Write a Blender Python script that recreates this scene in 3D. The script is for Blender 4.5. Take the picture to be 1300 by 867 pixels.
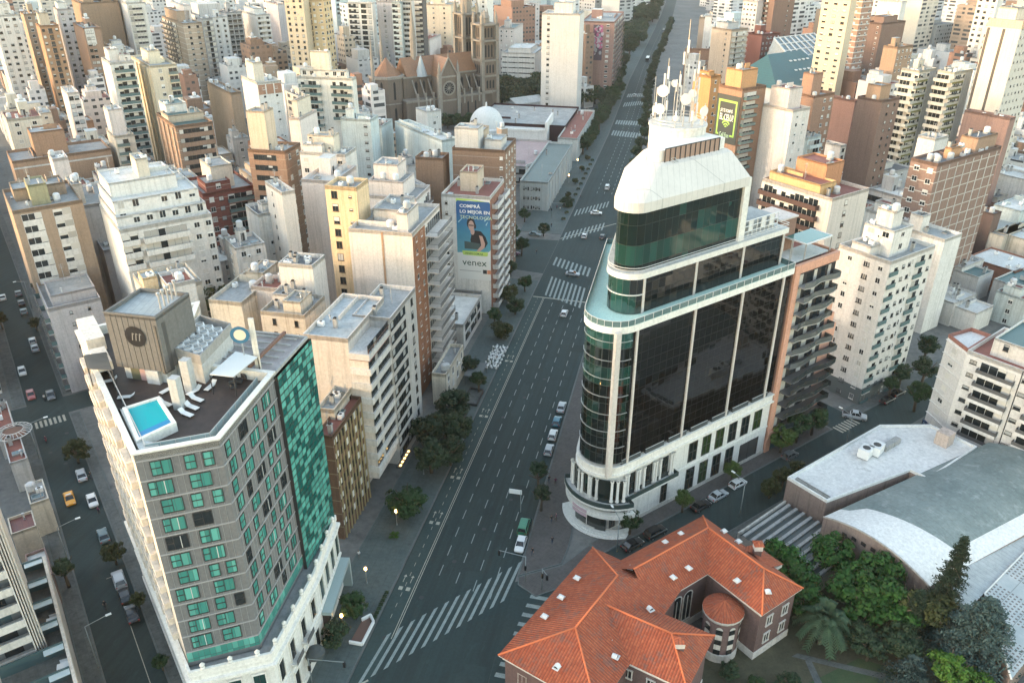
import bpy,math,random
from mathutils import Vector,Matrix
from mathutils.bvhtree import BVHTree
for o in list(bpy.data.objects): bpy.data.objects.remove(o)
sc = bpy.context.scene
C = sc.collection
rad = math.radians
# ---- camera
PITCH,HC,FP = 27.8,100.0,1028.0
cam = bpy.data.cameras.new('camera'); camo = bpy.data.objects.new('camera',cam); C.objects.link(camo)
cam.sensor_width = 36; cam.lens = 36 * FP / 1300; cam.clip_start = 1; cam.clip_end = 9000
camo.location = (0,0,HC); camo.rotation_euler = (rad(90 - PITCH),0,0)
sc.camera = camo
# ---- sky and sun (low morning sun from the left)
SUN_AZ,SUN_EL = 258.0,9.0
w = bpy.data.worlds.new('World'); sc.world = w; w.use_nodes = True
nt = w.node_tree; nt.nodes.clear()
sky = nt.nodes.new('ShaderNodeTexSky'); sky.sky_type = 'NISHITA'; sky.sun_disc = False
sky.sun_elevation = rad(SUN_EL); sky.sun_rotation = rad(SUN_AZ); sky.air_density = 1.0; sky.dust_density = .6; sky.ozone_density = .5
bg = nt.nodes.new('ShaderNodeBackground'); bg.inputs['Strength'].default_value = 0.15
out = nt.nodes.new('ShaderNodeOutputWorld')
tnt = nt.nodes.new('ShaderNodeMix'); tnt.data_type = 'RGBA'; tnt.blend_type = 'MULTIPLY'; tnt.inputs[0].default_value = 1; tnt.inputs[7].default_value = (1.13,1.01,.91,1)
nt.links.new(sky.outputs[0],tnt.inputs[6]); nt.links.new(tnt.outputs[2],bg.inputs[0]); nt.links.new(bg.outputs[0],out.inputs[0])
sl = bpy.data.lights.new('sun','SUN'); sl.energy = .3; sl.angle = rad(1.5); sl.color = (1.0,0.82,0.64)
so = bpy.data.objects.new('sun',sl); C.objects.link(so)
_d = Vector((math.sin(rad(SUN_AZ)) * math.cos(rad(SUN_EL)),math.cos(rad(SUN_AZ)) * math.cos(rad(SUN_EL)),math.sin(rad(SUN_EL))))
so.rotation_euler = _d.to_track_quat('Z','Y').to_euler(); so.location = _d * 900
sc.view_settings.view_transform = 'Standard'; sc.view_settings.look = 'None'
sc.view_settings.gamma = 1; sc.view_settings.exposure = 2.74; sc.view_settings.use_curve_mapping = False
cy = sc.cycles
cy.max_bounces = 5; cy.diffuse_bounces = 3; cy.glossy_bounces = 3; cy.transmission_bounces = 2; cy.volume_bounces = 0; cy.transparent_max_bounces = 4
cy.use_denoising = True
cy.caustics_reflective = False; cy.caustics_refractive = False
# ---- geometry of the survey: a point of the view at a known height -> its place in the world
_cp,_sp = math.cos(rad(PITCH)),math.sin(rad(PITCH))
def P(x,y,z=0.0):
 u = (x - 650) / FP; v = -(y - 433.5) / FP
 d = Vector((u,_cp + v * _sp,-_sp + v * _cp)); t = (z - HC) / d.z
 return Vector((d.x * t,d.y * t,z))
def proj(p):
 d = Vector(p) - Vector((0,0,HC)); fw = d.y * _cp - d.z * _sp; up = d.y * _sp + d.z * _cp
 return (650 + FP * d.x / fw,433.5 - FP * up / fw,fw)
def azv(a): return Vector((math.sin(rad(a)),math.cos(rad(a)),0))
AVE,RST,LST = 12.46,54.6,-34.6
def AV(s,t,z=0.0):
 a = azv(AVE); return Vector((a.x * s + a.y * t,a.y * s - a.x * t,z))
def RS(u,v,z=0.0):
 a = azv(54.2); return Vector((16.2 + a.x * u - a.y * v,113.5 + a.y * u + a.x * v,z))
def LS(u,v,z=0.0):
 a = azv(-34.4); return Vector((-41.8 + a.x * u - a.y * v,73.2 + a.y * u + a.x * v,z))
# ---- materials
_M = {}
class NT:
 def __init__(s,m): s.t = m.node_tree
 def n(s,typ,**kw):
  x = s.t.nodes.new('ShaderNode' + typ)
  for k,v in kw.items():
   if k.startswith('i_'): x.inputs[int(k[2:]) if k[2:].isdigit() else k[2:]].default_value = v
   else: setattr(x,k,v)
  return x
 def l(s,a,b): s.t.links.new(a,b)
 def math(s,op,a,b=None,c=None):
  x = s.n('Math',operation=op)
  for i,v in enumerate((a,b,c)):
   if v is None: continue
   if isinstance(v,(int,float)): x.inputs[i].default_value = v
   else: s.l(v,x.inputs[i])
  return x.outputs[0]
 def mix(s,f,a,b,blend='MIX'):
  x = s.n('Mix',data_type='RGBA',blend_type=blend)
  for i,v in ((0,f),(6,a),(7,b)):
   if isinstance(v,(int,float)): x.inputs[i].default_value = v
   elif isinstance(v,(tuple,list)): x.inputs[i].default_value = (v[0],v[1],v[2],1)
   else: s.l(v,x.inputs[i])
  return x.outputs[2]
 def ramp(s,f,stops):
  x = s.n('ValToRGB'); e = x.color_ramp.elements
  while len(e) < len(stops): e.new(0.5)
  for k,(p,c) in enumerate(stops):
   e[k].position = p; e[k].color = (c,c,c,1) if isinstance(c,(int,float)) else (*c,1)
  s.l(f,x.inputs[0]); return x.outputs[0]
 def noise(s,vec,scale,detail=4,rough=.6,sc3=None):
  if sc3:
   mp = s.n('Mapping'); mp.inputs['Scale'].default_value = sc3; s.l(vec,mp.inputs[0]); vec = mp.outputs[0]
  x = s.n('TexNoise'); x.inputs['Scale'].default_value = scale; x.inputs['Detail'].default_value = detail; x.inputs['Roughness'].default_value = rough
  s.l(vec,x.inputs['Vector']); return x.outputs['Fac']
def newmat(name):
 m = bpy.data.materials.new(name); m.use_nodes = True; t = NT(m); b = m.node_tree.nodes['Principled BSDF']
 return m,t,b
def hx(c): return tuple(max(0,v) for v in c)
def mul(c,k): return tuple(v * k for v in c)
def plain(name,color,rough=.6,metal=0.0,emit=None,estr=0,ior=1.5,rnd=0.0):
 if name in _M: return _M[name]
 m,t,b = newmat(name)
 b.inputs['Base Color'].default_value = (*color,1); b.inputs['Roughness'].default_value = rough; b.inputs['Metallic'].default_value = metal; b.inputs['IOR'].default_value = ior
 if rnd:
  oi = t.n('ObjectInfo'); f = t.math('MULTIPLY_ADD',oi.outputs['Random'],2 * rnd,1 - rnd)
  x = t.n('Mix',data_type='RGBA',blend_type='MULTIPLY'); x.inputs[0].default_value = 1; x.inputs[6].default_value = (*color,1)
  t.l(f,x.inputs[7]); t.l(x.outputs[2],b.inputs['Base Color'])
 if emit: b.inputs['Emission Color'].default_value = (*emit,1); b.inputs['Emission Strength'].default_value = estr
 _M[name] = m; return m
def wallm(color,dirt=.5,kind='plaster',line=None,fl=2.9,dirtc=None):
 key = ('wall',tuple(color),dirt,kind,line,fl)
 if key in _M: return _M[key]
 m,t,b = newmat('wall_' + kind)
 tc = t.n('TexCoord'); ob = tc.outputs['Object']
 oi = t.n('ObjectInfo'); rv = oi.outputs['Random']
 off = t.n('VectorMath',operation='ADD'); t.l(ob,off.inputs[0])
 cmb = t.n('CombineXYZ'); r50 = t.math('MULTIPLY',rv,60); t.l(r50,cmb.inputs[0]); t.l(r50,cmb.inputs[1]); t.l(cmb.outputs[0],off.inputs[1])
 vec = off.outputs[0]
 dc = dirtc or (color[0] * .45 + .02,color[1] * .45 + .02,color[2] * .42 + .02)
 blot = t.ramp(t.noise(vec,.22,6,.65),[(.38,0),(.72,1)])
 streak = t.ramp(t.noise(vec,1.0,4,.6,(1.6,1.6,.06)),[(.50,0),(.70,1)])
 fine = t.ramp(t.noise(vec,2.5,3,.6),[(.3,.86),(.7,1.08)])
 c = t.mix(t.math('MULTIPLY',blot,min(.9,dirt * .75)),color,mul(dc,1.35))
 c = t.mix(t.math('MULTIPLY',streak,min(.95,dirt * 1.05)),c,dc)
 c = t.mix(1.0,c,fine,'MULTIPLY')
 br = t.math('MULTIPLY_ADD',rv,.16,.92)
 c = t.mix(1.0,c,br,'MULTIPLY')
 sx = t.n('SeparateXYZ'); t.l(ob,sx.inputs[0])
 if line:
  f = t.math('FRACT',t.math('DIVIDE',t.math('ADD',sx.outputs[2],.1),fl))
  c = t.mix(t.math('LESS_THAN',f,line[3] if len(line) > 3 else .05),c,line[:3])
 if kind == 'brick':
  wv = t.ramp(t.noise(vec,9,2,.5,(1,1,3.2)),[(.35,.8),(.65,1.12)])
  c = t.mix(1.0,c,wv,'MULTIPLY')
 t.l(c,b.inputs['Base Color']); b.inputs['Roughness'].default_value = .88; b.inputs['Specular IOR Level'].default_value = .25
 _M[key] = m; return m
def roofm(color,kind='deck',dirt=.7):
 key = ('roof',tuple(color),kind,dirt)
 if key in _M: return _M[key]
 m,t,b = newmat('roof_' + kind)
 tc = t.n('TexCoord'); ob = tc.outputs['Object']; oi = t.n('ObjectInfo'); rv = oi.outputs['Random']
 off = t.n('VectorMath',operation='ADD'); t.l(ob,off.inputs[0]); cmb = t.n('CombineXYZ'); r50 = t.math('MULTIPLY',rv,80)
 t.l(r50,cmb.inputs[0]); t.l(r50,cmb.inputs[2]); t.l(cmb.outputs[0],off.inputs[1]); vec = off.outputs[0]
 big = t.ramp(t.noise(vec,.16,7,.7),[(.38,0),(.60,1)])
 sp = t.ramp(t.noise(vec,1.1,6,.75),[(.46,0),(.64,1)])
 dk = (color[0] * .4 + .012,color[1] * .42 + .014,color[2] * .42 + .014)
 c = t.mix(t.math('MULTIPLY',big,dirt * .6),color,dk)
 c = t.mix(t.math('MULTIPLY',sp,dirt * .5),c,mul(dk,.8))
 sx = t.n('SeparateXYZ'); t.l(ob,sx.inputs[0])
 if kind == 'sheet':
  f = t.math('FRACT',t.math('MULTIPLY',sx.outputs[0],1.1)); c = t.mix(t.math('MULTIPLY',t.math('LESS_THAN',f,.12),.45),c,dk)
 if kind == 'membrane':
  f = t.math('FRACT',t.math('MULTIPLY',sx.outputs[0],.95)); c = t.mix(t.math('MULTIPLY',t.math('LESS_THAN',f,.05),.5),c,dk)
  f = t.math('FRACT',t.math('MULTIPLY',sx.outputs[1],.12)); c = t.mix(t.math('MULTIPLY',t.math('LESS_THAN',f,.015),.5),c,dk)
 if kind == 'tile':
  bk = t.n('TexBrick'); bk.inputs['Scale'].default_value = 2.2; t.l(ob,bk.inputs['Vector']); bk.inputs['Mortar Size'].default_value = .03
  c = t.mix(t.math('MULTIPLY',bk.outputs['Fac'],.35),c,dk)
 br = t.math('MULTIPLY_ADD',rv,.2,.9); c = t.mix(1.0,c,br,'MULTIPLY')
 t.l(c,b.inputs['Base Color']); b.inputs['Roughness'].default_value = .5 if kind == 'sheet' else .85
 _M[key] = m; return m
def claytile():
 if 'claytile' in _M: return _M['claytile']
 m,t,b = newmat('clay_roof_tile')
 uv = t.n('UVMap'); sx = t.n('SeparateXYZ'); t.l(uv.outputs[0],sx.inputs[0]); U,V = sx.outputs[0],sx.outputs[1]
 tc = t.n('TexCoord'); ob = tc.outputs['Object']
 f = t.math('FRACT',t.math('DIVIDE',U,.42)); row = t.math('ABSOLUTE',t.math('SUBTRACT',f,.5))
 g = t.math('FRACT',t.math('DIVIDE',V,.40))
 cell = t.n('CombineXYZ'); t.l(t.math('FLOOR',t.math('DIVIDE',U,.42)),cell.inputs[0]); t.l(t.math('FLOOR',t.math('DIVIDE',V,.40)),cell.inputs[1])
 wn = t.n('TexWhiteNoise',noise_dimensions='3D'); t.l(cell.outputs[0],wn.inputs[0]); wv = wn.outputs['Value']
 c = t.mix(wv,(.29,.060,.024),(.39,.098,.040))
 pat = t.ramp(t.noise(ob,.42,6,.78),[(.48,0),(.64,1)])
 pk = t.math('MULTIPLY',pat,t.math('GREATER_THAN',wv,.35))
 c = t.mix(t.math('MULTIPLY',pk,.75),c,(.125,.075,.065))
 c = t.mix(t.math('MULTIPLY',t.ramp(row,[(.30,0),(.46,1)]),.6),c,(.12,.03,.018))
 c = t.mix(t.math('MULTIPLY',t.math('LESS_THAN',g,.14),.3),c,(.15,.04,.02))
 t.l(c,b.inputs['Base Color']); b.inputs['Roughness'].default_value = .85
 bp = t.n('Bump'); bp.inputs['Strength'].default_value = .8; bp.inputs['Distance'].default_value = .12
 t.l(t.ramp(row,[(.1,1),(.48,0)]),bp.inputs['Height']); t.l(bp.outputs[0],b.inputs['Normal'])
 _M['claytile'] = m; return m
def curtain(name,base,alt,frac,pw,ph,line,lw=.05,rough=.06,ior=1.9,rowc=None,rows=(),big=None,tilt=.02):
 """glass curtain wall: panels pw x ph, some paler: blinds and painted-in sky reflections (alt, rowc), joints of metal"""
 if name in _M: return _M[name]
 m,t,b = newmat(name)
 tc = t.n('TexCoord'); sx = t.n('SeparateXYZ'); t.l(tc.outputs['Object'],sx.inputs[0])
 uv = t.n('UVMap'); su = t.n('SeparateXYZ'); t.l(uv.outputs[0],su.inputs[0]); U,V = su.outputs[0],su.outputs[1]
 uu = t.math('DIVIDE',U,pw); vv = t.math('DIVIDE',V,ph)
 cell = t.n('CombineXYZ'); t.l(t.math('FLOOR',uu),cell.inputs[0]); t.l(t.math('FLOOR',vv),cell.inputs[1])
 wn = t.n('TexWhiteNoise',noise_dimensions='3D'); t.l(cell.outputs[0],wn.inputs[0])
 src = wn.outputs['Value']
 if big:
  nz = t.noise(tc.outputs['Object'],big,3,.6); src = t.math('ADD',t.math('MULTIPLY',src,.45),t.math('MULTIPLY',nz,.75))
 c = t.mix(t.math('GREATER_THAN',src,1 - frac),base,alt)
 c = t.mix(t.math('MULTIPLY',t.math('FRACT',t.math('MULTIPLY',wn.outputs['Value'],7.3)),.35),c,mul(base,.4))
 if rowc:
  fr = t.math('FLOOR',vv)
  for r in rows:
   c = t.mix(t.math('MULTIPLY',t.math('COMPARE',fr,float(r),.1),t.math('MULTIPLY_ADD',wn.outputs['Value'],.6,.4)),c,rowc)
 du = t.math('LESS_THAN',t.math('FRACT',uu),lw / pw); dv = t.math('LESS_THAN',t.math('FRACT',vv),lw * 1.6 / ph)
 ln = t.math('MAXIMUM',du,dv)
 c = t.mix(ln,c,line)
 t.l(c,b.inputs['Base Color']); b.inputs['IOR'].default_value = ior
 t.l(t.math('MULTIPLY_ADD',ln,.4,rough),b.inputs['Roughness'])
 nm = t.n('NewGeometry'); va = t.n('VectorMath',operation='SUBTRACT'); t.l(wn.outputs['Color'],va.inputs[0]); va.inputs[1].default_value = (.5,.5,.5)
 vs = t.n('VectorMath',operation='SCALE'); t.l(va.outputs[0],vs.inputs[0]); vs.inputs['Scale'].default_value = tilt
 ad = t.n('VectorMath',operation='ADD'); t.l(nm.outputs['Normal'],ad.inputs[0]); t.l(vs.outputs[0],ad.inputs[1])
 no = t.n('VectorMath',operation='NORMALIZE'); t.l(ad.outputs[0],no.inputs[0]); t.l(no.outputs[0],b.inputs['Normal'])
 _M[name] = m; return m
def farwall(color,dirt=.4,glass=(.05,.055,.06),sp=3.2,fl=2.9):
 """wall of a far block: rows of windows a few pixels across, some with pale roller shutters"""
 key = ('far',tuple(color),sp)
 if key in _M: return _M[key]
 m,t,b = newmat('wall_far')
 tc = t.n('TexCoord'); ob = tc.outputs['Object']; sx = t.n('SeparateXYZ'); t.l(ob,sx.inputs[0])
 ns = t.n('SeparateXYZ'); t.l(tc.outputs['Normal'],ns.inputs[0])
 ax = t.math('GREATER_THAN',t.math('ABSOLUTE',ns.outputs[0]),.5)
 h = t.math('ADD',t.math('MULTIPLY',ax,sx.outputs[1]),t.math('MULTIPLY',t.math('SUBTRACT',1.0,ax),sx.outputs[0]))
 oi = t.n('ObjectInfo'); rv = oi.outputs['Random']
 spv = t.math('MULTIPLY_ADD',rv,1.4,sp - .7)
 uu = t.math('DIVIDE',h,spv); vv = t.math('DIVIDE',sx.outputs[2],fl)
 cell = t.n('CombineXYZ'); t.l(t.math('FLOOR',uu),cell.inputs[0]); t.l(t.math('FLOOR',vv),cell.inputs[1]); t.l(t.math('MULTIPLY',rv,97),cell.inputs[2])
 wn = t.n('TexWhiteNoise',noise_dimensions='3D'); t.l(cell.outputs[0],wn.inputs[0]); wv = wn.outputs['Value']
 fu = t.math('FRACT',uu); fv = t.math('FRACT',vv)
 inu = t.math('LESS_THAN',t.math('ABSOLUTE',t.math('SUBTRACT',fu,.5)),.27)
 inv = t.math('LESS_THAN',t.math('ABSOLUTE',t.math('SUBTRACT',fv,.5)),.22)
 vert = t.math('LESS_THAN',t.math('ABSOLUTE',ns.outputs[2]),.5)
 bnd = t.math('MULTIPLY',t.math('LESS_THAN',t.math('ABSOLUTE',t.math('SUBTRACT',t.math('FRACT',t.math('DIVIDE',h,7.3)),.5)),.36),t.math('LESS_THAN',t.math('ABSOLUTE',t.math('SUBTRACT',fv,.42)),.27))
 sel = t.math('GREATER_THAN',rv,.52); blank = t.math('LESS_THAN',t.math('MULTIPLY_ADD',ax,t.math('GREATER_THAN',t.math('FRACT',t.math('MULTIPLY',rv,17)),.35),0),.5)
 win = t.math('MULTIPLY',t.math('MULTIPLY',t.math('ADD',t.math('MULTIPLY',sel,bnd),t.math('MULTIPLY',t.math('SUBTRACT',1.0,sel),t.math('MULTIPLY',inu,inv))),vert),blank)
 wc = t.mix(t.math('GREATER_THAN',wv,.62),glass,mul(color,.8))
 blot = t.ramp(t.noise(ob,.12,5,.65),[(.4,0),(.75,1)])
 c = t.mix(t.math('MULTIPLY',blot,dirt * .6),color,mul(color,.5))
 c = t.mix(win,c,wc)
 c = t.mix(1.0,c,t.math('MULTIPLY_ADD',rv,.2,.9),'MULTIPLY')
 t.l(c,b.inputs['Base Color']); b.inputs['Roughness'].default_value = .85
 _M[key] = m; return m
def groundm(name,c1,c2,scale=.3,dark=None,rough=.9,fine=3.0,amt=.7,joint=None,streak=None):
 if name in _M: return _M[name]
 m,t,b = newmat(name); ge = t.n('NewGeometry'); ps = ge.outputs['Position']
 f = t.ramp(t.noise(ps,scale,7,.65),[(.3,0),(.7,1)])
 c = t.mix(f,c1,c2)
 g = t.ramp(t.noise(ps,fine,4,.6),[(.3,.82),(.7,1.12)]); c = t.mix(1.0,c,g,'MULTIPLY')
 if dark:
  k = t.ramp(t.noise(ps,scale * 3.1,5,.7),[(.56,0),(.7,1)]); c = t.mix(t.math('MULTIPLY',k,amt),c,dark)
 if streak:
  mp = t.n('Mapping'); mp.inputs['Rotation'].default_value = (0,0,rad(streak)); t.l(ps,mp.inputs[0]); s1 = t.noise(mp.outputs[0],1.0,4,.65,(1.1,.03,1)); c = t.mix(t.math('MULTIPLY',t.ramp(s1,[(.42,0),(.62,1)]),.55),c,mul(c1,.62)); s2 = t.noise(mp.outputs[0],1.0,3,.6,(.8,.18,1)); c = t.mix(t.math('MULTIPLY',t.ramp(s2,[(.62,0),(.68,1)]),.5),c,mul(c2,1.35))
 if joint:
  mp = t.n('Mapping'); mp.inputs['Rotation'].default_value = (0,0,rad(joint[0])); t.l(ps,mp.inputs[0])
  s = t.n('SeparateXYZ'); t.l(mp.outputs[0],s.inputs[0])
  for i in (0,1):
   if joint[1 + i]: c = t.mix(t.math('MULTIPLY',t.math('LESS_THAN',t.math('FRACT',t.math('DIVIDE',s.outputs[i],joint[1 + i])),joint[3] if len(joint) > 3 else .06),.35),c,mul(c1,.45))
 t.l(c,b.inputs['Base Color']); b.inputs['Roughness'].default_value = rough
 _M[name] = m; return m
def leafm(name,c1,c2):
 if name in _M: return _M[name]
 m,t,b = newmat(name); tc = t.n('TexCoord'); oi = t.n('ObjectInfo'); ge = t.n('NewGeometry')
 f = t.ramp(t.noise(ge.outputs['Position'],1.1,3,.6),[(.32,0),(.68,1)])
 c = t.mix(f,c1,c2); c = t.mix(1.0,c,t.math('MULTIPLY_ADD',oi.outputs['Random'],.4,.8),'MULTIPLY')
 t.l(c,b.inputs['Base Color']); b.inputs['Roughness'].default_value = .7; b.inputs['Specular IOR Level'].default_value = .2
 _M[name] = m; return m
WHITE = (.64,.62,.585); CREAM = (.59,.535,.45); PINKW = (.63,.565,.525); PALE = (.54,.52,.495); GREYW = (.42,.42,.42)
BEIGE = (.50,.42,.33); TAN = (.38,.285,.21); BROWN = (.255,.165,.118); BRICK = (.27,.13,.09); RED = (.22,.08,.065); YELL = (.68,.52,.33); TEALW = (.52,.58,.57); OLIVE = (.34,.32,.20)
m_glass = plain('window_glass',(.018,.024,.027),.08,ior=1.6)
m_glassb = plain('glass_blue',(.06,.10,.11),.12,ior=1.7)
m_frame = plain('frame_white',(.62,.61,.58),.5)
m_dframe = plain('frame_dark',(.035,.035,.036),.5)
m_shut = plain('roller_shutter',(.60,.58,.53),.6,rnd=.15)
m_shutg = plain('roller_shutter_grey',(.36,.37,.36),.6,rnd=.15)
m_curt = plain('curtain_behind_glass',(.42,.40,.36),.5,rnd=.3)
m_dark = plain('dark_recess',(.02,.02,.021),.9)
m_rail = plain('rail_paint',(.10,.10,.10),.5)
m_railw = plain('rail_white',(.60,.60,.58),.5)
m_rglass = plain('balcony_glass',(.10,.16,.16),.1,ior=1.6)
m_conc = wallm((.36,.36,.35),.6,'concrete')
m_metal = plain('galvanised',(.45,.46,.46),.45,.6)
m_white = plain('white_enamel',(.72,.72,.70),.4)
m_tank = plain('tank_plastic',(.52,.53,.53),.5,rnd=.2)
m_black = plain('black_paint',(.012,.012,.013),.35)
m_terra = roofm((.27,.10,.075),'tile',.5)
m_deckg = roofm((.34,.35,.345),'deck',.8)
m_deckw = roofm((.62,.62,.59),'membrane',.6)
m_deckd = roofm((.15,.155,.16),'deck',.6)
m_alu = roofm((.46,.49,.49),'membrane',.9)
m_sheet = roofm((.40,.43,.43),'sheet',.7)
m_tealroof = roofm((.035,.105,.11),'sheet',.35)
# ---- mesh helper: collects faces, becomes ONE mesh object
class MB:
 def __init__(s): s.v = []; s.f = []; s.m = []; s.uv = []; s.smooth = []
 def face(s,pts,m=0,uv=None,sm=False):
  i = len(s.v); s.v += [tuple(p) for p in pts]; s.f.append(tuple(range(i,i + len(pts)))); s.m.append(m); s.uv.append(uv); s.smooth.append(sm)
 def box(s,x0,x1,y0,y1,z0,z1,m=0,skip=''):
  a = [(x0,y0),(x1,y0),(x1,y1),(x0,y1)]
  s.prism(a,z0,z1,m,top='t' not in skip,bot='b' not in skip)
 def prism(s,poly,z0,z1,m=0,top=True,bot=True,mt=None,sm=False,uv=False):
  n = len(poly); d = 0.0
  i = len(s.v)
  if not uv:
   s.v += [(p[0],p[1],z0) for p in poly] + [(p[0],p[1],z1) for p in poly]
   for k in range(n):
    j = (k + 1) % n; s.f.append((i + k,i + j,i + n + j,i + n + k)); s.m.append(m); s.uv.append(None); s.smooth.append(sm)
   if top: s.f.append(tuple(i + n + k for k in range(n))); s.m.append(m if mt is None else mt); s.uv.append(None); s.smooth.append(False)
   if bot: s.f.append(tuple(i + n - 1 - k for k in range(n))); s.m.append(m); s.uv.append(None); s.smooth.append(False)
  else:
   s.strip(list(poly) + [poly[0]],z0,z1,m,sm=sm)
   if top: s.face([(p[0],p[1],z1) for p in poly],m if mt is None else mt)
 def strip(s,pts,z0,z1,m=0,u0=0.0,sm=False):
  """vertical wall along a polyline, with UV in metres"""
  u = u0
  for a,b in zip(pts,pts[1:]):
   L = math.hypot(b[0] - a[0],b[1] - a[1])
   s.face([(a[0],a[1],z0),(b[0],b[1],z0),(b[0],b[1],z1),(a[0],a[1],z1)],m,[(u,z0),(u + L,z0),(u + L,z1),(u,z1)],sm); u += L
 def cyl(s,cx,cy,z0,z1,r,n=12,m=0,r2=None,sm=True,top=True):
  r2 = r if r2 is None else r2; i = len(s.v)
  s.v += [(cx + r * math.cos(2 * math.pi * k / n),cy + r * math.sin(2 * math.pi * k / n),z0) for k in range(n)]
  s.v += [(cx + r2 * math.cos(2 * math.pi * k / n),cy + r2 * math.sin(2 * math.pi * k / n),z1) for k in range(n)]
  for k in range(n):
   j = (k + 1) % n; s.f.append((i + k,i + j,i + n + j,i + n + k)); s.m.append(m); s.uv.append(None); s.smooth.append(sm)
  if top: s.f.append(tuple(i + n + k for k in range(n))); s.m.append(m); s.uv.append(None); s.smooth.append(False)
 def lathe(s,prof,n=16,m=0,c=(0,0,0),sm=True):
  for (r0,z0),(r1,z1) in zip(prof,prof[1:]):
   for k in range(n):
    a,b = 2 * math.pi * k / n,2 * math.pi * (k + 1) / n
    q = [(c[0] + r0 * math.cos(a),c[1] + r0 * math.sin(a),c[2] + z0),(c[0] + r0 * math.cos(b),c[1] + r0 * math.sin(b),c[2] + z0),(c[0] + r1 * math.cos(b),c[1] + r1 * math.sin(b),c[2] + z1),(c[0] + r1 * math.cos(a),c[1] + r1 * math.sin(a),c[2] + z1)]
    if r1 < 1e-6: q = q[:3]
    elif r0 < 1e-6: q = [q[0],q[2],q[3]]
    s.face(q,m,None,sm)
 def tube(s,p,q,r,n=6,m=0,r2=None):
  p,q = Vector(p),Vector(q); d = q - p
  if d.length < 1e-6: return
  d.normalize(); a = d.orthogonal().normalized(); b = d.cross(a); r2 = r if r2 is None else r2; i = len(s.v)
  for c,rr in ((p,r),(q,r2)): s.v += [tuple(c + (a * math.cos(2 * math.pi * k / n) + b * math.sin(2 * math.pi * k / n)) * rr) for k in range(n)]
  for k in range(n):
   j = (k + 1) % n; s.f.append((i + k,i + j,i + n + j,i + n + k)); s.m.append(m); s.uv.append(None); s.smooth.append(n > 5)
  s.f.append(tuple(i + n + k for k in range(n))); s.m.append(m); s.uv.append(None); s.smooth.append(False)
  s.f.append(tuple(i + n - 1 - k for k in range(n))); s.m.append(m); s.uv.append(None); s.smooth.append(False)
 def ring(s,poly,inset,z0,z1,m=0,mt=None):
  """a wall standing on a closed outline (counter-clockwise), of thickness inset: parapet"""
  inn = offset(poly,inset); n = len(poly)
  for k in range(n):
   j = (k + 1) % n; a,b,c,d = poly[k],poly[j],inn[j],inn[k]
   s.face([(*a,z0),(*b,z0),(*b,z1),(*a,z1)],m); s.face([(*c,z0),(*d,z0),(*d,z1),(*c,z1)],m)
   s.face([(*a,z1),(*b,z1),(*c,z1),(*d,z1)],m if mt is None else mt)
 def mesh(s,name,mats):
  me = bpy.data.meshes.new(name); me.from_pydata(s.v,[],s.f)
  for x in mats: me.materials.append(x)
  me.polygons.foreach_set('material_index',s.m); me.polygons.foreach_set('use_smooth',s.smooth)
  if any(u is not None for u in s.uv):
   ul = me.uv_layers.new(name='UVMap'); data = []
   for f,u in zip(s.f,s.uv): data += ([c for p in u for c in p] if u is not None else [0.0] * (2 * len(f)))
   ul.data.foreach_set('uv',data)
  me.update(); return me
 def build(s,name,mats,parent=None,loc=None):
  if not isinstance(mats,(list,tuple)): mats = [mats]
  o = bpy.data.objects.new(name,s.mesh(name,mats)); C.objects.link(o)
  if parent: o.parent = parent
  if loc is not None: o.location = loc
  return o
def offset(poly,d):
 """inset a counter-clockwise polygon by d (mitred)"""
 n = len(poly); res = []
 for k in range(n):
  a,b,c = Vector(poly[k - 1][:2]),Vector(poly[k][:2]),Vector(poly[(k + 1) % n][:2])
  e,f = (b - a).normalized(),(c - b).normalized(); n1,n2 = Vector((-e.y,e.x)),Vector((-f.y,f.x))
  mm = n1 + n2; L = mm.length_squared
  res.append(tuple(b + mm * (2 * d / L)) if L > 1e-4 else tuple(b + n1 * d))
 return res
LABELS = {}
def tag(o,label,cat,group=None,kind=None):
 if label: o['label'] = label
 if cat: o['category'] = cat
 if group: o['group'] = group
 if kind: o['kind'] = kind
 return o
def thing(name,label,cat,loc=(0,0,0),rz=0.0,group=None):
 o = bpy.data.objects.new(name,None); C.objects.link(o); o.empty_display_size = .5
 o.location = loc; o.rotation_euler = (0,0,rz); return tag(o,label,cat,group)
def lay(name,mesh,parent=None,loc=(0,0,0),rz=0.0,scale=None):
 o = bpy.data.objects.new(name,mesh); C.objects.link(o); o.parent = parent; o.location = loc; o.rotation_euler = (0,0,rz)
 if scale: o.scale = (scale,) * 3 if isinstance(scale,(int,float)) else scale
 return o
def children_of(o): return KIDS.get(o.name,())
def dup(root,loc,rz,label=None,cat=None,group=None,scale=None,kids=None):
 r = root.copy(); C.objects.link(r); r.location = loc; r.rotation_euler = (0,0,rz); r.parent = None
 if scale: r.scale = (scale,) * 3 if isinstance(scale,(int,float)) else scale
 if label: r['label'] = label
 if cat: r['category'] = cat
 if group: r['group'] = group
 for ch in (kids if kids is not None else list(root.children)):
  c = ch.copy(); C.objects.link(c); c.parent = r
  for g in ch.children:
   d = g.copy(); C.objects.link(d); d.parent = c
 return r
def structure(o,label=None): return tag(o,label,None,None,'structure')
def rz_of(azimuth): return rad(90 - azimuth)
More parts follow.
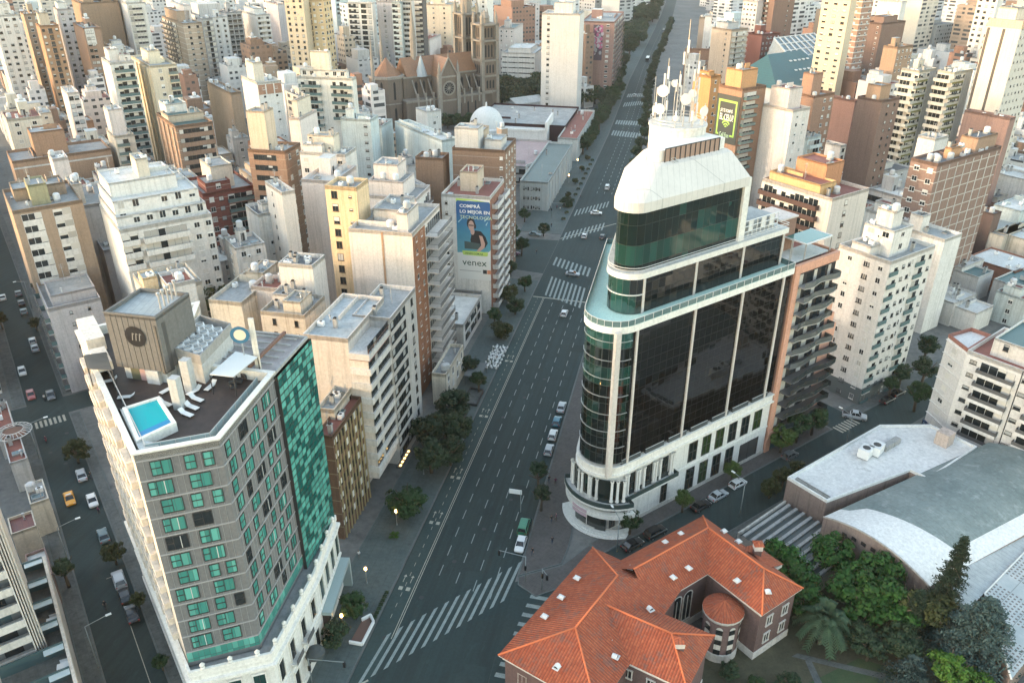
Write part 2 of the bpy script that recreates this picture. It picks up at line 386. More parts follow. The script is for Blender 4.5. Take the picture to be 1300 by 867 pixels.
# ---- window, balcony and roof-gear prototypes
_PR = {}
WINSTYLE = {'blk': (m_dframe,m_glass,m_glass),'std': (m_frame,m_glass,m_shut),'dark': (m_dframe,m_glass,m_shutg),'brn': (plain('frame_bronze',(.10,.07,.05),.5),m_glass,m_shut),'teal': (m_dframe,m_glassb,m_shutg)}
def p_win(w,h,shut,style='std',sill=True,ml=1):
 w,h = round(w,1),round(h,1); key = ('win',w,h,shut,style,sill,ml)
 if key in _PR: return _PR[key]
 b = MB(); x = w / 2; fr = .07
 b.face([(-x,-.015,0),(x,-.015,0),(x,-.015,h),(-x,-.015,h)],1)
 for a in ((-x,-x + fr,0,h),(x - fr,x,0,h),(-x + fr,x - fr,0,fr),(-x + fr,x - fr,h - fr,h)): b.box(a[0],a[1],-.07,.02,a[2],a[3],0)
 for k in range(1,ml + 1):
  cx = -x + w * k / (ml + 1); b.box(cx - .03,cx + .03,-.05,.02,fr,h - fr,0)
 if shut > 0: b.box(-x + fr,x - fr,-.06,.01,h * (1 - shut),h - fr,2)
 elif shut < 0: b.box(-x + fr,x - fr,-.03,.0,fr,h - fr,3)
 if sill: b.box(-x - .08,x + .08,-.16,.02,-.1,0,0)
 f = WINSTYLE[style]; me = b.mesh('window',[f[0],f[1],f[2],m_curt]); _PR[key] = me; return me
def p_balc(w,d,rail,wall,door=True,rh=1.05):
 w = round(w,1); d = round(d,1); key = ('balc',w,d,rail,wall.name,door)
 if key in _PR: return _PR[key]
 b = MB(); x = w / 2
 b.box(-x,x,-d,0,-.22,0,0)
 if rail == 'smoke':
  for a in ((-x,x,-d,-d + .05),(-x,-x + .05,-d + .05,0),(x - .05,x,-d + .05,0)): b.box(*a,0,rh,1,'b')
 if rail == 'solid':
  for a in ((-x,x,-d - .002,-d + .12),(-x,-x + .12,-d + .12,0),(x - .12,x,-d + .12,0)): b.box(*a,0,rh,0,'b')
 elif rail == 'glass':
  for a in ((-x,x,-d,-d + .04),(-x,-x + .04,-d + .04,0),(x - .04,x,-d + .04,0)): b.box(*a,.05,rh,5,'b')
  b.box(-x,x,-d - .02,-d + .06,rh,rh + .06,1)
 elif rail in ('bars','barsw'):
  mm = 1 if rail == 'bars' else 6
  b.box(-x,x,-d,-d + .06,rh - .06,rh,mm); b.box(-x,-x + .06,-d + .06,0,rh - .06,rh,mm); b.box(x - .06,x,-d + .06,0,rh - .06,rh,mm)
  k = -x
  while k < x: b.box(k,k + .05,-d + .003,-d + .05,0,rh - .06,mm,'bt'); k += .3
 if door:
  b.face([(-x * .94,-.02,.02),(x * .94,-.02,.02),(x * .94,-.02,2.25),(-x * .94,-.02,2.25)],2)
  n = max(1,int(w / 1.5)); r = random.Random(int(w * 10 + d * 100))
  for k in range(n):
   a = -x * .94 + 1.88 * x * k / n; e = a + 1.88 * x / n
   b.box(a,a + .07,-.05,0,0,2.25,3)
   q = r.random()
   if q < .35: b.box(a + .1,e - .05,-.04,-.01,2.25 - r.choice((.5,1.2,2.1)),2.24,4)
   elif q < .5: b.box(a + .1,e - .05,-.04,-.01,.1,2.2,7)
 me = b.mesh('balcony',[wall,m_rail,m_glass,m_frame,m_shut,m_rglass,m_railw,m_curt]); _PR[key] = me; return me
def p_ribbon(w,h,style='dark'):
 w = round(w,1); h = round(h,1); key = ('rib',w,h,style)
 if key in _PR: return _PR[key]
 b = MB(); x = w / 2; f = WINSTYLE[style]; r = random.Random(int(w * 77))
 b.face([(-x,-.015,0),(x,-.015,0),(x,-.015,h),(-x,-.015,h)],1)
 b.box(-x,x,-.06,.02,-.06,0,0); b.box(-x,x,-.06,.02,h,h + .06,0)
 n = max(2,int(w / 1.3))
 for k in range(n + 1):
  a = -x + w * k / n; b.box(a - .04,a + .04,-.06,.02,0,h,0)
  if k < n:
   q = r.random()
   if q < .3: b.box(a + .05,a + w / n - .05,-.04,0,h * r.choice((.3,.6,.1)),h,2)
   elif q < .4: b.box(a + .05,a + w / n - .05,-.03,0,.02,h,3)
 me = b.mesh('window_band',[f[0],f[1],f[2],m_curt]); _PR[key] = me; return me
def proto(key,fn):
 if key not in _PR: _PR[key] = fn()
 return _PR[key]
def _tank():
 b = MB(); b.lathe([(.75,0),(.8,.1),(.8,1.25),(.55,1.5),(.2,1.55),(.0,1.56)],12,0); b.box(-.7,.7,-.7,.7,-.5,0,1); return b.mesh('water_tank',[m_tank,m_conc])
def _ac():
 b = MB(); b.box(-.42,.42,-.35,-.02,0,.62,0); b.cyl(0,0,0,.001,.2,8,1)
 b.face([(.26 * math.cos(k * .785),-.352,.31 + .26 * math.sin(k * .785)) for k in range(8)],1); b.box(-.3,-.24,-.3,0,-.08,0,1); b.box(.24,.3,-.3,0,-.08,0,1); return b.mesh('air_conditioner',[m_white,m_dframe])
def _acroof():
 b = MB(); b.box(-.6,.6,-.4,.4,.1,1.0,0); b.box(-.5,-.4,-.3,.3,0,.1,1); b.box(.4,.5,-.3,.3,0,.1,1); b.lathe([(.28,1.0),(.28,1.05),(0,1.05)],10,1); return b.mesh('air_conditioner',[m_white,m_dframe])
def _vent():
 b = MB(); b.cyl(0,0,0,1.1,.14,8,0); b.lathe([(.14,1.05),(.26,1.1),(.26,1.35),(.05,1.45),(0,1.45)],10,0); return b.mesh('vent_pipe',[m_metal])
def _chim():
 b = MB(); b.box(-.35,.35,-.35,.35,0,1.7,0); b.box(-.45,.45,-.45,.45,1.7,1.85,0); b.box(-.25,.25,-.25,.25,1.85,2.1,1); return b.mesh('chimney',[m_conc,m_dark])
def _ant():
 b = MB(); b.tube((0,0,0),(0,0,4.2),.05,5);
 for z in (3.2,3.5,3.8,4.1): b.tube((-.5,0,z),(.5,0,z),.025,4)
 b.tube((0,-.6,3.9),(0,.6,3.9),.025,4); return b.mesh('antenna',[m_metal])
def _skyl():
 b = MB(); b.box(-1,1,-.7,.7,0,.35,0); b.face([(-.9,-.6,.36),(.9,-.6,.36),(.9,.6,.42),(-.9,.6,.42)],1); return b.mesh('skylight',[m_conc,m_glassb])
# ---- a block: walls, roof, parapet, windows, balconies, roof gear
PEND = []
BLOCKS = []
FACE = {'R': 0.0,'L': -math.pi / 2,'E': math.pi / 2,'B': math.pi}
def face_pt(fc,Lx,Ly,s,d=0.0):
 """point at distance s along a face seen from outside, left to right, d outwards"""
 if fc == 'R': return (s,-d)
 if fc == 'L': return (-d,Ly - s)
 if fc == 'E': return (Lx + d,s)
 return (Lx - s,Ly + d)
def facade(root,fc,Lx,Ly,z0,z1,styles,rnd,wallmat,fl=2.9,x_off=0.0,y_off=0.0,d0=0.0):
 W = Lx if fc in 'RB' else Ly
 nf = int((z1 - z0) / fl + .15)
 zs = [z1 - (k + 1) * fl for k in range(nf)]
 if isinstance(styles,tuple): styles = [styles]
 rz = FACE[fc]
 def put(mesh,s,z,name,d=0.0):
  x,y = face_pt(fc,Lx,Ly,s,d + d0); PEND.append((root,mesh,(x + x_off,y + y_off,z),rz,name))
 for st in styles:
  k = st[0]
  if k == 'win':
   w,h,sp = st[1:4]; a,e = st[4] if len(st) > 4 else (0,1); sty = st[5] if len(st) > 5 else 'std'
   span = W * (e - a); n = max(1,int((span - .6) / sp));
   for z in zs:
    for i in range(n):
     if rnd.random() < .04: continue
     s = W * a + span * (i + .5) / n
     put(p_win(w,h,rnd.choice((0,0,.3,.3,.6,1,-1,0)),sty,True,1 if w > 1 else 0),s,z + .95,'window')
     if rnd.random() < .10: put(proto('ac',_ac),s + (w / 2 + .55 if s + w / 2 + 1.2 < W else -w / 2 - .55),z + .6,'air_conditioner')
  elif k == 'col':
   w,h,frs = st[1:4]; sty = st[4] if len(st) > 4 else 'std'
   for z in zs:
    for f in frs: put(p_win(w,h,rnd.choice((0,0,.3,.6,1,-1)),sty,True,1 if w > 1 else 0),W * f,z + (.95 if h > .8 else 1.3),'window')
  elif k == 'balc':
   a,e = st[1]; d,rail = st[2:4]; n = st[4] if len(st) > 4 else 1; gap = st[5] if len(st) > 5 else .0
   span = W * (e - a) / n
   for z in zs:
    for i in range(n): put(p_balc(span - gap,d,rail,st[6] if len(st) > 6 else wallmat),W * a + span * (i + .5),z + .06,'balcony')
  elif k == 'rib':
   a,e = st[1]; h = st[2]; sty = st[3] if len(st) > 3 else 'dark'
   for z in zs: put(p_ribbon(W * (e - a),h,sty),W * (a + e) / 2,z + .95,'window_band')
  elif k == 'fin':
   n,w,d = st[1:4]; b = MB()
   for i in range(n):
    s = W * (i + .5) / n; p = [face_pt(fc,Lx,Ly,s - w / 2,.0),face_pt(fc,Lx,Ly,s + w / 2,.0),face_pt(fc,Lx,Ly,s + w / 2,d),face_pt(fc,Lx,Ly,s - w / 2,d)]
    xs = [q[0] for q in p]; ys = [q[1] for q in p]; f = MB(); f.box(min(xs) + x_off,max(xs) + x_off,min(ys) + y_off,max(ys) + y_off,z0,z1 - .3,0); f.build('pilaster',[st[4] if len(st) > 4 else wallmat],root)
def clutter(root,x0,x1,y0,y1,z,rnd,wallmat,n=5,big=True):
 n = int(n * 1.6) + (2 if big else 0)
 Lx,Ly = x1 - x0,y1 - y0
 if big and Lx > 6 and Ly > 6:
  w,d,hh = rnd.uniform(.28,.42) * Lx,rnd.uniform(.28,.42) * Ly,rnd.uniform(2.6,5.0)
  w,d = min(w,7),min(d,7); cx,cy = x0 + rnd.uniform(.25,.6) * Lx,y0 + rnd.uniform(.4,.7) * Ly
  cx,cy = min(cx,x1 - w - .3),min(cy,y1 - d - .3)
  b = MB(); b.box(cx,cx + w,cy,cy + d,z,z + hh,0,'bt'); b.build('stairwell',[wallmat],root)
  b = MB(); b.box(cx - .12,cx + w + .12,cy - .12,cy + d + .12,z + hh,z + hh + .18,0); b.build('stairwell_roof',[m_deckg if rnd.random() < .6 else m_deckw],root)
  b = MB(); b.box(cx + w * .3,cx + w * .3 + .9,cy - .05,cy,z,z + 2,0); b.build('roof_door',[m_dframe],root)
  if rnd.random() < .6: lay('water_tank',proto('tank',_tank),root,(cx + w * .5,cy + d * .5,z + hh + .68))
 for _ in range(n):
  x,y = x0 + rnd.uniform(.08,.92) * Lx,y0 + rnd.uniform(.08,.92) * Ly; q = rnd.random()
  if q < .14 and Lx > 5 and Ly > 5:
   a_ = rnd.random() < .5; ll = rnd.uniform(.3,.6) * (Lx if a_ else Ly); b = MB(); xx,yy = min(x,x1 - (ll if a_ else .3)),min(y,y1 - (.3 if a_ else ll)); b.box(xx,xx + (ll if a_ else .18),yy,yy + (.18 if a_ else ll),z,z + rnd.uniform(.6,1.8),0); b.build('roof_wall',[wallmat],root)
  elif q < .25: lay('vent_pipe',proto('vent',_vent),root,(x,y,z))
  elif q < .45: lay('chimney',proto('chim',_chim),root,(x,y,z))
  elif q < .62: lay('air_conditioner',proto('acr',_acroof),root,(x,y,z),rnd.choice((0,1.57)))
  elif q < .78: lay('water_tank',proto('tank',_tank),root,(x,y,z + .5))
  elif q < .9: lay('skylight',proto('skyl',_skyl),root,(x,y,z))
  else: lay('antenna',proto('ant',_ant),root,(x,y,z))
def block_at(name,label,cat,o,rz,Lx,Ly,h,wall,L=None,R=None,E=None,roof=None,par=.9,tops=(),clut=5,big=True,fl=2.9,seed=None,group=None,z0=0.0,coping=None,noB=False):
 """o = near corner on the ground; local x to the right-hand corner, local y to the left-hand one"""
 rnd = random.Random(seed if seed is not None else int(o[0] * 13 + o[1] * 7 + h))
 root = thing(name,label,cat,(o[0],o[1],0),rz,group)
 roof = roof or rnd.choice((m_deckg,m_deckg,m_deckw,m_terra,m_alu))
 poly = [(0,0),(Lx,0),(Lx,Ly),(0,Ly)]
 b = MB(); b.prism(poly,z0,h,0,False,False); b.ring(poly,.2,h - par,h,0) if par else None
 wo = b.build('wall',[wall],root); SOLID.append(wo)
 inn = offset(poly,.2) if par else poly
 b = MB(); b.face([(*p,h - par) for p in inn],0); ro = b.build('roof',[roof],root); SOLID.append(ro)
 if coping:
  b = MB(); b.ring([(-.06,-.06),(Lx + .06,-.06),(Lx + .06,Ly + .06),(-.06,Ly + .06)],.32,h + .003,h + .12,0); b.build('coping',[coping],root)
 for fc,st in (('L',L),('R',R),('E',E)):
  if st: facade(root,fc,Lx,Ly,z0,h - par,st,rnd,wall,fl)
 free = [(0.3,Lx - .3,.3,Ly - .3)]
 for tp in tops:
  x0,x1,y0,y1 = tp[0] * Lx + .25,tp[1] * Lx - .25,tp[2] * Ly + .25,tp[3] * Ly - .25; hh = tp[4]
  zb = h - par + (tp[9] if len(tp) > 9 else 0); tw = tp[5] if len(tp) > 5 and tp[5] else wall
  pl = [(x0,y0),(x1,y0),(x1,y1),(x0,y1)]
  b = MB(); b.prism(pl,zb,zb + hh,0,False,False); b.ring(pl,.18,zb + hh - .5,zb + hh,0); SOLID.append(b.build('penthouse_wall',[tw],root))
  b = MB(); b.face([(*p,zb + hh - .5) for p in offset(pl,.18)],0); SOLID.append(b.build('penthouse_roof',[tp[8] if len(tp) > 8 and tp[8] else roof],root))
  for fc,st in (('L',tp[6] if len(tp) > 6 else None),('R',tp[7] if len(tp) > 7 else None)):
   if st: facade(root,fc,x1 - x0,y1 - y0,zb,zb + hh,st,rnd,tw,fl,x0,y0)
  clutter(root,x0,x1,y0,y1,zb + hh - .5,rnd,tw,2,False)
 if clut: clutter(root,.5,Lx - .5,.5,Ly - .5,h - par,rnd,wall,clut,big and not tops)
 BLOCKS.append((Vector((o[0],o[1],0)),rz,Lx,Ly,h,root))
 return root
SOLID = []
MODES = {'G': (RST + .6,-34.8),'A': (AVE,AVE - 90),'V': (AVE + 90,AVE)}
def along(o,az_,px,z):
 """distance from o along a compass direction until the point shows at picture column px"""
 a = azv(az_); lo,hi = 0.0,150.0
 s = 1 if proj(o + a * 5 + Vector((0,0,0)))[0] > proj(o)[0] else -1
 for _ in range(40):
  mid = (lo + hi) / 2
  if (proj(o + a * mid)[0] - px) * s < 0: lo = mid
  else: hi = mid
 return lo
def block(label,A,l,r,h,mode='G',name='apartment_block',cat='apartment block',**kw):
 """A = near roof corner as surveyed in the view, h its height; l / r = where the left and right roof edges end (column, or metres if negative)"""
 u,v = MODES[mode] if isinstance(mode,str) else mode
 o = P(A[0],A[1],h)
 Lx = -r if r < 0 else along(o,u,r,h); Ly = -l if l < 0 else along(o,v,l,h)
 return block_at(name,label,cat,o,rz_of(u),max(3,Lx),max(3,Ly),h,**kw)
# ---- ground, roads, pavements, markings
m_ground = groundm('urban_ground',(.10,.105,.10),(.17,.17,.16),.05,(.05,.055,.055),.95,.8)
m_asph = groundm('asphalt',(.015,.033,.033),(.022,.043,.042),.06,(.010,.022,.022),.85,2.2,.7,None,12.46)
m_asph2 = groundm('asphalt_worn',(.018,.036,.036),(.026,.047,.046),.12,(.013,.026,.026),.85,2.2,.8)
m_pave = groundm('paving',(.060,.084,.082),(.090,.115,.11),.25,(.036,.050,.049),.85,1.5,.7,(12.46,1.6,.8,.05))
m_paver = groundm('paving_red',(.072,.068,.064),(.105,.095,.09),.3,(.045,.046,.044),.85,1.5,.7,(35.4,.8,.8,.06))
m_paveold = groundm('paving_old',(.07,.08,.077),(.12,.128,.122),.3,(.036,.044,.043),.9,1.2,.8,(-35,1.0,1.0,.05))
m_bike = groundm('bike_lane',(.022,.046,.045),(.032,.058,.055),.2,(.04,.06,.06),.85,2.0)
m_kerb = groundm('kerb_stone',(.09,.11,.108),(.13,.15,.145),.6,None)
m_paint = groundm('road_paint',(.20,.24,.23),(.30,.34,.32),1.2,(.13,.15,.15),.8,6,.75)
m_painty = groundm('road_paint_worn',(.32,.31,.25),(.46,.44,.36),1.2,(.12,.13,.13),.8,6,.9)
m_soil = groundm('garden_soil',(.045,.045,.028),(.09,.085,.05),.3,(.03,.035,.02),.95,2.5)
m_lawn = groundm('lawn',(.030,.055,.022),(.055,.085,.035),.25,(.07,.065,.04),.95,5,.8)
def sheet(name,pts,z,mat_):
 b = MB(); b.face([(p[0],p[1],z) for p in pts],0); o = b.build(name,[mat_]); structure(o); return o
def slabst(name,pts,z0,z1,mat_):
 """raised pavement with a pale kerb along its edge"""
 pts = [tuple(p[:2]) for p in pts]
 ar = sum(a[0] * b[1] - b[0] * a[1] for a,b in zip(pts,pts[1:] + pts[:1]))
 if ar < 0: pts = pts[::-1]
 b = MB(); b.ring(pts,.18,z0,z1,1); b.face([(*p,z1 - .005) for p in offset(pts,.18)],0)
 o = b.build(name,[mat_,m_kerb]); structure(o); return o
R_ = 6500
sheet('ground',[(-R_,-800),(R_,-800),(R_,2 * R_),(-R_,2 * R_)],0,m_ground)
sheet('avenue',[AV(30,-41.2),AV(30,-20),AV(100,-21.6),AV(330,-21.6),AV(420,-26.5),AV(580,-30),AV(850,-32),AV(1000,-34),AV(1400,-41),AV(1400,-54),AV(1000,-47),AV(850,-45.7),AV(580,-45),AV(420,-41.5),AV(300,-41.2)],.008,m_asph)
sheet('bike_lane',[AV(40,-41.0),AV(40,-38.1),AV(215,-38.1),AV(215,-41.0)],.014,m_bike)
sheet('crossing_road',[AV(40,-20.05),AV(100,-21.65),AV(104,-16),RS(-6,-3.5),RS(-6,-12.4),AV(84,-14.5),AV(60,-17)],.004,m_asph2)
sheet('right_street',[RS(-6,-3.5),RS(230,-3.5),RS(230,-12.4),RS(-6,-12.4)],.012,m_asph)
sheet('right_cross_street',[RS(72.2,34),RS(64.5,34),RS(64.5,-80),RS(72.2,-80)],.006,m_asph2)
sheet('left_street',[LS(-60,2.3),LS(330,2.3),LS(330,9.8),LS(-60,9.8)],.012,m_asph)
sheet('left_cross_street',[LS(101,60),LS(109,60),LS(109,-20),LS(101,-20)],.006,m_asph2)
sheet('plaza_road',[AV(232,-41.3),AV(262,-41.3),AV(256,-120),AV(244,-120)],.006,m_asph2)
for n,pts,mm in (('avenue_pavement',[AV(20,-41.4),AV(226,-41.4),AV(226,-50.45),AV(20,-50.45)],m_pave),
    ('far_avenue_pavement',[AV(268,-41.4),AV(420,-41.8),AV(580,-45.3),AV(900,-46.2),AV(900,-56.5),AV(268,-56.5)],m_pave),
    ('tower_pavement',[AV(101.5,-21.4),AV(106,-14.5),AV(110.5,-14),AV(330,-14),AV(330,-21.4)],m_paver),
    ('corner_pavement',[AV(99.5,-21.0),AV(101.3,-21.35),AV(105.6,-14.55),RS(-3,-.3),RS(-3,-3.3),AV(101,-13.0),AV(97.5,-17.5)],m_paver),
    ('right_street_pavement',[RS(-2.9,-.02),RS(64.0,-.02),RS(64.0,-3.4),RS(-2.9,-3.4)],m_paver),
    ('right_street_pavement',[RS(72.8,-.02),RS(200,-.02),RS(200,-3.4),RS(72.8,-3.4)],m_paveold),
    ('far_right_pavement',[RS(9,-12.5),RS(64,-12.5),RS(64,-14.4),RS(9,-14.4)],m_paveold),
    ('far_right_pavement',[RS(74,-12.5),RS(200,-12.5),RS(200,-14.2),RS(74,-14.2)],m_paveold),
    ('left_street_pavement',[LS(-60,2.2),LS(100,2.2),LS(100,.05),LS(-60,.05)],m_paveold),
    ('left_street_pavement',[LS(110,2.2),LS(300,2.2),LS(300,.05),LS(110,.05)],m_paveold),
    ('far_left_pavement',[LS(-60,9.9),LS(100,9.9),LS(100,12.6),LS(-60,12.6)],m_paveold),
    ('far_left_pavement',[LS(110,9.9),LS(300,9.9),LS(300,12.6),LS(110,12.6)],m_paveold)):
 slabst(n,pts,0.0,.14,mm)
for k,(s,t_,a,c_) in enumerate(((92,-30,9,2.2),(121,-27,5,3),(150,-33.5,14,1.6),(183,-25,4,3.2),(139,-36,3,1.5),(205,-30,8,2.4),(76,-26,6,4))): sheet('road_patch',[AV(s,t_),AV(s + a,t_),AV(s + a,t_ + c_),AV(s,t_ + c_)],.011,(m_asph2,groundm('asphalt_patch',(.012,.026,.026),(.018,.032,.031),.4,None,.9))[k % 2])
for k in range(14):
 b = MB(); p = AV(84 + k * 9.3,-39 + (k * 37) % 17,.0) if k < 10 else LS(20 + k * 6,4 + k % 3 * 2); b.lathe([(.42,.017),(0,.0175)],12,0,(p.x,p.y,0)); structure(b.build('road_manhole',[plain('iron_cover',(.025,.028,.03),.6)]))
def stripes(name,quads,mat_=None,z=.024):
 b = MB()
 for q in quads: b.face([(p[0],p[1],z) for p in q],0)
 o = b.build(name,[mat_ or m_paint]); structure(o); return o
lanes = []
for t in (-34.6,-31.3,-28.0,-24.8):
 s = 98.8 + (t + 34.6) * -.35
 while s < 214:
  lanes.append([AV(s,t - .075),AV(s + 2.6,t - .075),AV(s + 2.6,t + .075),AV(s,t + .075)]); s += 5.0
 s = 318
 while s < 900: x = t * .9 - 4 - min(4.5,max(0,s - 400) * .02); lanes.append([AV(s,x),AV(s + 2.8,x - .05),AV(s + 2.8,x + .13),AV(s,x + .18)]); s += 6
stripes('lane_markings',lanes)
edge = [[AV(84,-37.95),AV(214,-37.95),AV(214,-37.82),AV(84,-37.82)],[AV(84,-37.6),AV(214,-37.6),AV(214,-37.48),AV(84,-37.48)]]
s = 88
while s < 214: edge.append([AV(s,-39.5),AV(s + .9,-39.5),AV(s + .9,-39.42),AV(s,-39.42)]); s += 2.4
for s0 in (96,113,127,150,176):
 for dt in (-38.9,-40.2):
  edge += [[AV(s0,dt),AV(s0 + 1.3,dt),AV(s0 + 1.3,dt + .12),AV(s0,dt + .12)],[AV(s0 + 1.3,dt - .25),AV(s0 + 1.3,dt + .37),AV(s0 + 1.8,dt + .06)],[AV(s0 - 1.8,dt - .2),AV(s0 - 1.0,dt - .2),AV(s0 - 1.0,dt + .5),AV(s0 - 1.8,dt + .5)]]
stripes('bike_lane_markings',edge,m_painty)
def zebra(name,c0,c1,d,n,wbar,z=.026,mat_=None):
 """bars of length d (a vector) spread from c0 to c1"""
 q = []; c0,c1 = Vector(c0),Vector(c1); e = (c1 - c0); L = e.length; e.normalize()
 for k in range(n):
  a = c0 + e * (L * (k + .5) / n); h = e * (wbar / 2); q.append([a - h,a + h,a + h + d,a - h + d])
 stripes(name,q,mat_,z)
av = azv(AVE)
zebra('zebra_crossing',P(448,872),P(644,760),P(490,803) - P(452,866),13,.82)
zebra('zebra_crossing',P(690,374),P(738,392),P(694,351) - P(686,372) + av * 1.5,9,.7)
zebra('zebra_crossing',P(700,336),P(748,352),av * 7,9,.75)
zebra('zebra_crossing',P(712,306),P(766,292),av * 8,11,.75)
zebra('zebra_crossing',P(727,275),P(772,263),av * 7.5,10,.75)
zebra('zebra_crossing',P(775,172),P(812,176),av * 11,11,.9)
zebra('zebra_crossing',P(780,158),P(815,160),av * 10,11,.9)
zebra('zebra_crossing',P(790,136),P(819,133),av * 12,10,.9)
zebra('zebra_crossing',P(795,124),P(820,123),av * 11,10,.9)
zebra('zebra_crossing',AV(237,-60),AV(262,-58),AV(0,4.5),9,.8)
zebra('zebra_crossing',AV(98.5,-18.3),AV(80,-20.6),azv(104) * 6.5,9,.8)
zebra('zebra_crossing',LS(97.5,3),LS(97.5,9.5),azv(-34.4) * 3,7,.5,mat_=m_painty)
stripes('stop_lines',[[AV(214.2,-41),AV(213.2,-22),AV(213.7,-22),AV(214.7,-41)],[AV(263.5,-41),AV(284,-23),AV(284.6,-23),AV(264.1,-41)],[P(455,871),P(468,864),P(467,862),P(454,869)],[LS(12,4.4),LS(40,4.4),LS(40,4.52),LS(12,4.52)],[LS(40,4.5),LS(40,5.6),LS(40.15,5.6),LS(40.15,4.5)]],m_painty)
b = MB()
for u in range(-3,8):
 for w_ in (1,):
  p = RS(64.8 + u * 1.2,-3.3) if u < 5 else RS(64.8,-3.3)
stripes('street_zebra_crossing',[[RS(64.9 + k * 1.0,-3.0),RS(65.4 + k * 1.0,-3.0),RS(65.4 + k * 1.0,-5.6),RS(64.9 + k * 1.0,-5.6)] for k in range(0,7)],m_painty)
# ---- the blocks around the avenue (surveyed one by one)
def W_(c,d=.5,kind='plaster',line=None): return wallm(c,d,kind,line)
w_white = W_(WHITE,.45); w_cream = W_(CREAM,.5); w_pinkw = W_(PINKW,.4); w_pale = W_(PALE,.5); w_beige = W_(BEIGE,.45); w_tan = W_(TAN,.4,'brick'); w_brown = W_(BROWN,.35,'brick',(.30,.24,.20,.06))
w_brick = W_(BRICK,.35,'brick'); w_red = W_(RED,.35,'brick',(.32,.27,.23,.06)); w_yell = W_(YELL,.5); w_teal = W_(TEALW,.5); w_olive = W_(OLIVE,.4); w_grey = W_(GREYW,.5); w_dirty = W_((.56,.51,.43),1.0,'old'); w_pblank = W_((.66,.60,.54),.4)
w_brownl = W_((.30,.20,.145),.35,'brick',(.40,.34,.28,.07)); w_grid = W_((.245,.165,.135),.35,'brick',(.44,.41,.37,.10)); w_orange = W_((.50,.25,.13),.3); w_salmon = W_((.60,.32,.225),.3,'plaster',None); w_greyp = W_((.46,.43,.43),.4)
WS = ('win',1.3,1.4,3.4); WN = ('win',1.0,1.2,3.0); WD = ('win',1.5,1.4,2.9,(0,1),'dark'); WB = ('win',1.6,1.4,3.8)
def balc(a=.05,e=.95,d=1.2,rail='solid',n=1,gap=0.0,wall=None): return ('balc',(a,e),d,rail,n,gap) + ((wall,) if wall else ())
T1 = lambda *a: a
stripe = block('white striped office block with dark window bands along the avenue pavement',(441,430),384,487,34,'A','office_block','office block',wall=w_pblank,roof=m_alu,R=None,L=None,clut=3,big=False,fl=3.05,seed=3)
def stripes_of(root,Lx,h,fl,d=3.9):
 b = MB()
 k = 0; z = h - .9 - fl
 while z > 5:
  b = MB(); b.box(-.3,Lx,-d,0.001,z + .0,z + 1.25,0); b.build('parapet_band',[w_white],root);
  PEND.append((root,p_ribbon(Lx - .3,1.5,'blk'),(Lx / 2,-d + .35,z + 1.27),0,'window_band')); z -= fl
 b = MB(); b.box(0,Lx,-d + .4,0,4,h - .9 - fl,0); SOLID.append(b.build('office_core',[w_pblank],root))
 b = MB(); b.box(-.25,Lx,-d,.0,h - 4.1,h - 3.9,0); b.build('terrace_floor',[m_terra],root)
 b = MB();
 for k in range(int(Lx / 1.2)): b.box(k * 1.2,k * 1.2 + .06,-d + .1,-d + .16,h - 2.9,h - 1.9,0)
 b.box(0,Lx,-d + .1,-d + .18,h - 1.95,h - 1.85,0); b.build('terrace_rail',[plain('rust_red',(.16,.085,.06),.8)],root)
stripes_of(stripe,15.5,34,3.05)
block('old office block with grey window bands and a gravel roof behind the striped one',(495,404),447,527,33.5,'A','office_block','office block',wall=w_pale,roof=m_deckg,R=[('rib',(0,.55),1.7),('col',1.1,1.5,(.82,),'dark')],clut=2,big=False,seed=4)
block('low brown and gold glazed office block between green glass wing and striped block',(421.7,553.6),401,458.5,22.5,'A','office_block','office block',wall=wallm((.17,.105,.07),.5,'brick',(.28,.23,.15,.06),2.9),roof=m_terra,R=[('rib',(.02,.98),1.6,'brn'),('fin',10,.12,.25,plain('gilt_frame',(.36,.29,.16),.5))],clut=4,big=False,seed=5,par=.6)
block('small cream rear house with two dark windows above the brown office block',(424,520),402,455,24,'A','rear_house','house',wall=w_cream,L=None,R=('win',1.0,1.6,2.6,(0,1),'brn'),clut=4,big=False,seed=6)
block('slender block with cream end wall, brown brick flank and stacked open balconies',(523,296),442,558,40.3,'A',wall=w_pblank,roof=m_deckg,R=[('col',1.0,1.2,(.12,.30)),balc(.42,1.0,3.0,'bars')],tops=(T1(.35,.9,.35,.8,3.2,w_pale),T1(.1,.5,.1,.3,4.4)),clut=4,seed=7)
b_ = BLOCKS[-1]
bb_ = MB(); bb_.box(0,b_[2] * .42,-.06,.0,0,39.2,0); bb_.build('brick_flank',[W_((.27,.125,.07),.3,'brick')],b_[5])
for k in range(1): pass
bb_ = MB(); y0 = b_[3] * .47; bb_.box(-.05,0,y0 - .25,y0 + .25,0,40,0); bb_.build('painted_stripe',[W_((.42,.27,.17),.3)],b_[5])
block('yellow plastered block with a grimy grey flank beside the cream end wall',(452,238),412,467,48,'A',wall=w_yell,roof=m_deckg,L=[('col',1.4,1.7,(.28,),'brn'),('col',.8,.5,(.78,),'brn')],R=None,clut=2,big=False,seed=8)
block('pale pink windowless slab with a column of dark windows on its right edge',(424,230),382,452,40,'A',wall=w_pinkw,roof=m_deckw,L=[('col',1.4,.9,(.88,),'dark')],clut=3,seed=9)
block('white block with stacked roof terraces and grey canopies beyond the yellow block',(438,196),380,452,43,'A',wall=w_white,roof=m_deckg,L=[('win',1.4,1.3,2.9)],tops=(T1(.3,.9,.3,.9,5,w_cream),T1(.05,.35,.5,.95,3)),clut=7,seed=10)
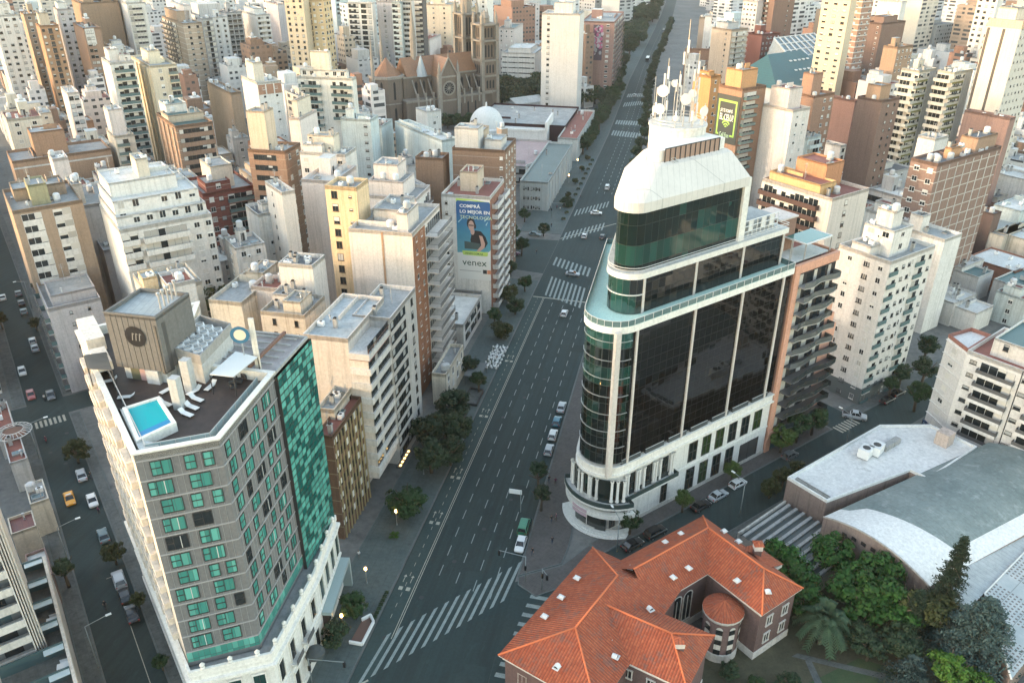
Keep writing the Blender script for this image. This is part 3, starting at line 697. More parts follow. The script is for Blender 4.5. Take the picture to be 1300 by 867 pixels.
block('pale blue grey slab with blank wall and one column of small windows',(470,152),432,480,36,'A',wall=w_teal,roof=m_deckw,L=[('col',1.3,.9,(.82,),'dark')],clut=3,seed=11)
block('narrow grey white house row with a roof shed below the church apse',(484,160),463,498,30,'A',wall=w_teal,L=[WN],clut=4,seed=12)
block('white stepped terrace block with rooftop pergolas behind the balcony tower',(528,252),462,546,36,'A',wall=w_pinkw,roof=m_deckg,tops=(T1(.1,.9,.25,.95,4.5,w_pinkw),T1(.3,.9,.4,.9,8.2,w_pinkw)),L=None,R=[balc(.1,.9,1.2,'bars')],clut=6,seed=13)
block('windowless brown brick block left of the tall advertisement',(562,201),527,570,37,'A',wall=wallm((.30,.195,.135),.35,'brick'),roof=m_deckg,clut=3,seed=14)
block('grey white windowless slab whose long bare wall slopes away below the church',(561,178),501,580,30,'G',wall=w_teal,roof=m_deckw,clut=5,big=False,seed=15)
ven = block('white block carrying the tall blue advertisement, with white angular balconies on its brown flank',(622,250),560,640,34.2,'A',wall=w_white,roof=m_terra,L=[('col',.7,.9,(.10,),'brn')],R=[balc(.12,.55,1.7,'solid',1,0,w_white),balc(.62,1.0,1.7,'solid',1,0,w_white)],tops=(T1(.35,.8,.35,.75,5.5,w_beige),),clut=4,seed=16)
vb = BLOCKS[-1]; bb_ = MB(); bb_.box(0,vb[2],-.05,0,0,33.2,0); bb_.build('brown_flank',[w_brick],vb[5])
block('tall brown brick block with sheet roofed tanks behind the advertisement',(641,191),574,655,40,'A',wall=w_brown,roof=m_sheet,L=[('col',.9,.9,(.93,))],R=[WN],tops=(T1(.05,.5,.5,.98,6.5,w_pale),T1(.2,.7,.1,.45,3,w_pale),T1(.5,.95,.5,.9,4.5,w_beige)),clut=5,seed=17)
block('low shop with a pale membrane roof below the advertisement',(611,370),566,626,7,'A','shop_row','shop',wall=w_pale,roof=m_deckw,clut=3,big=False,seed=18,R=[('rib',(.1,.9),1.8)])
block('low shop with a flat pale roof and roof plants next to the balcony tower',(588,412),545,611,7.5,'A','shop_row','shop',wall=w_pale,roof=m_deckw,clut=2,big=False,seed=19,R=[('rib',(.1,.9),1.8)])
block('small old house front with arched doors at the foot of the balcony tower',(566,475),548,588,8.5,'A','old_house','house',wall=w_cream,roof=m_deckg,clut=3,big=False,seed=20,R=[('win',1.2,1.8,3.2)])
block('weather stained old block with bare cream walls behind the hotel roof',(306,384),264,360,30,'A','old_block','apartment block',wall=w_dirty,roof=m_deckg,clut=4,big=False,seed=21,tops=(T1(.6,1,.1,.7,2.5,w_dirty),))
block('grey stained rooftop block with small windows, middle of the old roofs',(386,400),330,412,31,'A','old_block','apartment block',wall=W_((.47,.43,.37),1.0,'old'),roof=m_deckg,L=[('col',.8,1.4,(.3,.8),'brn')],clut=5,big=False,seed=22,tops=(T1(.1,.7,.1,.55,3,w_dirty),T1(.5,1,.6,1,2.4,w_pale)))
block('white windowless box house with an overgrown roof among the old roofs',(396,337),353,412,37,'A','old_block','apartment block',wall=w_white,roof=m_deckd,clut=6,big=False,seed=23)
block('low red roofed patio block under the white box house',(352,366),318,370,31,'A','old_block','house',wall=w_pinkw,roof=m_terra,clut=3,big=False,seed=24)
greyb = block('bare grey end wall of a street corner block with balconies on the street',(60,392),-26,127,22,'G',wall=w_greyp,roof=m_deckg,L=[balc(.02,.98,1.1,'glass',3,.6)],R=[('col',.6,.8,(.4,.75),'dark')],tops=(T1(.1,1,.1,.5,2.6,w_greyp),),clut=5,seed=30)
block('tall tan block with white framed window panels beside the left street',(15,268),-20,104,40,'G',wall=w_tan,roof=m_deckg,R=[('rib',(.10,.38),1.5,'std'),('rib',(.55,.80),1.5,'std')],tops=(T1(.3,.6,.2,.6,5,w_olive),T1(.1,.9,.5,.9,3,w_tan)),clut=6,seed=31)
tb = BLOCKS[-1]
for a,e in ((.10,.38),(.55,.80)):
 for k in range(8):
  bb_ = MB(); bb_.box(tb[2] * a,tb[2] * e,-.10,0,39.1 - 2.9 * (k + 1) - .38,39.1 - 2.9 * (k + 1) + .9,0); bb_.build('white_panel',[w_white],tb[5])
block('big white block of long balconies with stepped white roof terraces',(151,292),-22,268,38,'G',wall=w_white,roof=m_deckw,R=[balc(.22,.72,1.5,'solid'),balc(.0,.18,1.0,'solid'),('col',1.3,1.3,(.82,.95))],tops=(T1(.0,1,.10,1,3.0,w_white,None,[('win',1.4,1.8,2.4)],m_deckw),T1(.02,.97,.2,1,6.0,w_white,None,[('win',1.4,1.8,3.0)],m_deckw),T1(.05,.8,.4,1,9.0,w_white,None,None,m_deckw),T1(.4,.55,.5,.8,13,w_cream)),clut=4,seed=32)
block('dark red brick block with white blinds and glazed balconies in its middle',(257,246),-18,323,31,'G',wall=w_red,roof=m_deckg,R=[('col',1.3,1.4,(.15,)),('col',1.3,1.2,(.33,),'dark'),balc(.45,.95,1.1,'glass')],tops=(T1(.1,.6,.1,.6,3.0,w_red,None,[WS]),T1(.3,.75,.3,.9,6.5,w_cream)),clut=3,seed=33)
block('white block with a bare pale end wall and a row of small windows',(327,272),311,356,33,'G',wall=w_white,roof=m_deckd,R=[('col',1.3,1.0,(.5,.85))],tops=(T1(.3,.9,.2,.6,2.6),),clut=3,seed=34)
block('tall pinkish stair tower block with antennas on its flat roof',(357,244),336,374,41,'G',wall=w_pblank,roof=m_deckg,L=[('col',.6,.8,(.4,),'dark')],clut=6,big=False,seed=35)
block('brown brick block with cut corner, ribbon windows and a beige windowless roof cube',(361,192),314,381,43,'A',wall=wallm((.30,.19,.13),.35,'brick',(.36,.28,.21,.06)),roof=m_deckg,L=[('rib',(.15,.75),1.4)],R=[WS],tops=(T1(.1,.7,.45,.98,11,w_beige),),clut=4,seed=36)
block('cream house wall and orange box roof above the hotel plant cube',(186,372),168,256,32,'G',wall=w_cream,roof=m_alu,tops=(T1(.0,.3,.2,.6,3,w_yell),),clut=5,big=False,seed=37)
block('narrow white party wall block behind the hotel plant cube',(212,362),200,247,34,'G',wall=w_white,clut=3,big=False,seed=38)
block('low pinkish grey house with two balcony doors between grey wall and white balconies',(131,318),-14,174,23,'G',wall=w_greyp,roof=m_deckg,R=[('col',1.5,1.6,(.4,.75))],clut=3,big=False,seed=39)
block('brown tile shed strip at the foot of the grey end wall',(108,470),-12,160,8,'G','street_house','house',wall=w_brick,roof=m_deckw,clut=3,big=False,seed=40)
block('grey rendered block with scaffold stained wall behind the tan block',(98,262),-20,150,33,'G',wall=W_((.55,.51,.48),.9,'old'),roof=m_deckg,tops=(T1(.0,.3,.2,.7,5.5,w_cream),),clut=5,seed=41)
block('brown tower with a sloping teal roof and ribbed side wall',(222,160),198,270,40,'G',wall=w_brownl,roof=m_tealroof,L=[('fin',4,1.2,.5,W_((.40,.30,.23),.3))],R=[('rib',(.08,.95),1.3)],tops=(T1(.0,1,.35,.75,2.5,w_beige,None,None,m_tealroof),T1(.1,.7,.6,1,5,w_white)),clut=0,seed=42)
block('broad windowless brown brick block with pale concrete lines',(15,205),-16,140,30,'G',wall=wallm((.32,.21,.145),.4,'brick'),roof=m_deckg,tops=(T1(.25,.6,.3,.9,8,W_((.34,.21,.14),.3,'brick')),),clut=4,seed=43)
bk = BLOCKS[-1]
for z in (20.5,27.2):
 bb_ = MB(); bb_.box(0,bk[2],-.08,0,z,z + .5,0); bb_.build('concrete_line',[w_pale],bk[5])
block('cream low block with few windows behind the brown windowless block',(8,152),-18,53,37,'G',wall=w_cream,R=[('win',1.4,1.3,5)],clut=4,seed=44)
block('white narrow tower with dark loggias right of the brown windowless block',(145,173),-14,170,34,'G',wall=w_cream,R=[balc(.05,.68,1.0,'glass')],tops=(T1(.0,.8,.2,.8,9,w_pinkw),),clut=3,seed=45)
block('white blank box tower in front of the brown windowless block',(66,202),-9,86,38,'G',wall=w_pinkw,roof=m_deckw,clut=2,big=False,seed=46)
block('white and pink striped tower beside green trees',(85,118),-15,100,42,'G',wall=w_pinkw,R=[('col',1.5,1.4,(.25,.7),'dark')],L=None,clut=3,seed=47)
block('small orange brick cube house below the striped tower',(98,155),-10,118,26,'G','street_house','house',wall=W_((.42,.26,.17),.4,'brick'),clut=2,big=False,seed=48)
block('tall cream block with vertical ribs on its long lit side',(190,84),166,224,49,'G',wall=W_((.66,.58,.45),.35),roof=m_deckg,L=[('fin',5,1.4,.6,W_((.68,.58,.42),.3))],R=[('win',1.3,1.5,3.2,(.1,.6)),balc(.65,.98,1.1,'glass')],tops=(T1(.2,.7,.3,.7,5),),clut=4,seed=49)
block('white tower with rounded pale blue balconies',(139,80),128,170,51,'G',wall=w_white,R=[balc(.12,.95,1.6,'glass')],tops=(T1(.1,.6,.3,.8,5,w_white),T1(.5,1,.2,.7,3)),clut=3,seed=50)
block('very tall white tower of many small windows at the edge of view',(-10,20),-22,23,57,'G',wall=w_white,R=[('win',1.5,1.2,2.6,(0,.95),'dark')],L=[WS],tops=(T1(.0,.8,.1,.9,6,w_white,None,[WD]),),clut=3,seed=51)
block('slim brown tower with a white window strip, half behind the very tall white tower',(30,18),-16,50,55,'G',wall=w_tan,R=[('col',1.4,1.5,(.3,.75))],clut=3,seed=52)
block('orange brown brick tower with balconies up its middle',(50,33),-14,74,54,'G',wall=W_((.36,.22,.135),.3,'brick'),R=[('col',1.2,1.3,(.15,.85),'brn'),balc(.38,.62,1.1,'bars')],tops=(T1(.1,.7,.3,.8,6,w_beige),),clut=3,seed=53)
block('pale grey tower full of windows between two brown towers',(73,12),-16,91,56,'G',wall=w_greyp,R=[WD],tops=(T1(.1,.8,.2,.8,4,w_white),),clut=3,seed=54)
block('brown tower whose front carries a white and dark window strip',(105,36),92,127,50,'G',wall=W_((.33,.22,.16),.3,'brick'),R=[('col',1.6,1.4,(.22,.45),'dark')],clut=3,seed=55)
bw = BLOCKS[-1]; bb_ = MB(); bb_.box(bw[2] * .08,bw[2] * .62,-.02,0,42,49.5,0); bb_.build('white_panel',[w_white],bw[5])
block('broad windowless brown tower with lit edges at its top',(103,4),90,150,58,'G',wall=W_((.31,.22,.155),.3,'brick'),tops=(T1(.1,.4,.2,.8,5),T1(.6,.9,.2,.8,4)),clut=3,seed=56)
block('white tower with a blank lit side and dark balconies',(160,4),143,184,58,'G',wall=w_white,R=[balc(.05,.8,1.2,'bars')],tops=(T1(.1,.9,.2,.8,5,w_white),),clut=3,seed=57)
block('beige block with dark slanting balconies and cream floor bands',(232,30),205,256,46,'G',wall=W_((.48,.38,.29),.3,'brick',(.60,.55,.45,.10)),L=[balc(.0,.7,1.6,'bars')],R=[('col',1.4,1.3,(.3,.75),'dark')],tops=(T1(.1,.8,.3,.9,6,w_tan),T1(.5,.9,.3,.9,9,w_pinkw)),clut=4,seed=58)
block('dark grey balcony block beside the beige banded block',(256,24),250,270,48,'G',wall=w_grey,R=[balc(.02,.98,1.3,'bars')],clut=3,seed=59)
block('white gridded block with square windows',(270,22),-16,288,47,'G',wall=w_white,R=[('win',1.2,1.4,2.6,(0,1),'dark')],clut=3,seed=60)
block('grey frame block with open gridded loggias',(287,16),-14,306,49,'G',wall=w_grey,R=[balc(.02,.98,1.2,'barsw',3,.3)],clut=3,seed=61)
block('white stepped block with black horizontal loggias',(325,19),307,342,47,'G',wall=w_white,R=[balc(.05,.95,1.4,'solid')],tops=(T1(.05,.8,.2,.9,4,w_white),),clut=3,seed=62)
block('grey violet windowless slab right of the stepped white block',(352,5),338,362,50,'G',wall=w_greyp,clut=3,seed=63)
block('yellowish tower of square windows',(384,-4),360,392,62,'A',wall=W_((.58,.49,.36),.3),L=[('win',1.3,1.5,2.6,(0,1),'dark')],clut=3,seed=64)
block('ochre tower with balconies joined to the yellowish tower',(410,0),385,420,60,'A',wall=W_((.56,.43,.26),.3),L=[('win',1.4,1.3,2.8),balc(.0,.35,1.2,'bars')],R=[WD],clut=3,seed=65)
block('white block with brown top band and blank lit side',(326,105),306,357,46,'G',wall=w_white,roof=m_deckw,R=[('win',1.0,.9,3.6)],tops=(T1(.1,.55,.3,.8,7,w_cream),),clut=3,seed=66)
bw = BLOCKS[-1]
for k in range(3):
 bb_ = MB(); bb_.box(bw[2] * (.03 + .33 * k),bw[2] * (.31 + .33 * k),-.06,0,41.5,45,0); bb_.build('brown_panel',[W_((.34,.20,.14),.3,'brick')],bw[5])
block('brown brick lump with bare walls left of the white block with the brown band',(292,118),262,306,38,'G',wall=w_tan,clut=5,seed=67)
block('white stepped block with long glazed balconies and a bare stair tower',(447,100),377,452,46,'A',wall=W_((.60,.58,.53),.4),roof=m_deckw,L=[balc(.04,.42,1.4,'glass'),balc(.62,.97,1.4,'glass')],tops=(T1(.1,.9,.1,.95,3.4,None,[('win',1.5,1.6,2.6)]),T1(.2,.9,.4,.75,10,w_cream)),clut=4,seed=68)
block('small white pink roof house in front of the brown brick block',(380,150),366,402,43,'A',wall=w_pinkw,roof=m_terra,tops=(T1(.1,.9,.2,.8,6,w_cream),),clut=4,seed=69)
block('white block with left hand balconies before the blue roof shed',(451,55),434,466,33,'G',wall=w_white,L=[balc(.0,.9,1.3,'solid')],R=None,roof=m_deckw,tops=(T1(.1,.9,.2,.9,4,w_white),T1(.2,.8,.4,.9,8,w_white)),clut=5,seed=70)
block('white corner block with small square windows behind the apse',(492,66),464,528,27,'G',wall=w_white,roof=m_deckw,R=[('win',1.2,1.2,3.0,(0,1),'dark')],L=None,tops=(T1(.15,.9,.2,.9,3,w_white),),clut=3,seed=71)
block('pink white windowless slab rising behind the church nave',(588,46),548,596,31,'A',wall=w_pblank,roof=m_deckw,clut=2,big=False,seed=72)
block('low cream house with a red parapet left of the church towers',(545,50),520,560,33,'A','street_house','house',wall=w_pinkw,roof=m_terra,L=[WN],clut=4,seed=73)
block('white framed block with dark blue glass bays',(472,4),440,476,55,'A',wall=w_white,L=[('rib',(.06,.45),2.0),('rib',(.55,.95),2.0)],clut=3,seed=74)
block('pinkish slab with one column of dark windows',(497,2),478,503,55,'A',wall=w_greyp,L=[('col',1.2,1.4,(.5,),'dark')],clut=2,seed=75)
block('grey green glass slab between the pinkish slab and the black block',(508,3),497,512,56,'A',wall=w_teal,L=[('rib',(.05,.95),1.7)],clut=2,seed=76)
block('white lined narrow block left of the black block',(522,0),510,526,57,'A',wall=w_pale,L=[balc(.05,.95,1.0,'solid')],clut=2,seed=77)
block('black block of dark balconies',(536,-2),523,541,57,'A',wall=W_((.10,.095,.095),.3),L=[balc(.03,.97,1.1,'bars')],clut=2,seed=78)
block('cream slab with a blank lit front above the church',(572,6),538,582,50,'A',wall=W_((.66,.56,.43),.35),L=[('col',1.0,1.0,(.35,.75),'dark')],clut=2,seed=79)
block('ochre block half hidden by the taller church tower',(600,10),575,612,47,'A',wall=W_((.50,.42,.28),.3),L=[WD],clut=3,seed=80)
block('white slab with a column of black windows right of the church towers',(618,-2),606,626,52,'A',wall=w_white,L=[('col',1.4,1.6,(.6,),'dark')],clut=2,seed=81)
block('white office block with black floor lines and a stepped cut roof beside the church',(679,68),637,690,22,'A','office_block','office block',wall=w_white,roof=m_deckw,L=[('rib',(.02,.98),.5)],tops=(T1(.1,.9,.15,.85,3.3,w_white),),clut=3,seed=82,fl=3.2)
block('pinkish low house with a dark teal pitched roof above the lined office block',(653,36),633,664,34,'A','street_house','house',wall=w_pinkw,roof=m_tealroof,L=[WN],clut=2,seed=83)
block('tallest plain white tower beside the avenue trees, one window column on its left',(736,18),688,742,55,'A',wall=W_((.52,.505,.48),.25),roof=m_deckw,L=[('col',1.4,1.2,(.18,),'dark')],tops=(T1(.1,.8,.2,.7,6,w_white),),clut=3,seed=84)
block('ribbed pale concrete block with a dark window column in front of the plain white tower',(718,72),693,747,25,'G','office_block','office block',wall=W_((.50,.49,.46),.5),roof=m_deckg,R=[('fin',9,.7,.5)],L=[('col',1.4,1.8,(.75,),'dark'),('fin',4,.7,.5)],clut=4,seed=85)
block('pinkish brown block with a painted mural and small square windows',(780,28),738,792,44,'A',wall=wallm((.34,.215,.185),.35,'brick'),L=[('col',1.8,1.3,(.12,.82))],R=[balc(.05,.95,1.3,'bars')],clut=3,seed=86)
mb_ = BLOCKS[-1]
def mural():
 b = MB(); rnd = random.Random(11); Ly = mb_[3]
 for k in range(46):
  y = Ly * (1 - rnd.uniform(.38,.66)); z = rnd.uniform(24,41); s = rnd.uniform(.5,1.6)
  b.face([(-.04 - .002 * k,y + s * math.cos(j * 1.05 + k),z + s * 1.3 * math.sin(j * 1.05 + k)) for j in range(6)][::-1],rnd.randrange(4))
 b.face([(-.03,Ly * .62,22),(-.03,Ly * .33,22),(-.03,Ly * .33,42),(-.03,Ly * .62,42)],4); return b
mural().build('mural',[plain('mural_pink',(.45,.12,.22),.7),plain('mural_grey',(.30,.30,.32),.7),plain('mural_plum',(.14,.04,.09),.7),plain('mural_pale',(.5,.42,.44),.7),plain('mural_ground',(.10,.07,.09),.8)],mb_[5])
block('small cream three storey house with a flat roof at the kerb below the mural block',(770,90),748,778,14,'A','street_house','house',wall=w_cream,roof=m_deckd,L=[WN],R=[WN],clut=2,seed=87)
billb = block('brown brick block carrying the green framed advertisement, balconies down its right side',(943,113),913,973,50,'G',wall=W_((.31,.19,.13),.35,'brick'),roof=m_deckg,R=[balc(.08,.62,1.3,'glass',1,0,w_brick)],tops=(T1(.0,.7,.1,.8,6.5,W_((.52,.29,.15),.3)),),clut=3,seed=100)
block('orange lit brick block left of the green framed advertisement',(903,97),881,916,48,'G',wall=W_((.50,.27,.12),.3),roof=m_deckg,R=[WN],tops=(T1(.3,.9,.3,.9,2),),clut=3,seed=101)
block('brown theatre like hall with a steep sloping brick gable',(870,62),846,910,28,'V','gabled_hall','hall',wall=W_((.30,.185,.13),.3,'brick'),roof=m_deckg,clut=2,big=False,seed=102)
block('grey brown windowless slab at the bend of the avenue',(888,22),850,895,45,'V',wall=W_((.33,.27,.22),.4),clut=2,seed=103)
block('thin white slab with dark slit windows beside the grey brown slab',(895,20),-10,904,44,'V',wall=w_white,L=[('col',1.0,1.4,(.5,),'dark')],clut=2,seed=104)
block('beige tower with gridded balconies on its right side',(929,38),904,950,44,'G',wall=W_((.42,.34,.27),.35),R=[balc(.05,.95,1.3,'barsw')],L=[('col',1.0,1.1,(.75,),'dark')],tops=(T1(.1,.8,.3,.9,4,w_grey,None,None,m_tealroof),),clut=3,seed=105)
block('red brown windowless wall block joined to small brick block',(968,44),949,991,38,'G',wall=W_((.20,.085,.07),.3,'brick'),R=[('win',1.1,1.1,3.0)],clut=3,seed=106)
block('white tower of rows of small dark windows above the red wall',(962,2),944,970,52,'G',wall=w_pinkw,L=[('win',1.2,1.0,2.5,(0,1),'dark')],clut=2,seed=107)
block('dark brown tower with deep recessed balconies',(984,-2),966,1010,54,'G',wall=W_((.22,.14,.11),.3,'brick'),L=[balc(.1,.6,1.3,'solid')],R=[('col',1,1,(.7,),'dark')],clut=2,seed=108)
block('teal painted low block with white graffiti marks',(998,70),965,1003,28,'G','street_house','house',wall=W_((.06,.16,.17),.4),clut=2,big=False,seed=109)
block('white stepped block with a pink lit side wall and rooftop box',(1007,140),969,1029,44,'G',wall=W_((.66,.61,.56),.45),roof=m_terra,R=[('col',1.0,1.2,(.3,.7))],tops=(T1(.1,.9,.25,.9,7,w_pinkw),),clut=4,seed=110)
block('brown brick tower with a bare side and small white windows',(1034,122),1010,1060,44,'G',wall=W_((.32,.20,.145),.3,'brick'),R=[('col',1.1,1.2,(.55,.85))],tops=(T1(.0,.5,.2,.8,8),),clut=2,seed=111)
block('grey house with dark window pairs below the advertisement block',(962,172),958,995,30,'G',wall=W_((.36,.38,.37),.5),L=None,R=[('win',1.5,1.5,3.2,(0,1),'dark')],clut=4,seed=112)
block('pale blue white balcony block behind the orange lit terrace',(1026,175),1010,1043,31,'G',wall=w_teal,R=[balc(.05,.95,1.2,'solid')],clut=4,seed=113)
block('low white house with a red dome like roof between brown towers',(1068,185),1045,1075,18,'G','street_house','house',wall=w_white,roof=m_terra,R=[WD],clut=1,big=False,seed=114)
block('yellow white tower of brown window bands',(1082,-8),1046,1090,66,'G',wall=W_((.58,.50,.37),.25),L=[('win',2.0,1.2,4.2,(0,1),'brn')],R=None,clut=2,seed=115)
block('brown and white checked tower joined to the yellow white tower',(1098,-12),1086,1112,64,'G',wall=W_((.36,.22,.16),.3,'brick',(.6,.55,.5,.2)),L=[('win',1.2,1.2,2.6)],R=[WS],clut=2,seed=116)
block('white windowless slab with grey joints beyond the brown towers',(1145,2),1115,1152,54,'G',wall=w_white,clut=2,seed=117)
block('squat dark brown brick block with stepped top',(1120,30),1098,1150,45,'G',wall=W_((.23,.15,.12),.3,'brick'),L=[('col',1,1,(.8,))],tops=(T1(.2,.8,.2,.8,4),),clut=3,seed=118)
block('tan brick tower with rounded corner',(1140,60),1122,1160,45,'G',wall=W_((.36,.245,.17),.3,'brick'),R=[WN],clut=3,seed=119)
block('large dark brown windowless block with a stepped right side',(1120,128),1089,1143,42,'G',wall=W_((.235,.155,.125),.35,'brick'),roof=m_deckg,R=[('col',1.0,1.0,(.4,.75),'dark')],tops=(T1(.1,.7,.2,.8,5.5,W_((.36,.24,.16),.3,'brick')),),clut=4,seed=120)
block('brown brick mass with bare walls below the dark teal hall roof',(1086,128),1040,1092,34,'G',wall=W_((.19,.115,.10),.3,'brick'),clut=3,seed=121)
for k,(A_,l_,r_,nm) in enumerate((((1168,90),1145,1190,'cream and green balcony tower, front one of the twin pair'),((1212,92),1191,1236,'cream and green balcony tower, the second of the twin pair nearer the white slab'))):
 block(nm,A_,l_,r_,47,'G',wall=W_((.56,.54,.47),.4),roof=m_deckg,L=[balc(.0,1,2.0,'solid')],R=[('col',1.6,1.5,(.3,),'dark'),('rib',(.0,.6),1.3,'std')],clut=4,seed=122 + k,group='twin balcony towers')
 q_ = BLOCKS[-1]; bb_ = MB(); bb_.box(q_[2] * .62,q_[2],-.05,0,0,46,0); bb_.build('grey_stair_strip',[w_grey],q_[5])
 for j in range(12): bb_ = MB(); bb_.box(0,q_[2] * .58,-.06,0,45.2 - 2.9 * j - 2.8,45.2 - 2.9 * j - 2.0,0); bb_.build('olive_panel',[W_((.20,.19,.07),.3)],q_[5])
block('brick and concrete gridded block with white window boxes on its narrow front',(1191,208),1157,1272,43,'G',wall=w_grid,roof=m_deckd,L=[('col',1.5,1.3,(.28,.78))],R=[('fin',8,.28,.10,w_pale)],tops=(T1(.66,1,.2,.9,4.2,W_((.34,.235,.17),.3,'brick')),T1(.3,.5,.3,.6,3,W_((.46,.27,.16),.3))),clut=7,big=False,seed=124)
block('tall white slab with two dark grooves on its broad bare side',(1299,28),1256,1330,66,'G',wall=W_((.58,.55,.49),.3),roof=m_deckd,L=None,R=[('win',.6,.8,2.2,(0,1),'dark')],tops=(T1(.1,.9,.3,.9,5,w_cream),),clut=3,seed=125)
ws = BLOCKS[-1]
for f_ in (.06,.52): bb_ = MB(); bb_.box(-.06,0,ws[3] * (1 - f_) - .5,ws[3] * (1 - f_) + .5,0,63,0); bb_.build('dark_groove',[m_dframe],ws[5])
bb_ = MB(); bb_.box(-.08,ws[2] + .05,-.05,ws[3],63.4,66.05,0); bb_.build('top_band',[W_((.58,.43,.30),.3)],ws[5])
block('white tower of small dark windows at the upper right horizon',(1268,-4),1243,1275,62,'G',wall=w_white,L=[WD],clut=2,seed=126)
block('pinkish brown brick block with a dark groove below the tall white slab',(1283,150),1225,1290,38,'G',wall=W_((.31,.20,.17),.35,'brick'),roof=m_deckg,clut=4,seed=127)
block('white house with blue doors under the twin balcony towers',(1188,176),1166,1205,38,'G','street_house','house',wall=w_white,L=[('win',1.3,1.8,2.8)],clut=2,seed=128)
ora = block('apartment block with an orange lit brick roof box and sloped dormer terrace',(1057,252),968,1104,38,'G',wall=W_((.64,.58,.52),.4),roof=m_terra,L=[balc(.02,.85,1.6,'solid',1,0,W_((.10,.06,.05),.3))],R=[('col',1.2,1.4,(.4,),'brn')],tops=(T1(.05,.5,.2,.95,3.0,W_((.62,.40,.20),.3)),T1(.45,.95,.35,.8,6.5,W_((.46,.235,.13),.3,'brick'))),clut=5,big=False,seed=130)
block('white tower with slit windows on its blank front and dark loggias on the street side',(1131.5,332),1066,1188,35.5,'G',wall=W_((.59,.565,.53),.25),roof=m_deckg,L=[('col',1.1,1.3,(.25,.84),'std'),('col',.28,1.0,(.54,.58,.62),'dark')],R=[balc(.02,.2,.3,'glass'),('col',.9,.9,(.32,.45,.93),'dark'),balc(.6,.8,.3,'glass'),('col',.6,1.4,(.52,),'std')],tops=(T1(.2,.65,.2,.8,6,w_white,[('win',1.6,1.3,3)],[WS]),T1(.3,.55,.35,.7,9.5,w_white),T1(.0,.3,.4,.8,2.5)),clut=5,seed=131)
bw = BLOCKS[-1]; bb_ = MB(); bb_.box(-.05,bw[2],-.05,bw[3],0,4.2,0); bb_.build('ground_floor',[plain('shopfront_grey',(.10,.12,.12),.5)],bw[5])
block('white gabled party wall with a stair head and slanting metal roof',(1200,304),1148,1222,27,'G','street_house','apartment block',wall=w_white,roof=m_sheet,tops=(T1(.0,.5,.6,.95,5,w_white),),clut=2,big=False,seed=132)
block('white stepped terrace house behind the white tower',(1158,282),1100,1176,27,'G','street_house','apartment block',wall=w_white,roof=m_terra,L=[('col',1.4,1.2,(.3,.7),'dark')],tops=(T1(.1,.7,.3,.9,3.5),),clut=5,seed=133)
block('dark glazed low hall with a rounded pale roof and black window strips',(1152,252),1103,1172,15,'G','low_hall','hall',wall=w_grey,roof=m_deckw,L=[('rib',(.02,.98),1.9)],fl=4.2,clut=2,seed=134)
# ---- glass office tower on the corner
m_stone = wallm((.72,.70,.65),.3,'stone',fl=3.4)
m_stoned = wallm((.50,.48,.44),.6,'stone_worn')
m_tower = curtain('tower_glass',(.003,.004,.0045),(.018,.017,.016),.10,1.55,1.72,(.012,.013,.014),.05,.04,1.36,big=.06)
m_towerc = curtain('tower_glass_corner',(.004,.007,.007),(.012,.035,.03),.2,1.2,3.44,(.02,.03,.03),.06,.04,2.0,rowc=(.015,.07,.058),rows=(9,11))  # teal rows paint in the sky mirrored by the curved glass
m_towerm = curtain('tower_glass_mid',(.007,.009,.010),(.03,.028,.024),.14,1.5,1.75,(.012,.013,.014),.05,.05,1.6)
m_towermc = curtain('tower_glass_mid_corner',(.006,.010,.010),(.012,.055,.045),.4,1.15,3.5,(.02,.03,.03),.06,.05,2.0)
m_towert = curtain('tower_glass_top',(.005,.015,.013),(.012,.05,.04),.18,1.5,3.35,(.012,.018,.018),.05,.05,1.55,rowc=(.014,.062,.05),rows=(15,),big=.12)  # paler bottom row is mirrored sky put into the colour
m_pier = wallm((.56,.52,.48),.35,'pier')
m_band = wallm((.70,.69,.64),.2,'band')
m_terr = groundm('terrace_deck',(.40,.60,.53),(.50,.68,.60),.3,None)
def fillet(corner_in,d1,d2,r,n=9):
 """points of an arc of radius r between two wall directions leaving the corner (unit vectors)"""
 c = Vector(corner_in[:2]); d1 = Vector(d1[:2]).normalized(); d2 = Vector(d2[:2]).normalized()
 ang = math.acos(max(-1,min(1,d1.dot(d2)))); t = r / math.tan(ang / 2); bis = (d1 + d2).normalized(); ce = c + bis * (r / math.sin(ang / 2))
 p1,p2 = c + d1 * t,c + d2 * t; a1 = math.atan2(p1.y - ce.y,p1.x - ce.x); a2 = math.atan2(p2.y - ce.y,p2.x - ce.x)
 da = (a2 - a1 + math.pi) % (2 * math.pi) - math.pi
 return [tuple(ce + Vector((math.cos(a1 + da * k / n),math.sin(a1 + da * k / n))) * r) for k in range(n + 1)],p1,p2
dA,dS = azv(AVE),azv(54.2)
def lineX(p,d,q,e):
 p,d,q,e = [Vector(x[:2]) for x in (p,d,q,e)]; den = d.x * e.y - d.y * e.x; k = ((q.x - p.x) * e.y - (q.y - p.y) * e.x) / den; return p + d * k
Tw = thing('office_tower','black glass office tower with a rounded corner, white stone base and stepped green terrace','office tower',RS(0,0))
Tw0 = Vector((Tw.location.x,Tw.location.y))
def tl(p): return (p[0] - Tw0.x,p[1] - Tw0.y)
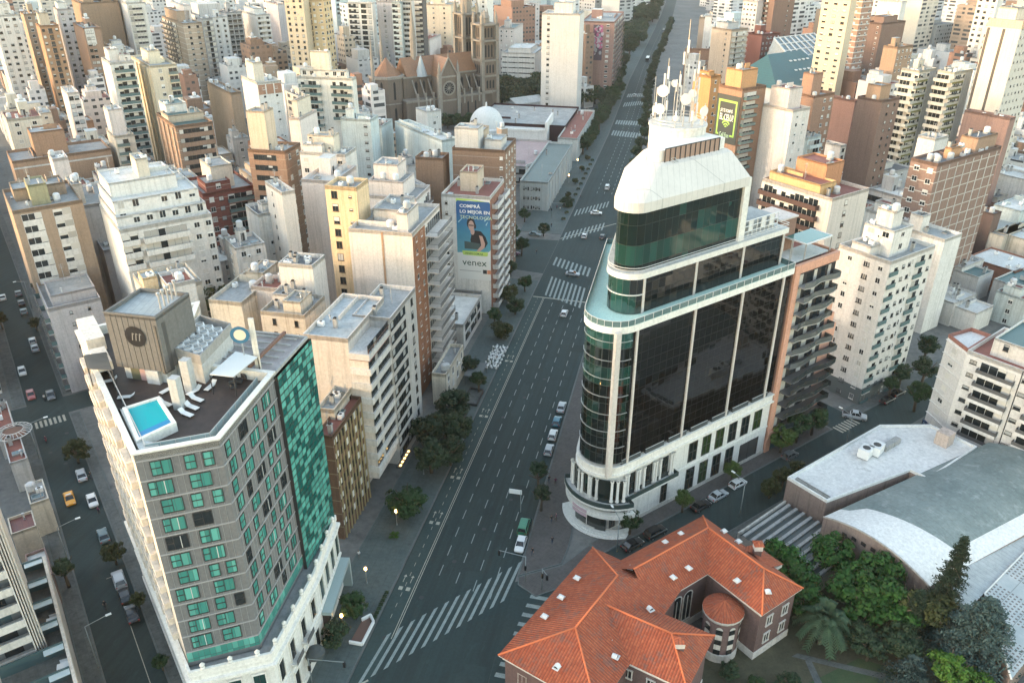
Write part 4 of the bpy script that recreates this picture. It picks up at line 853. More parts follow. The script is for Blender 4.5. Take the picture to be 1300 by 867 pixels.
def outline(t_av,v_st,r,u_end,s_end):
 """tower plan: avenue wall at t_av, street wall v_st behind the facade line, ends at u_end along the street and s_end along the avenue"""
 c = lineX(AV(0,t_av),dA,RS(0,v_st),dS)
 arc,p1,p2 = fillet(c,dA,dS,r)
 e = RS(u_end,v_st); av_end = AV(s_end,t_av); back = Vector((e.x,e.y)) + Vector(azv(54.2 - 90)[:2]) * 12
 pl = [tuple(av_end[:2])] + arc + [tuple(e[:2]),tuple(back),]
 return [tl(p) for p in pl],[tl(p) for p in arc],tl(e),tl(av_end)
def part(name,mats,fn,par=None):
 b = MB(); fn(b); o = b.build(name,mats,par if par is not None else Tw); return o
ZP,ZM,ZT = 14.2,42.0,49.3
pl,arc,e1,a1 = outline(-14.0,0.0,4.6,44.2,152)
def f(b):
 b.strip(pl,ZP + 1.0,ZM - 1.2,0)
 i0 = 1; L = 0
 b.strip([pl[-1],pl[0]],ZP,ZM - 1.2,1)
SOLID.append(part('curtain_wall',[m_tower,m_pier],f))
def f(b): b.strip([(Vector(p) + (Vector(p) - Vector(tl(lineX(AV(0,-6),dA,RS(0,4),dS)))).normalized() * .12) for p in arc],ZP + .9,ZM - 1.15,0,sm=True)
part('corner_glazing',[m_towerc],f)
for k in range(8):
 q = [(*(Vector(p) + (Vector(p) - Vector(tl(lineX(AV(0,-6),dA,RS(0,4),dS)))).normalized() * .2),ZP + .9 + k * 3.44) for p in arc]
 part('corner_band',[m_metal],lambda b: [b.tube(a,c,.07,4) for a,c in zip(q,q[1:])])
def street_pier(name,u,v0,z0,z1,w_,d,mat_=m_pier):
 q = [tl(RS(u - w_ / 2,v0 + .1)),tl(RS(u - w_ / 2,v0 - d)),tl(RS(u + w_ / 2,v0 - d)),tl(RS(u + w_ / 2,v0 + .1))]
 part(name,[mat_],lambda b: b.prism(q,z0,z1,0))
for u in (4.9,18.4,30.6,42.0): street_pier('pier',u,0,ZP - .3,ZM - .5,.42,.30)
street_pier('pier',.5,0,ZP - .6,ZM - .3,1.1,.55)
plT = [tl((p[0] + Tw0.x,p[1] + Tw0.y)) for p in pl]
big = offset(plT,-.35)
def f(b): b.prism(big,ZM - 1.2,ZM,0,mt=1)
SOLID.append(part('terrace',[m_band,m_terr],f))
def f(b): b.ring(offset(plT,-.25),.05,ZM + .003,ZM + 1.0,0)
part('terrace_rail',[m_rglass],f)
def f(b):
 q = offset(plT,-.28);
 for a,c in zip(q,q[1:]):
  L = (Vector(c) - Vector(a)).length; n = max(1,int(L / 2.0))
  for k in range(n): p = Vector(a).lerp(Vector(c),k / n); b.box(p.x - .04,p.x + .04,p.y - .04,p.y + .04,ZM,ZM + 1.1,0)
 for a,c in zip(q,q[1:]): b.tube((*a,ZM + 1.05),(*c,ZM + 1.05),.05,5)
part('handrail',[m_railw],f)
pm,arcm,em,am = outline(-11.0,2.3,3.4,43.6,150)
def f(b): b.strip(pm,ZM + .1,ZT - 1.0,0); b.strip([pm[-1],pm[0]],ZM,ZT - 1,1)
SOLID.append(part('setback_wall',[m_towerm,m_pier],f))
cm = Vector(tl(lineX(AV(0,-7),dA,RS(0,7),dS)))
def f(b): b.strip([(Vector(p) + (Vector(p) - cm).normalized() * .1) for p in arcm],ZM + .1,ZT - 1.0,0,sm=True)
part('setback_corner_glazing',[m_towermc],f)
def f(b):
 q = [(Vector(p) + (Vector(p) - cm).normalized() * .22) for p in arcm]
 for a,c in zip(q,q[1:]): b.tube((*a,ZM + 3.5),(*c,ZM + 3.5),.1,4)
part('setback_corner_band',[m_railw],f)
for u in (8.0,20.2,32.2,43.2): street_pier('pier',u,2.4,ZM,ZT - .4,.5,.25)
def f(b): b.prism(offset(pm,-.4),ZT - 1.0,ZT,0,mt=1)
SOLID.append(part('setback_cornice',[m_band,m_deckw],f))
def f(b):
 q = offset(pm,-.3)
 for a,c in list(zip(q,q[1:])): b.tube((*a,ZT + .55),(*c,ZT + .55),.05,5); b.tube((*a,ZT + .95),(*c,ZT + .95),.05,5)
part('setback_rail',[m_railw],f)
pt_,arct,et,at = outline(-10.3,3.1,2.6,31.0,140)
INN,INN2 = outline(-7.7,5.7,2.0,29.8,138)[0],outline(-6.9,6.5,1.8,29.4,137)[0]
ZG,ZE = 59.2,60.8
def f(b): b.strip(pt_,ZT + .003,ZG,0); b.strip([pt_[-1],pt_[0]],ZT,ZG,1)
SOLID.append(part('upper_glazing',[m_towert,m_band],f))
street_pier('upper_end_frame',31.4,3.2,ZT,ZE - .2,1.5,.6,m_band)
cR = lambda u,v: Vector(tl(RS(u,v)))
eave = offset(pt_,-.55);
ridge = [tl(AV(136,-3.2)),tl(P(831,181,66.5)),tl(P(826,184,66.5))]
def f(b):
 n = len(eave); b.prism(eave,ZG,ZE,0,top=False)
 inn,inn2 = INN,INN2
 for k in range(n):
  j = (k + 1) % n
  b.face([(*eave[k],ZE),(*eave[j],ZE),(*inn[j],ZE + 3.9),(*inn[k],ZE + 3.9)],0)
  b.face([(*inn[k],ZE + 3.9),(*inn[j],ZE + 3.9),(*inn2[j],ZE + 4.3),(*inn2[k],ZE + 4.3)],0)
 b.face([(*p,ZE + 4.3) for p in inn2],0)
m_wroof = roofm((.56,.54,.50),'membrane',.22)
SOLID.append(part('white_roof',[m_wroof],f))
def f(b):
 i2 = INN2; p,q = Vector(i2[10]),Vector(i2[11]); q = p.lerp(q,.86); n = 11
 for k in range(n):
  a,c = p.lerp(q,k / n + .006),p.lerp(q,(k + 1) / n - .006)
  b.prism([tuple(a),tuple(c),tuple(c + Vector((-.06,.1))),tuple(a + Vector((-.06,.1)))],ZE + 4.1,ZE + 6.3,0)
 for k in range(n + 1):
  a = p.lerp(q,k / n); b.box(a.x - .08,a.x + .08,a.y - .12,a.y,ZE + 4.1,ZE + 6.45,1)
 b.tube((*p,ZE + 6.4),(*q,ZE + 6.4),.1,5,1)
part('roof_screen',[plain('bronze_panel',(.30,.20,.155),.5,rnd=.2),m_dframe],f)
def f(b):
 b.prism(offset(INN2,.35),ZE + 4.0,ZE + 6.1,0)
SOLID.append(part('roof_plant_room',[m_band],f))
def f(b):
 p,q = cR(16,6.4),cR(18.6,3.4)
 for d in (0,.8):
  o = (cR(1,0) - cR(0,0)) * d; b.tube((*(p + o),ZE + 4.7),(*(q + o),ZE + .4),.06,5)
 for k in range(9):
  a = p.lerp(q,k / 8); z = ZE + 4.7 - 4.3 * k / 8; o = (cR(1,0) - cR(0,0)) * .8; b.tube((*a,z),(*(a + o),z),.04,4)
part('roof_ladder',[m_metal],f)
def f(b):
 for k in range(9):
  a = cR(33 + k * 1.15,3.4); b.box(a.x - .06,a.x + .06,a.y - .06,a.y + .06,ZT,ZT + 3.0,0)
 for z in (ZT + .9,ZT + 1.9,ZT + 2.95): b.tube((*cR(33,3.4),z),(*cR(42.3,3.4),z),.09,5)
 for k in (1,4,6): a,c = cR(33 + k * 1.15,3.42),cR(33 + (k + 1) * 1.15,3.42); b.face([(*a,ZT + .9),(*c,ZT + .9),(*c,ZT + 2.9),(*a,ZT + 2.9)],0)
part('service_yard_screen',[m_railw],f)
def f(b):
 a,c,d,e = cR(33.4,4.2),cR(42.5,4.2),cR(42.5,10),cR(33.4,10); b.prism([tuple(x) for x in (a,c,d,e)],ZT,ZT + 2.2,0)
SOLID.append(part('service_plant',[m_deckg],f))
pb,arcb,eb,ab = outline(-14.3,-.15,4.9,44.6,152)
def f(b): b.prism(pb,0,ZP - 1.6,0,top=False,bot=False)
SOLID.append(part('stone_base',[m_stone],f))
def f(b):
 for dd,z0,z1 in ((-.45,ZP - 1.6,ZP - 1.2),(-.15,ZP - 1.2,ZP + .1),(-.35,ZP + .1,ZP + .4)): b.prism(offset(pb,dd),z0,z1,0)
 b.prism(offset(pb,-.12),6.6,6.95,0)
part('cornice',[m_stone],f)
def f(b): b.prism(offset(pb,-.15),0,.9,0)
part('plinth',[m_stoned],f)
m_basegl = plain('base_glass',(.010,.018,.016),.07,ior=1.9)
m_basegr = plain('base_glass_green',(.03,.055,.02),.1,ior=1.8)
def base_win(name,u,w_,z0,z1,mat_,depth=.12):
 q0,q1 = cR(u - w_ / 2,-.15),cR(u + w_ / 2,-.15); n = (cR(0,-1) - cR(0,0))
 b = MB()
 b.face([(*(q0 + n * .03),z0),(*(q1 + n * .03),z0),(*(q1 + n * .03),z1),(*(q0 + n * .03),z1)],0)
 for a,c in ((q0,q0.lerp(q1,.06)),(q1.lerp(q0,.06),q1),(q0.lerp(q1,.47),q0.lerp(q1,.53))): b.prism([tuple(a),tuple(a + n * .12),tuple(c + n * .12),tuple(c)],z0,z1,1)
 for z in (z0,(z0 + z1) / 2,z1 - .1): b.prism([tuple(q0),tuple(q0 + n * .11),tuple(q1 + n * .11),tuple(q1)],z,z + .1,1)
 return b.build(name,[mat_,m_dframe],Tw)
for k in range(6): base_win('window',22.2 + k * 3.75,2.3,7.6,12.0,m_basegr if k in (1,2,5) else m_basegl)
for k in range(4): base_win('window',22.2 + k * 3.75,2.3,1.0,6.0,m_basegr if k == 1 else m_basegl)
base_win('garage_door',39.5,5.6,.3,5.2,plain('garage_shutter',(.05,.05,.05),.6))
for u in (6.2,10.4,14.6): base_win('window',u,1.9,7.5,11.8,m_basegl)
base_win('window',2.2,1.5,7.6,11.4,m_basegl); base_win('window',2.2,1.4,1.4,5.2,m_basegl); base_win('window',15.2,1.6,1.2,5.2,m_basegl)
def col(name,p,z0,z1,r,mat_=m_stone):
 b = MB(); b.lathe([(r * 1.3,z0),(r * 1.3,z0 + .25),(r,z0 + .35),(r * .88,z1 - .5),(r * 1.25,z1 - .3),(r * 1.25,z1)],12,0,(p[0],p[1],0)); return b.build(name,[mat_],Tw)
for u in (4.6,5.2,7.3,7.9,9.2,11.6,12.2,13.3,16.0,16.6): col('column',cR(u,-.55),7.4,12.2,.24)
def f(b):
 q = [cR(4.0,-.1),cR(4.0,-1.5),cR(17.4,-1.5),cR(17.4,-.1)]; b.prism([tuple(x) for x in q],6.7,7.05,0); b.ring([tuple(x) for x in q][::1],.12,7.05,7.95,1)
part('balcony',[m_stone,plain('balcony_bronze',(.035,.055,.052),.5)],f)
def f(b):
 for k in range(7):
  u0 = 3.6 + k * 5.8; q = [cR(u0,.35),cR(u0,-.15),cR(u0 + 4.6,-.15),cR(u0 + 4.6,.35)]; b.prism([tuple(x) for x in q],ZP + .42,ZP + 1.35,0,mt=1)
part('balustrade',[plain('balustrade_dark',(.05,.06,.062),.5),m_stone],f)
cc = Vector(tl(lineX(AV(0,-8.2),dA,RS(0,5.2),dS))); out = (Vector(arcb[4]) + Vector(arcb[5])) / 2 - cc; ol = out.length; out.normalize()
def arcpts(r,a0=-62,a1=62,n=14):
 ba = math.atan2(out.y,out.x); return [(cc.x + r * math.cos(ba + rad(a)),cc.y + r * math.sin(ba + rad(a))) for a in [a0 + (a1 - a0) * k / n for k in range(n + 1)]]
RB = ol
def f(b): b.strip(arcpts(RB + .05,-48,48),7.7,12.0,0)
part('corner_window',[m_basegl],f)
for a in (-46,-39,-22,-15,0,9,30,38,47):
 ba = math.atan2(out.y,out.x) + rad(a); col('column',(cc.x + (RB + .3) * math.cos(ba),cc.y + (RB + .3) * math.sin(ba)),7.6,12.2,.26)
def f(b):
 p = arcpts(RB + 1.5,-58,58); q = arcpts(RB - .2,-58,58)[::-1]; b.prism(p + q,6.5,6.9,0); b.ring(p + q,.12,6.9,7.8,1)
part('corner_balcony',[m_stone,plain('balcony_bronze',(.035,.055,.052),.5)],f)
def f(b):
 p = arcpts(RB + 1.2,-62,62); q = arcpts(RB + .2,-62,62)[::-1]; b.prism(p + q,4.2,5.2,0)
part('entrance_canopy',[m_band],f)
def f(b): b.strip(arcpts(RB + .06,-30,25),.3,4.2,0)
part('entrance_door',[m_basegl],f)
def f(b):
 for k,z in enumerate((.45,.30,.15)):
  p = arcpts(RB + .9 + k * .4,-62,50); q = arcpts(RB - .5,-70,70)[::-1]; b.prism(p + q,0.1,z + .14,0)
part('entrance_steps',[m_band],f)
def f(b):
 ba = math.atan2(out.y,out.x) + rad(-12)
 for k in range(2):
  p = [(cc.x + (RB + 1.28) * math.cos(ba + rad(a)),cc.y + (RB + 1.28) * math.sin(ba + rad(a))) for a in (-12,-4,4,12)]
  b.strip(p,3.55 + k * .9,4.25 + k * .9,0)
part('entrance_banner',[plain('banner_pink',(.50,.36,.40),.7)],f)
p0 = P(861,172,62.0);
def f(b): b.lathe([(4.8,60),(4.8,68.0),(5.0,68.0),(5.0,68.4),(0,68.4)],28,0,(*tl((28.5,140.5)),0))
SOLID.append(part('roof_drum',[wallm((.62,.60,.56),.5,'drum')],f))
DR = Vector((28.5,140.5,68.4))
def mast(lbl,x,y,hgt,r=.10,lat=True):
 t = thing('communication_mast',lbl,'antenna mast',(DR.x + x,DR.y + y,DR.z),0,'masts on the roof drum')
 b = MB()
 for k in range(3):
  a = k * 2.094; b.tube((.35 * math.cos(a),.35 * math.sin(a),0),(.2 * math.cos(a),.2 * math.sin(a),hgt * .75),.07,4)
  for j in range(int(hgt / 1.2)):
   z = j * .9 * 1.0; a2 = a + 2.094;
   if z < hgt * .7: b.tube((.33 * math.cos(a),.33 * math.sin(a),z),(.33 * math.cos(a2),.33 * math.sin(a2),z + .8),.04,4)
 b.build('lattice',[m_metal],t); b = MB(); b.tube((0,0,hgt * .7),(0,0,hgt),.09,5,0,.04); b.build('pole',[plain('mast_cream',(.55,.45,.32),.5)],t)
 b = MB()
 for k in range(3):
  a = k * 2.094 + .5; z = hgt * (.45 + .12 * k); b.box(.5 * math.cos(a) - .14,.5 * math.cos(a) + .14,.5 * math.sin(a) - .1,.5 * math.sin(a) + .1,z,z + 2.0,0)
 b.build('panel_antenna',[m_white],t)
mast('tallest antenna mast, a pale pole standing in the middle of the white roof drum',.6,.4,16.5)
mast('shorter lattice mast with panel antennas on the left of the white roof drum',-2.4,.2,10.5)
mast('second lattice mast, slim and pale, on the right of the white roof drum',2.8,1.2,11.5)
mast('low antenna mast standing at the back of the white roof drum',.2,2.8,8.0)
def dish(lbl,x,y,z,r,az_,cr=False):
 t = thing('satellite_dish',lbl,'satellite dish',(DR.x + x,DR.y + y,DR.z),rz_of(az_),'dishes on the roof drum')
 b = MB(); b.tube((0,0,0),(0,0,z),.09,5); b.build('post',[m_metal],t)
 b = MB(); n = 16
 for j,(r0,x0,r1,x1) in enumerate(((0,.15,r * .6,.22),(r * .6,.22,r,.45),(r,.45,r,.62))):
  for k in range(n):
   a,c = 2 * math.pi * k / n,2 * math.pi * (k + 1) / n
   q = [(x0,r0 * math.cos(a),z + r0 * math.sin(a)),(x1,r1 * math.cos(a),z + r1 * math.sin(a)),(x1,r1 * math.cos(c),z + r1 * math.sin(c)),(x0,r0 * math.cos(c),z + r0 * math.sin(c))]
   b.face(q[1:] if r0 < 1e-6 else q,0,None,True)
 b.face([(.61,r * .97 * math.cos(2 * math.pi * k / n),z + r * .97 * math.sin(2 * math.pi * k / n)) for k in range(n)],0)
 b.build('dish',[plain('dish_white',(.70,.67,.62),.5)],t)
dish('large white drum dish facing left at the top edge of the roof drum',-3.2,-1.4,5.6,1.0,200)
dish('white round dish at mid height facing the street from the roof drum',.2,-3.2,4.6,.95,178)
dish('cream dish set lowest on the left rim of the roof drum',-3.5,-2.2,2.8,.9,215)
dish('white dish on the right rim of the roof drum',3.4,-2.2,2.4,.85,150)
dish('small white dish low on the front of the roof drum',-1.2,-3.6,1.6,.5,190)
dish('smallest white dish between the masts on the drum',1.9,-3.0,1.4,.45,165)
for k in range(10):
 a = k * .63; t = thing('whip_antenna','thin whip antenna on the rim of the white roof drum','antenna',(DR.x + 4.4 * math.cos(a),DR.y + 4.4 * math.sin(a),DR.z),a,'whip antennas on the roof drum'); b = MB(); b.tube((0,0,0),(0,0,3.2 + 2.2 * (k % 3)),.07,4); b.build('rod',[m_metal],t); b = MB(); b.box(-.15,.15,-.12,.12,1.2,2.8,0); b.build('panel_antenna',[m_white],t)
part('drum_rail',[m_metal],lambda b: [b.tube((DR.x - Tw0.x + 4.8 * math.cos(k * .314),DR.y - Tw0.y + 4.8 * math.sin(k * .314),DR.z + z),(DR.x - Tw0.x + 4.8 * math.cos((k + 1) * .314),DR.y - Tw0.y + 4.8 * math.sin((k + 1) * .314),DR.z + z),.05,4) for k in range(20) for z in (.5,1.0)])
dish('pale dish at the back right of the roof drum, beside the slim mast',2.6,2.2,3.6,.8,130); dish('small pale dish high on the left of the tallest mast',-.8,.8,6.4,.6,220); dish('round white dish just left of the slim mast at mid height',1.8,-.6,5.0,.7,185)
# ---- hotel with the roof pool
m_panel = wallm((.178,.18,.182),.2,'panel')
m_hside = wallm((.66,.60,.52),.45,'render')
m_hgreen = curtain('hotel_green_glass',(.012,.11,.095),(.12,.42,.35),.66,1.22,1.12,(.004,.02,.018),.14,.10,1.6,tilt=.06)  # bright cells are sky reflections painted into the glass colour
m_hwin = curtain('hotel_window_glass',(.06,.26,.22),(.12,.40,.335),.35,.7,3.0,(.02,.05,.045),.04,.12,1.6,tilt=.03)
m_seam = plain('panel_joint',(.30,.30,.30),.6)
m_plant = wallm((.15,.148,.142),.25,'cladding')
m_lgrey = wallm((.44,.455,.455),.35,'light_grey')
ZH,ZD = 47.3,46.2
hA = LS(0,0); hB = AV(67.2,-49.0); hC = AV(82.3,-50.0); hD = AV(93.3,-50.3)
Ho = thing('hotel_building','grey panelled corner hotel with a turquoise roof pool and a green glass wing','hotel',(hA.x,hA.y,0))
h0 = Vector((hA.x,hA.y))
def hl(p): return (p[0] - h0.x,p[1] - h0.y)
def hpart(name,mats,fn,par=None):
 b = MB(); fn(b); return b.build(name,mats,par or Ho)
LA,LB,LC,LD = hl(hA),hl(hB),hl(hC),hl(hD)
LE = hl(LS(36,0)); LF = hl(AV(93.3,-66)); LG = hl(LS(36,-17)); LCb = hl(AV(82.3,-64))
bodyp = [LA,LB,LC,LCb,LG,LE]
def f(b):
 b.strip([LA,LB,LC],13.8,ZH,0); b.strip([LC,LCb,LG,LE,LA],13.8,ZH,1)
SOLID.append(hpart('wall',[m_panel,m_hside],f))
def f(b): b.ring(bodyp,.5,ZD,ZH,0); b.ring(offset(bodyp,-.25),.7,ZH + .002,ZH + .22,0)
hpart('parapet',[m_band],f)
m_decking = groundm('timber_deck',(.038,.028,.025),(.07,.048,.04),.4,(.04,.03,.03),.7,2,.5,(12.46,.25,0,.1))
def f(b): b.face([(*p,ZD) for p in offset(bodyp,.4)],0)
SOLID.append(hpart('roof_deck',[m_decking],f))
def f(b):
 q = offset(bodyp,1.5); b.strip([q[5],q[0],q[1],q[2]],ZD,ZD + 1.2,0);
hpart('glass_rail',[plain('pool_rail_glass',(.25,.33,.34),.1)],f)
def f(b):
 q = offset(bodyp,1.5)
 for a,c in ((q[5],q[0]),(q[0],q[1]),(q[1],q[2])):
  b.tube((*a,ZD + 1.22),(*c,ZD + 1.22),.05,5); L = (Vector(c) - Vector(a)).length
  for k in range(int(L / 1.6) + 1): p = Vector(a).lerp(Vector(c),min(1,k * 1.6 / L)); b.box(p.x - .03,p.x + .03,p.y - .03,p.y + .03,ZD,ZD + 1.2,0)
hpart('handrail',[m_metal],f)
def f(b): b.face([(*p,ZD + .06) for p in (offset(bodyp,.45)[0],offset(bodyp,.45)[1],offset(bodyp,1.45)[1],offset(bodyp,1.45)[0])],0); b.face([(*p,ZD + .06) for p in (offset(bodyp,.45)[1],offset(bodyp,.45)[2],offset(bodyp,1.45)[2],offset(bodyp,1.45)[1])],0)
hpart('roof_gutter',[m_deckw],f)
FLH = 2.72; NF = 11; ZF0 = ZH - 1.0 - NF * FLH
def fpt(a,c,s,d):
 a,c = Vector(a),Vector(c); e = (c - a).normalized(); n = Vector((e.y,-e.x)); return a.lerp(c,s) + n * d
def wbox(b,a,c,s0,s1,d0,d1,z0,z1,m=0):
 q = [fpt(a,c,s0,d0),fpt(a,c,s0,d1),fpt(a,c,s1,d1),fpt(a,c,s1,d0)]; b.prism([tuple(x) for x in q],z0,z1,m)
def f(b):
 for k in range(NF + 1):
  z = ZF0 + k * FLH
  for a,c in ((LA,LB),(LB,LC)): wbox(b,a,c,0,1,-.02,.10,z - .10,z + .06)
 for a,c,n in ((LA,LB),(LB,LC)) and ((LA,LB,12),(LB,LC,20)):
  for k in range(1,n): wbox(b,a,c,k / n - .002,k / n + .002,-.02,.04,ZF0,ZH - 1.0)
hpart('panel_joints',[m_seam],f)
rnd = random.Random(5)
def hotel_window(a,c,s,w_,z,h_,lights,opened=False,dark=False):
 L = (Vector(c) - Vector(a)).length; hw = w_ / 2 / L
 b = MB(); q0,q1 = fpt(a,c,s - hw,.05),fpt(a,c,s + hw,.05)
 uo = rnd.random() * 50
 b.face([(*q0,z),(*q1,z),(*q1,z + h_),(*q0,z + h_)],1 if dark else 0,[(uo,0),(uo + w_,0),(uo + w_,h_),(uo,h_)])
 for x in (s - hw,s + hw): wbox(b,a,c,x - .04 / L,x + .04 / L,0,.12,z,z + h_,2)
 wbox(b,a,c,s - hw,s + hw,0,.11,z - .05,z + .04,2); wbox(b,a,c,s - hw,s + hw,0,.11,z + h_ - .04,z + h_ + .04,2)
 for k in range(1,lights): x = s - hw + 2 * hw * k / lights; wbox(b,a,c,x - .035 / L,x + .035 / L,0,.10,z + .04,z + h_ - .04,2 if k % 2 else 3)
 wbox(b,a,c,s - hw + .04 / L,s - hw + 2 * hw / lights - .035 / L,.0,.10,z + h_ * .48,z + h_ * .54,2)
 return b.build('window',[m_hwin,m_glass,m_dframe,m_frame],Ho)
FLS = 1.16
pat = [((.25,2.1,3),(.66,1.9,2)),((.27,2.1,3),(.62,1.8,2)),((.30,2.0,2),(.60,1.0,1),(.86,1.0,1)),((.22,2.2,3),(.70,2.0,2)),((.28,1.9,2),(.62,1.0,1),(.84,1.0,1)),((.24,1.9,2),(.66,2.1,3))]
for k in range(NF):
 z = ZF0 + k * FLH + .55
 for (s,w_,n) in pat[k % 6]: hotel_window(LA,LB,s,w_ * FLS,z - .08,1.92,n,dark=(k * 7 + int(s * 10)) % 11 == 0)
 for (s,w_,n) in ([(.13,1.2,2),(.30,.9,1),(.52,1.9,3),(.72,.9,1),(.88,1.2,2)] if k % 2 else [(.10,1.0,1),(.36,1.7,2),(.60,.9,1),(.80,1.8,3)]): hotel_window(LB,LC,s,w_ * FLS,z - .08,1.92,n,dark=rnd.random() < .12)
def f(b):
 b.strip([tuple(fpt(LA,LB,0,.03)),tuple(fpt(LA,LB,1,.03))],14.6,ZF0 - .15,0); b.strip([tuple(fpt(LB,LC,0,.03)),tuple(fpt(LB,LC,1,.03))],14.6,ZF0 - .15,0)
hpart('glazed_strip',[m_hwin],f)
def f(b):
 b.prism([tuple(Vector(LA) + (Vector(LE) - Vector(LA)) * .06),tuple(fpt(LE,LA,.94,.9)),tuple(fpt(LE,LA,.05,.9)),tuple(Vector(LE) + (Vector(LA) - Vector(LE)) * .05)][::-1],18,ZH - .4,0)
for k in range(NF):
 z = ZF0 + k * FLH
 for j in range(6):
  s = .08 + j * .148
  b = MB(); wbox(b,LE,LA,s,s + .10,0,.75,z,z + 1.0,0); wbox(b,LE,LA,s + .01,s + .09,0,.03,z + 1.02,z + 2.2,1); b.build('balcony',[m_hside,m_glass],Ho)
def f(b): wbox(b,LE,LA,.0,.22,-2.6,-.3,ZH,ZH + 1.9,0); wbox(b,LE,LA,.26,.40,-2.2,-.3,ZH,ZH + 1.2,0)
SOLID.append(hpart('roof_annexe',[m_hside],f))
wp = [LC,LD,LF,hl(AV(82.3,-66))]
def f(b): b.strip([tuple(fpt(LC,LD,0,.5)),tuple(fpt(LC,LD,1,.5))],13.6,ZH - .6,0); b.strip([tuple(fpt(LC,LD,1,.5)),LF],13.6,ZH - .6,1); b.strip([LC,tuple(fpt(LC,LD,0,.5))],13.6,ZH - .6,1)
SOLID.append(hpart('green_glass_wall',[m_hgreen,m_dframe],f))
def f(b): b.face([(*p,ZH - .62) for p in wp],0); b.ring(wp,.3,ZH - .62,ZH - .2,1)
SOLID.append(hpart('wing_roof',[roofm((.40,.36,.345),'deck',.8),m_conc],f))
def f(b):
 for k in range(6):
  p,q = Vector(hl(AV(83.2 + k * 1.8,-51.5))),Vector(hl(AV(83.2 + k * 1.8,-63))); b.tube((*p,ZH - .3),(*q,ZH - .3),.14,4)
 p,q = Vector(hl(AV(82.8,-53.6))),Vector(hl(AV(93,-53.6))); b.tube((*p,ZH + .2),(*q,ZH + .2),.28,4,1)
hpart('roof_pipework',[m_conc,plain('rust_red',(.16,.085,.06),.8)],f)
ST = Vector
sA,sB,sC,sD = hl(LS(-1.6,.35)),hl(AV(66.2,-46.9)),hl(AV(81.0,-47.7)),hl(AV(93.6,-49.8))
sp = [sA,sB,sC,sD,hl(AV(93.6,-64)),hl(LS(36,-15)),hl(LS(36,.35))]
def f(b): b.prism(sp,0,13.6,0,top=True,bot=False,mt=1)
SOLID.append(hpart('stone_base',[m_stone,m_deckg],f))
def f(b):
 b.prism(offset(sp,-.5),12.4,12.8,0); b.ring(offset(sp,-.12),.35,13.602,14.6,0); b.prism(offset(sp,-.2),6.4,6.8,0); b.prism(offset(sp,-.15),0,1.0,0)
hpart('cornice',[m_stone],f)
for a,c,n in ((sA,sB,3),(sB,sC,5),(sC,sD,4)):
 for k in range(n): p = fpt(a,c,(k + .5) / n,-.05); hpart('urn',[m_stone],lambda b: b.lathe([(.32,14.6),(.32,14.8),(.2,14.95),(.36,15.3),(.2,15.55),(0,15.7)],8,0,(p.x,p.y,0)))
def base_window(a,c,s,w_,z,h_,bal=False,mat_=m_glass):
 L = (Vector(c) - Vector(a)).length; hw = w_ / 2 / L; b = MB()
 q0,q1 = fpt(a,c,s - hw,.03),fpt(a,c,s + hw,.03); b.face([(*q0,z),(*q1,z),(*q1,z + h_),(*q0,z + h_)],0)
 for x in (s - hw - .15 / L,s + hw): wbox(b,a,c,x,x + .15 / L,0,.16,z - .1,z + h_ + .2,1)
 wbox(b,a,c,s - hw - .2 / L,s + hw + .2 / L,0,.3,z + h_ + .2,z + h_ + .5,1); wbox(b,a,c,s - .03 / L,s + .03 / L,0,.08,z,z + h_,2)
 o = b.build('window',[mat_,m_stone,m_dframe],Ho)
 if bal:
  b = MB(); wbox(b,a,c,s - hw - .5 / L,s + hw + .5 / L,0,1.1,z - .35,z - .05,0); wbox(b,a,c,s - hw - .45 / L,s + hw + .45 / L,1.0,1.08,z - .05,z + .9,1); b.build('balcony',[m_stone,m_rail],Ho)
m_bg = plain('base_glass_teal',(.015,.05,.045),.08,ior=1.7)
for s in (.2,.5,.8): base_window(sA,sB,s,1.5,7.6,3.6,False,m_bg); base_window(sA,sB,s,1.5,1.6,3.6)
for s in (.12,.36,.62,.87): base_window(sB,sC,s,1.4,7.6,3.6,s in (.36,.62),m_glass); base_window(sB,sC,s,1.4,1.5,3.6)
for s in (.17,.42,.67,.90): base_window(sC,sD,s,1.7,7.3,4.2,False,m_bg)
def f(b): wbox(b,sC,sD,.04,.98,.05,1.6,5.4,6.0,0); wbox(b,sC,sD,.06,.96,.02,.06,.4,5.3,1); wbox(b,sC,sD,.94,.99,0,1.6,0,5.4,0)
hpart('glass_canopy',[plain('canopy_glass',(.30,.38,.38),.3),m_dark],f)
def f(b):
 p = fpt(sB,sC,.62,1.2); b.lathe([(1.5,4.2),(1.4,4.7),(.9,5.1),(0,5.3)],14,0,(p.x,p.y,0))
hpart('entrance_dome',[plain('canvas_dark',(.05,.06,.06),.7)],f)
def f(b):
 p = fpt(sB,sC,.84,.0); e = (Vector(sC) - Vector(sB)).normalized()
 for r0,dd in ((1.0,.10),(.75,.16)):
  q = [(p.x + e.x * r0 * math.cos(k * .3927),p.y + e.y * r0 * math.cos(k * .3927),10.2 + r0 * math.sin(k * .3927)) for k in range(16)]
  n = Vector((e.y,-e.x)) * dd; b.face([(x + n.x,y + n.y,z) for x,y,z in q],0)
pz = ZD + 1.1
pq = [hl(P(x,y,pz)) for x,y in ((177,556),(218,537),(199,507),(161,519))]
def f(b): b.ring(offset(pq,-.45),.45,ZD,pz + .12,0)
hpart('pool_rim',[m_band],f)
m,t,bb = newmat('pool_water'); bb.inputs['Base Color'].default_value = (.015,.38,.42,1); bb.inputs['Roughness'].default_value = .05
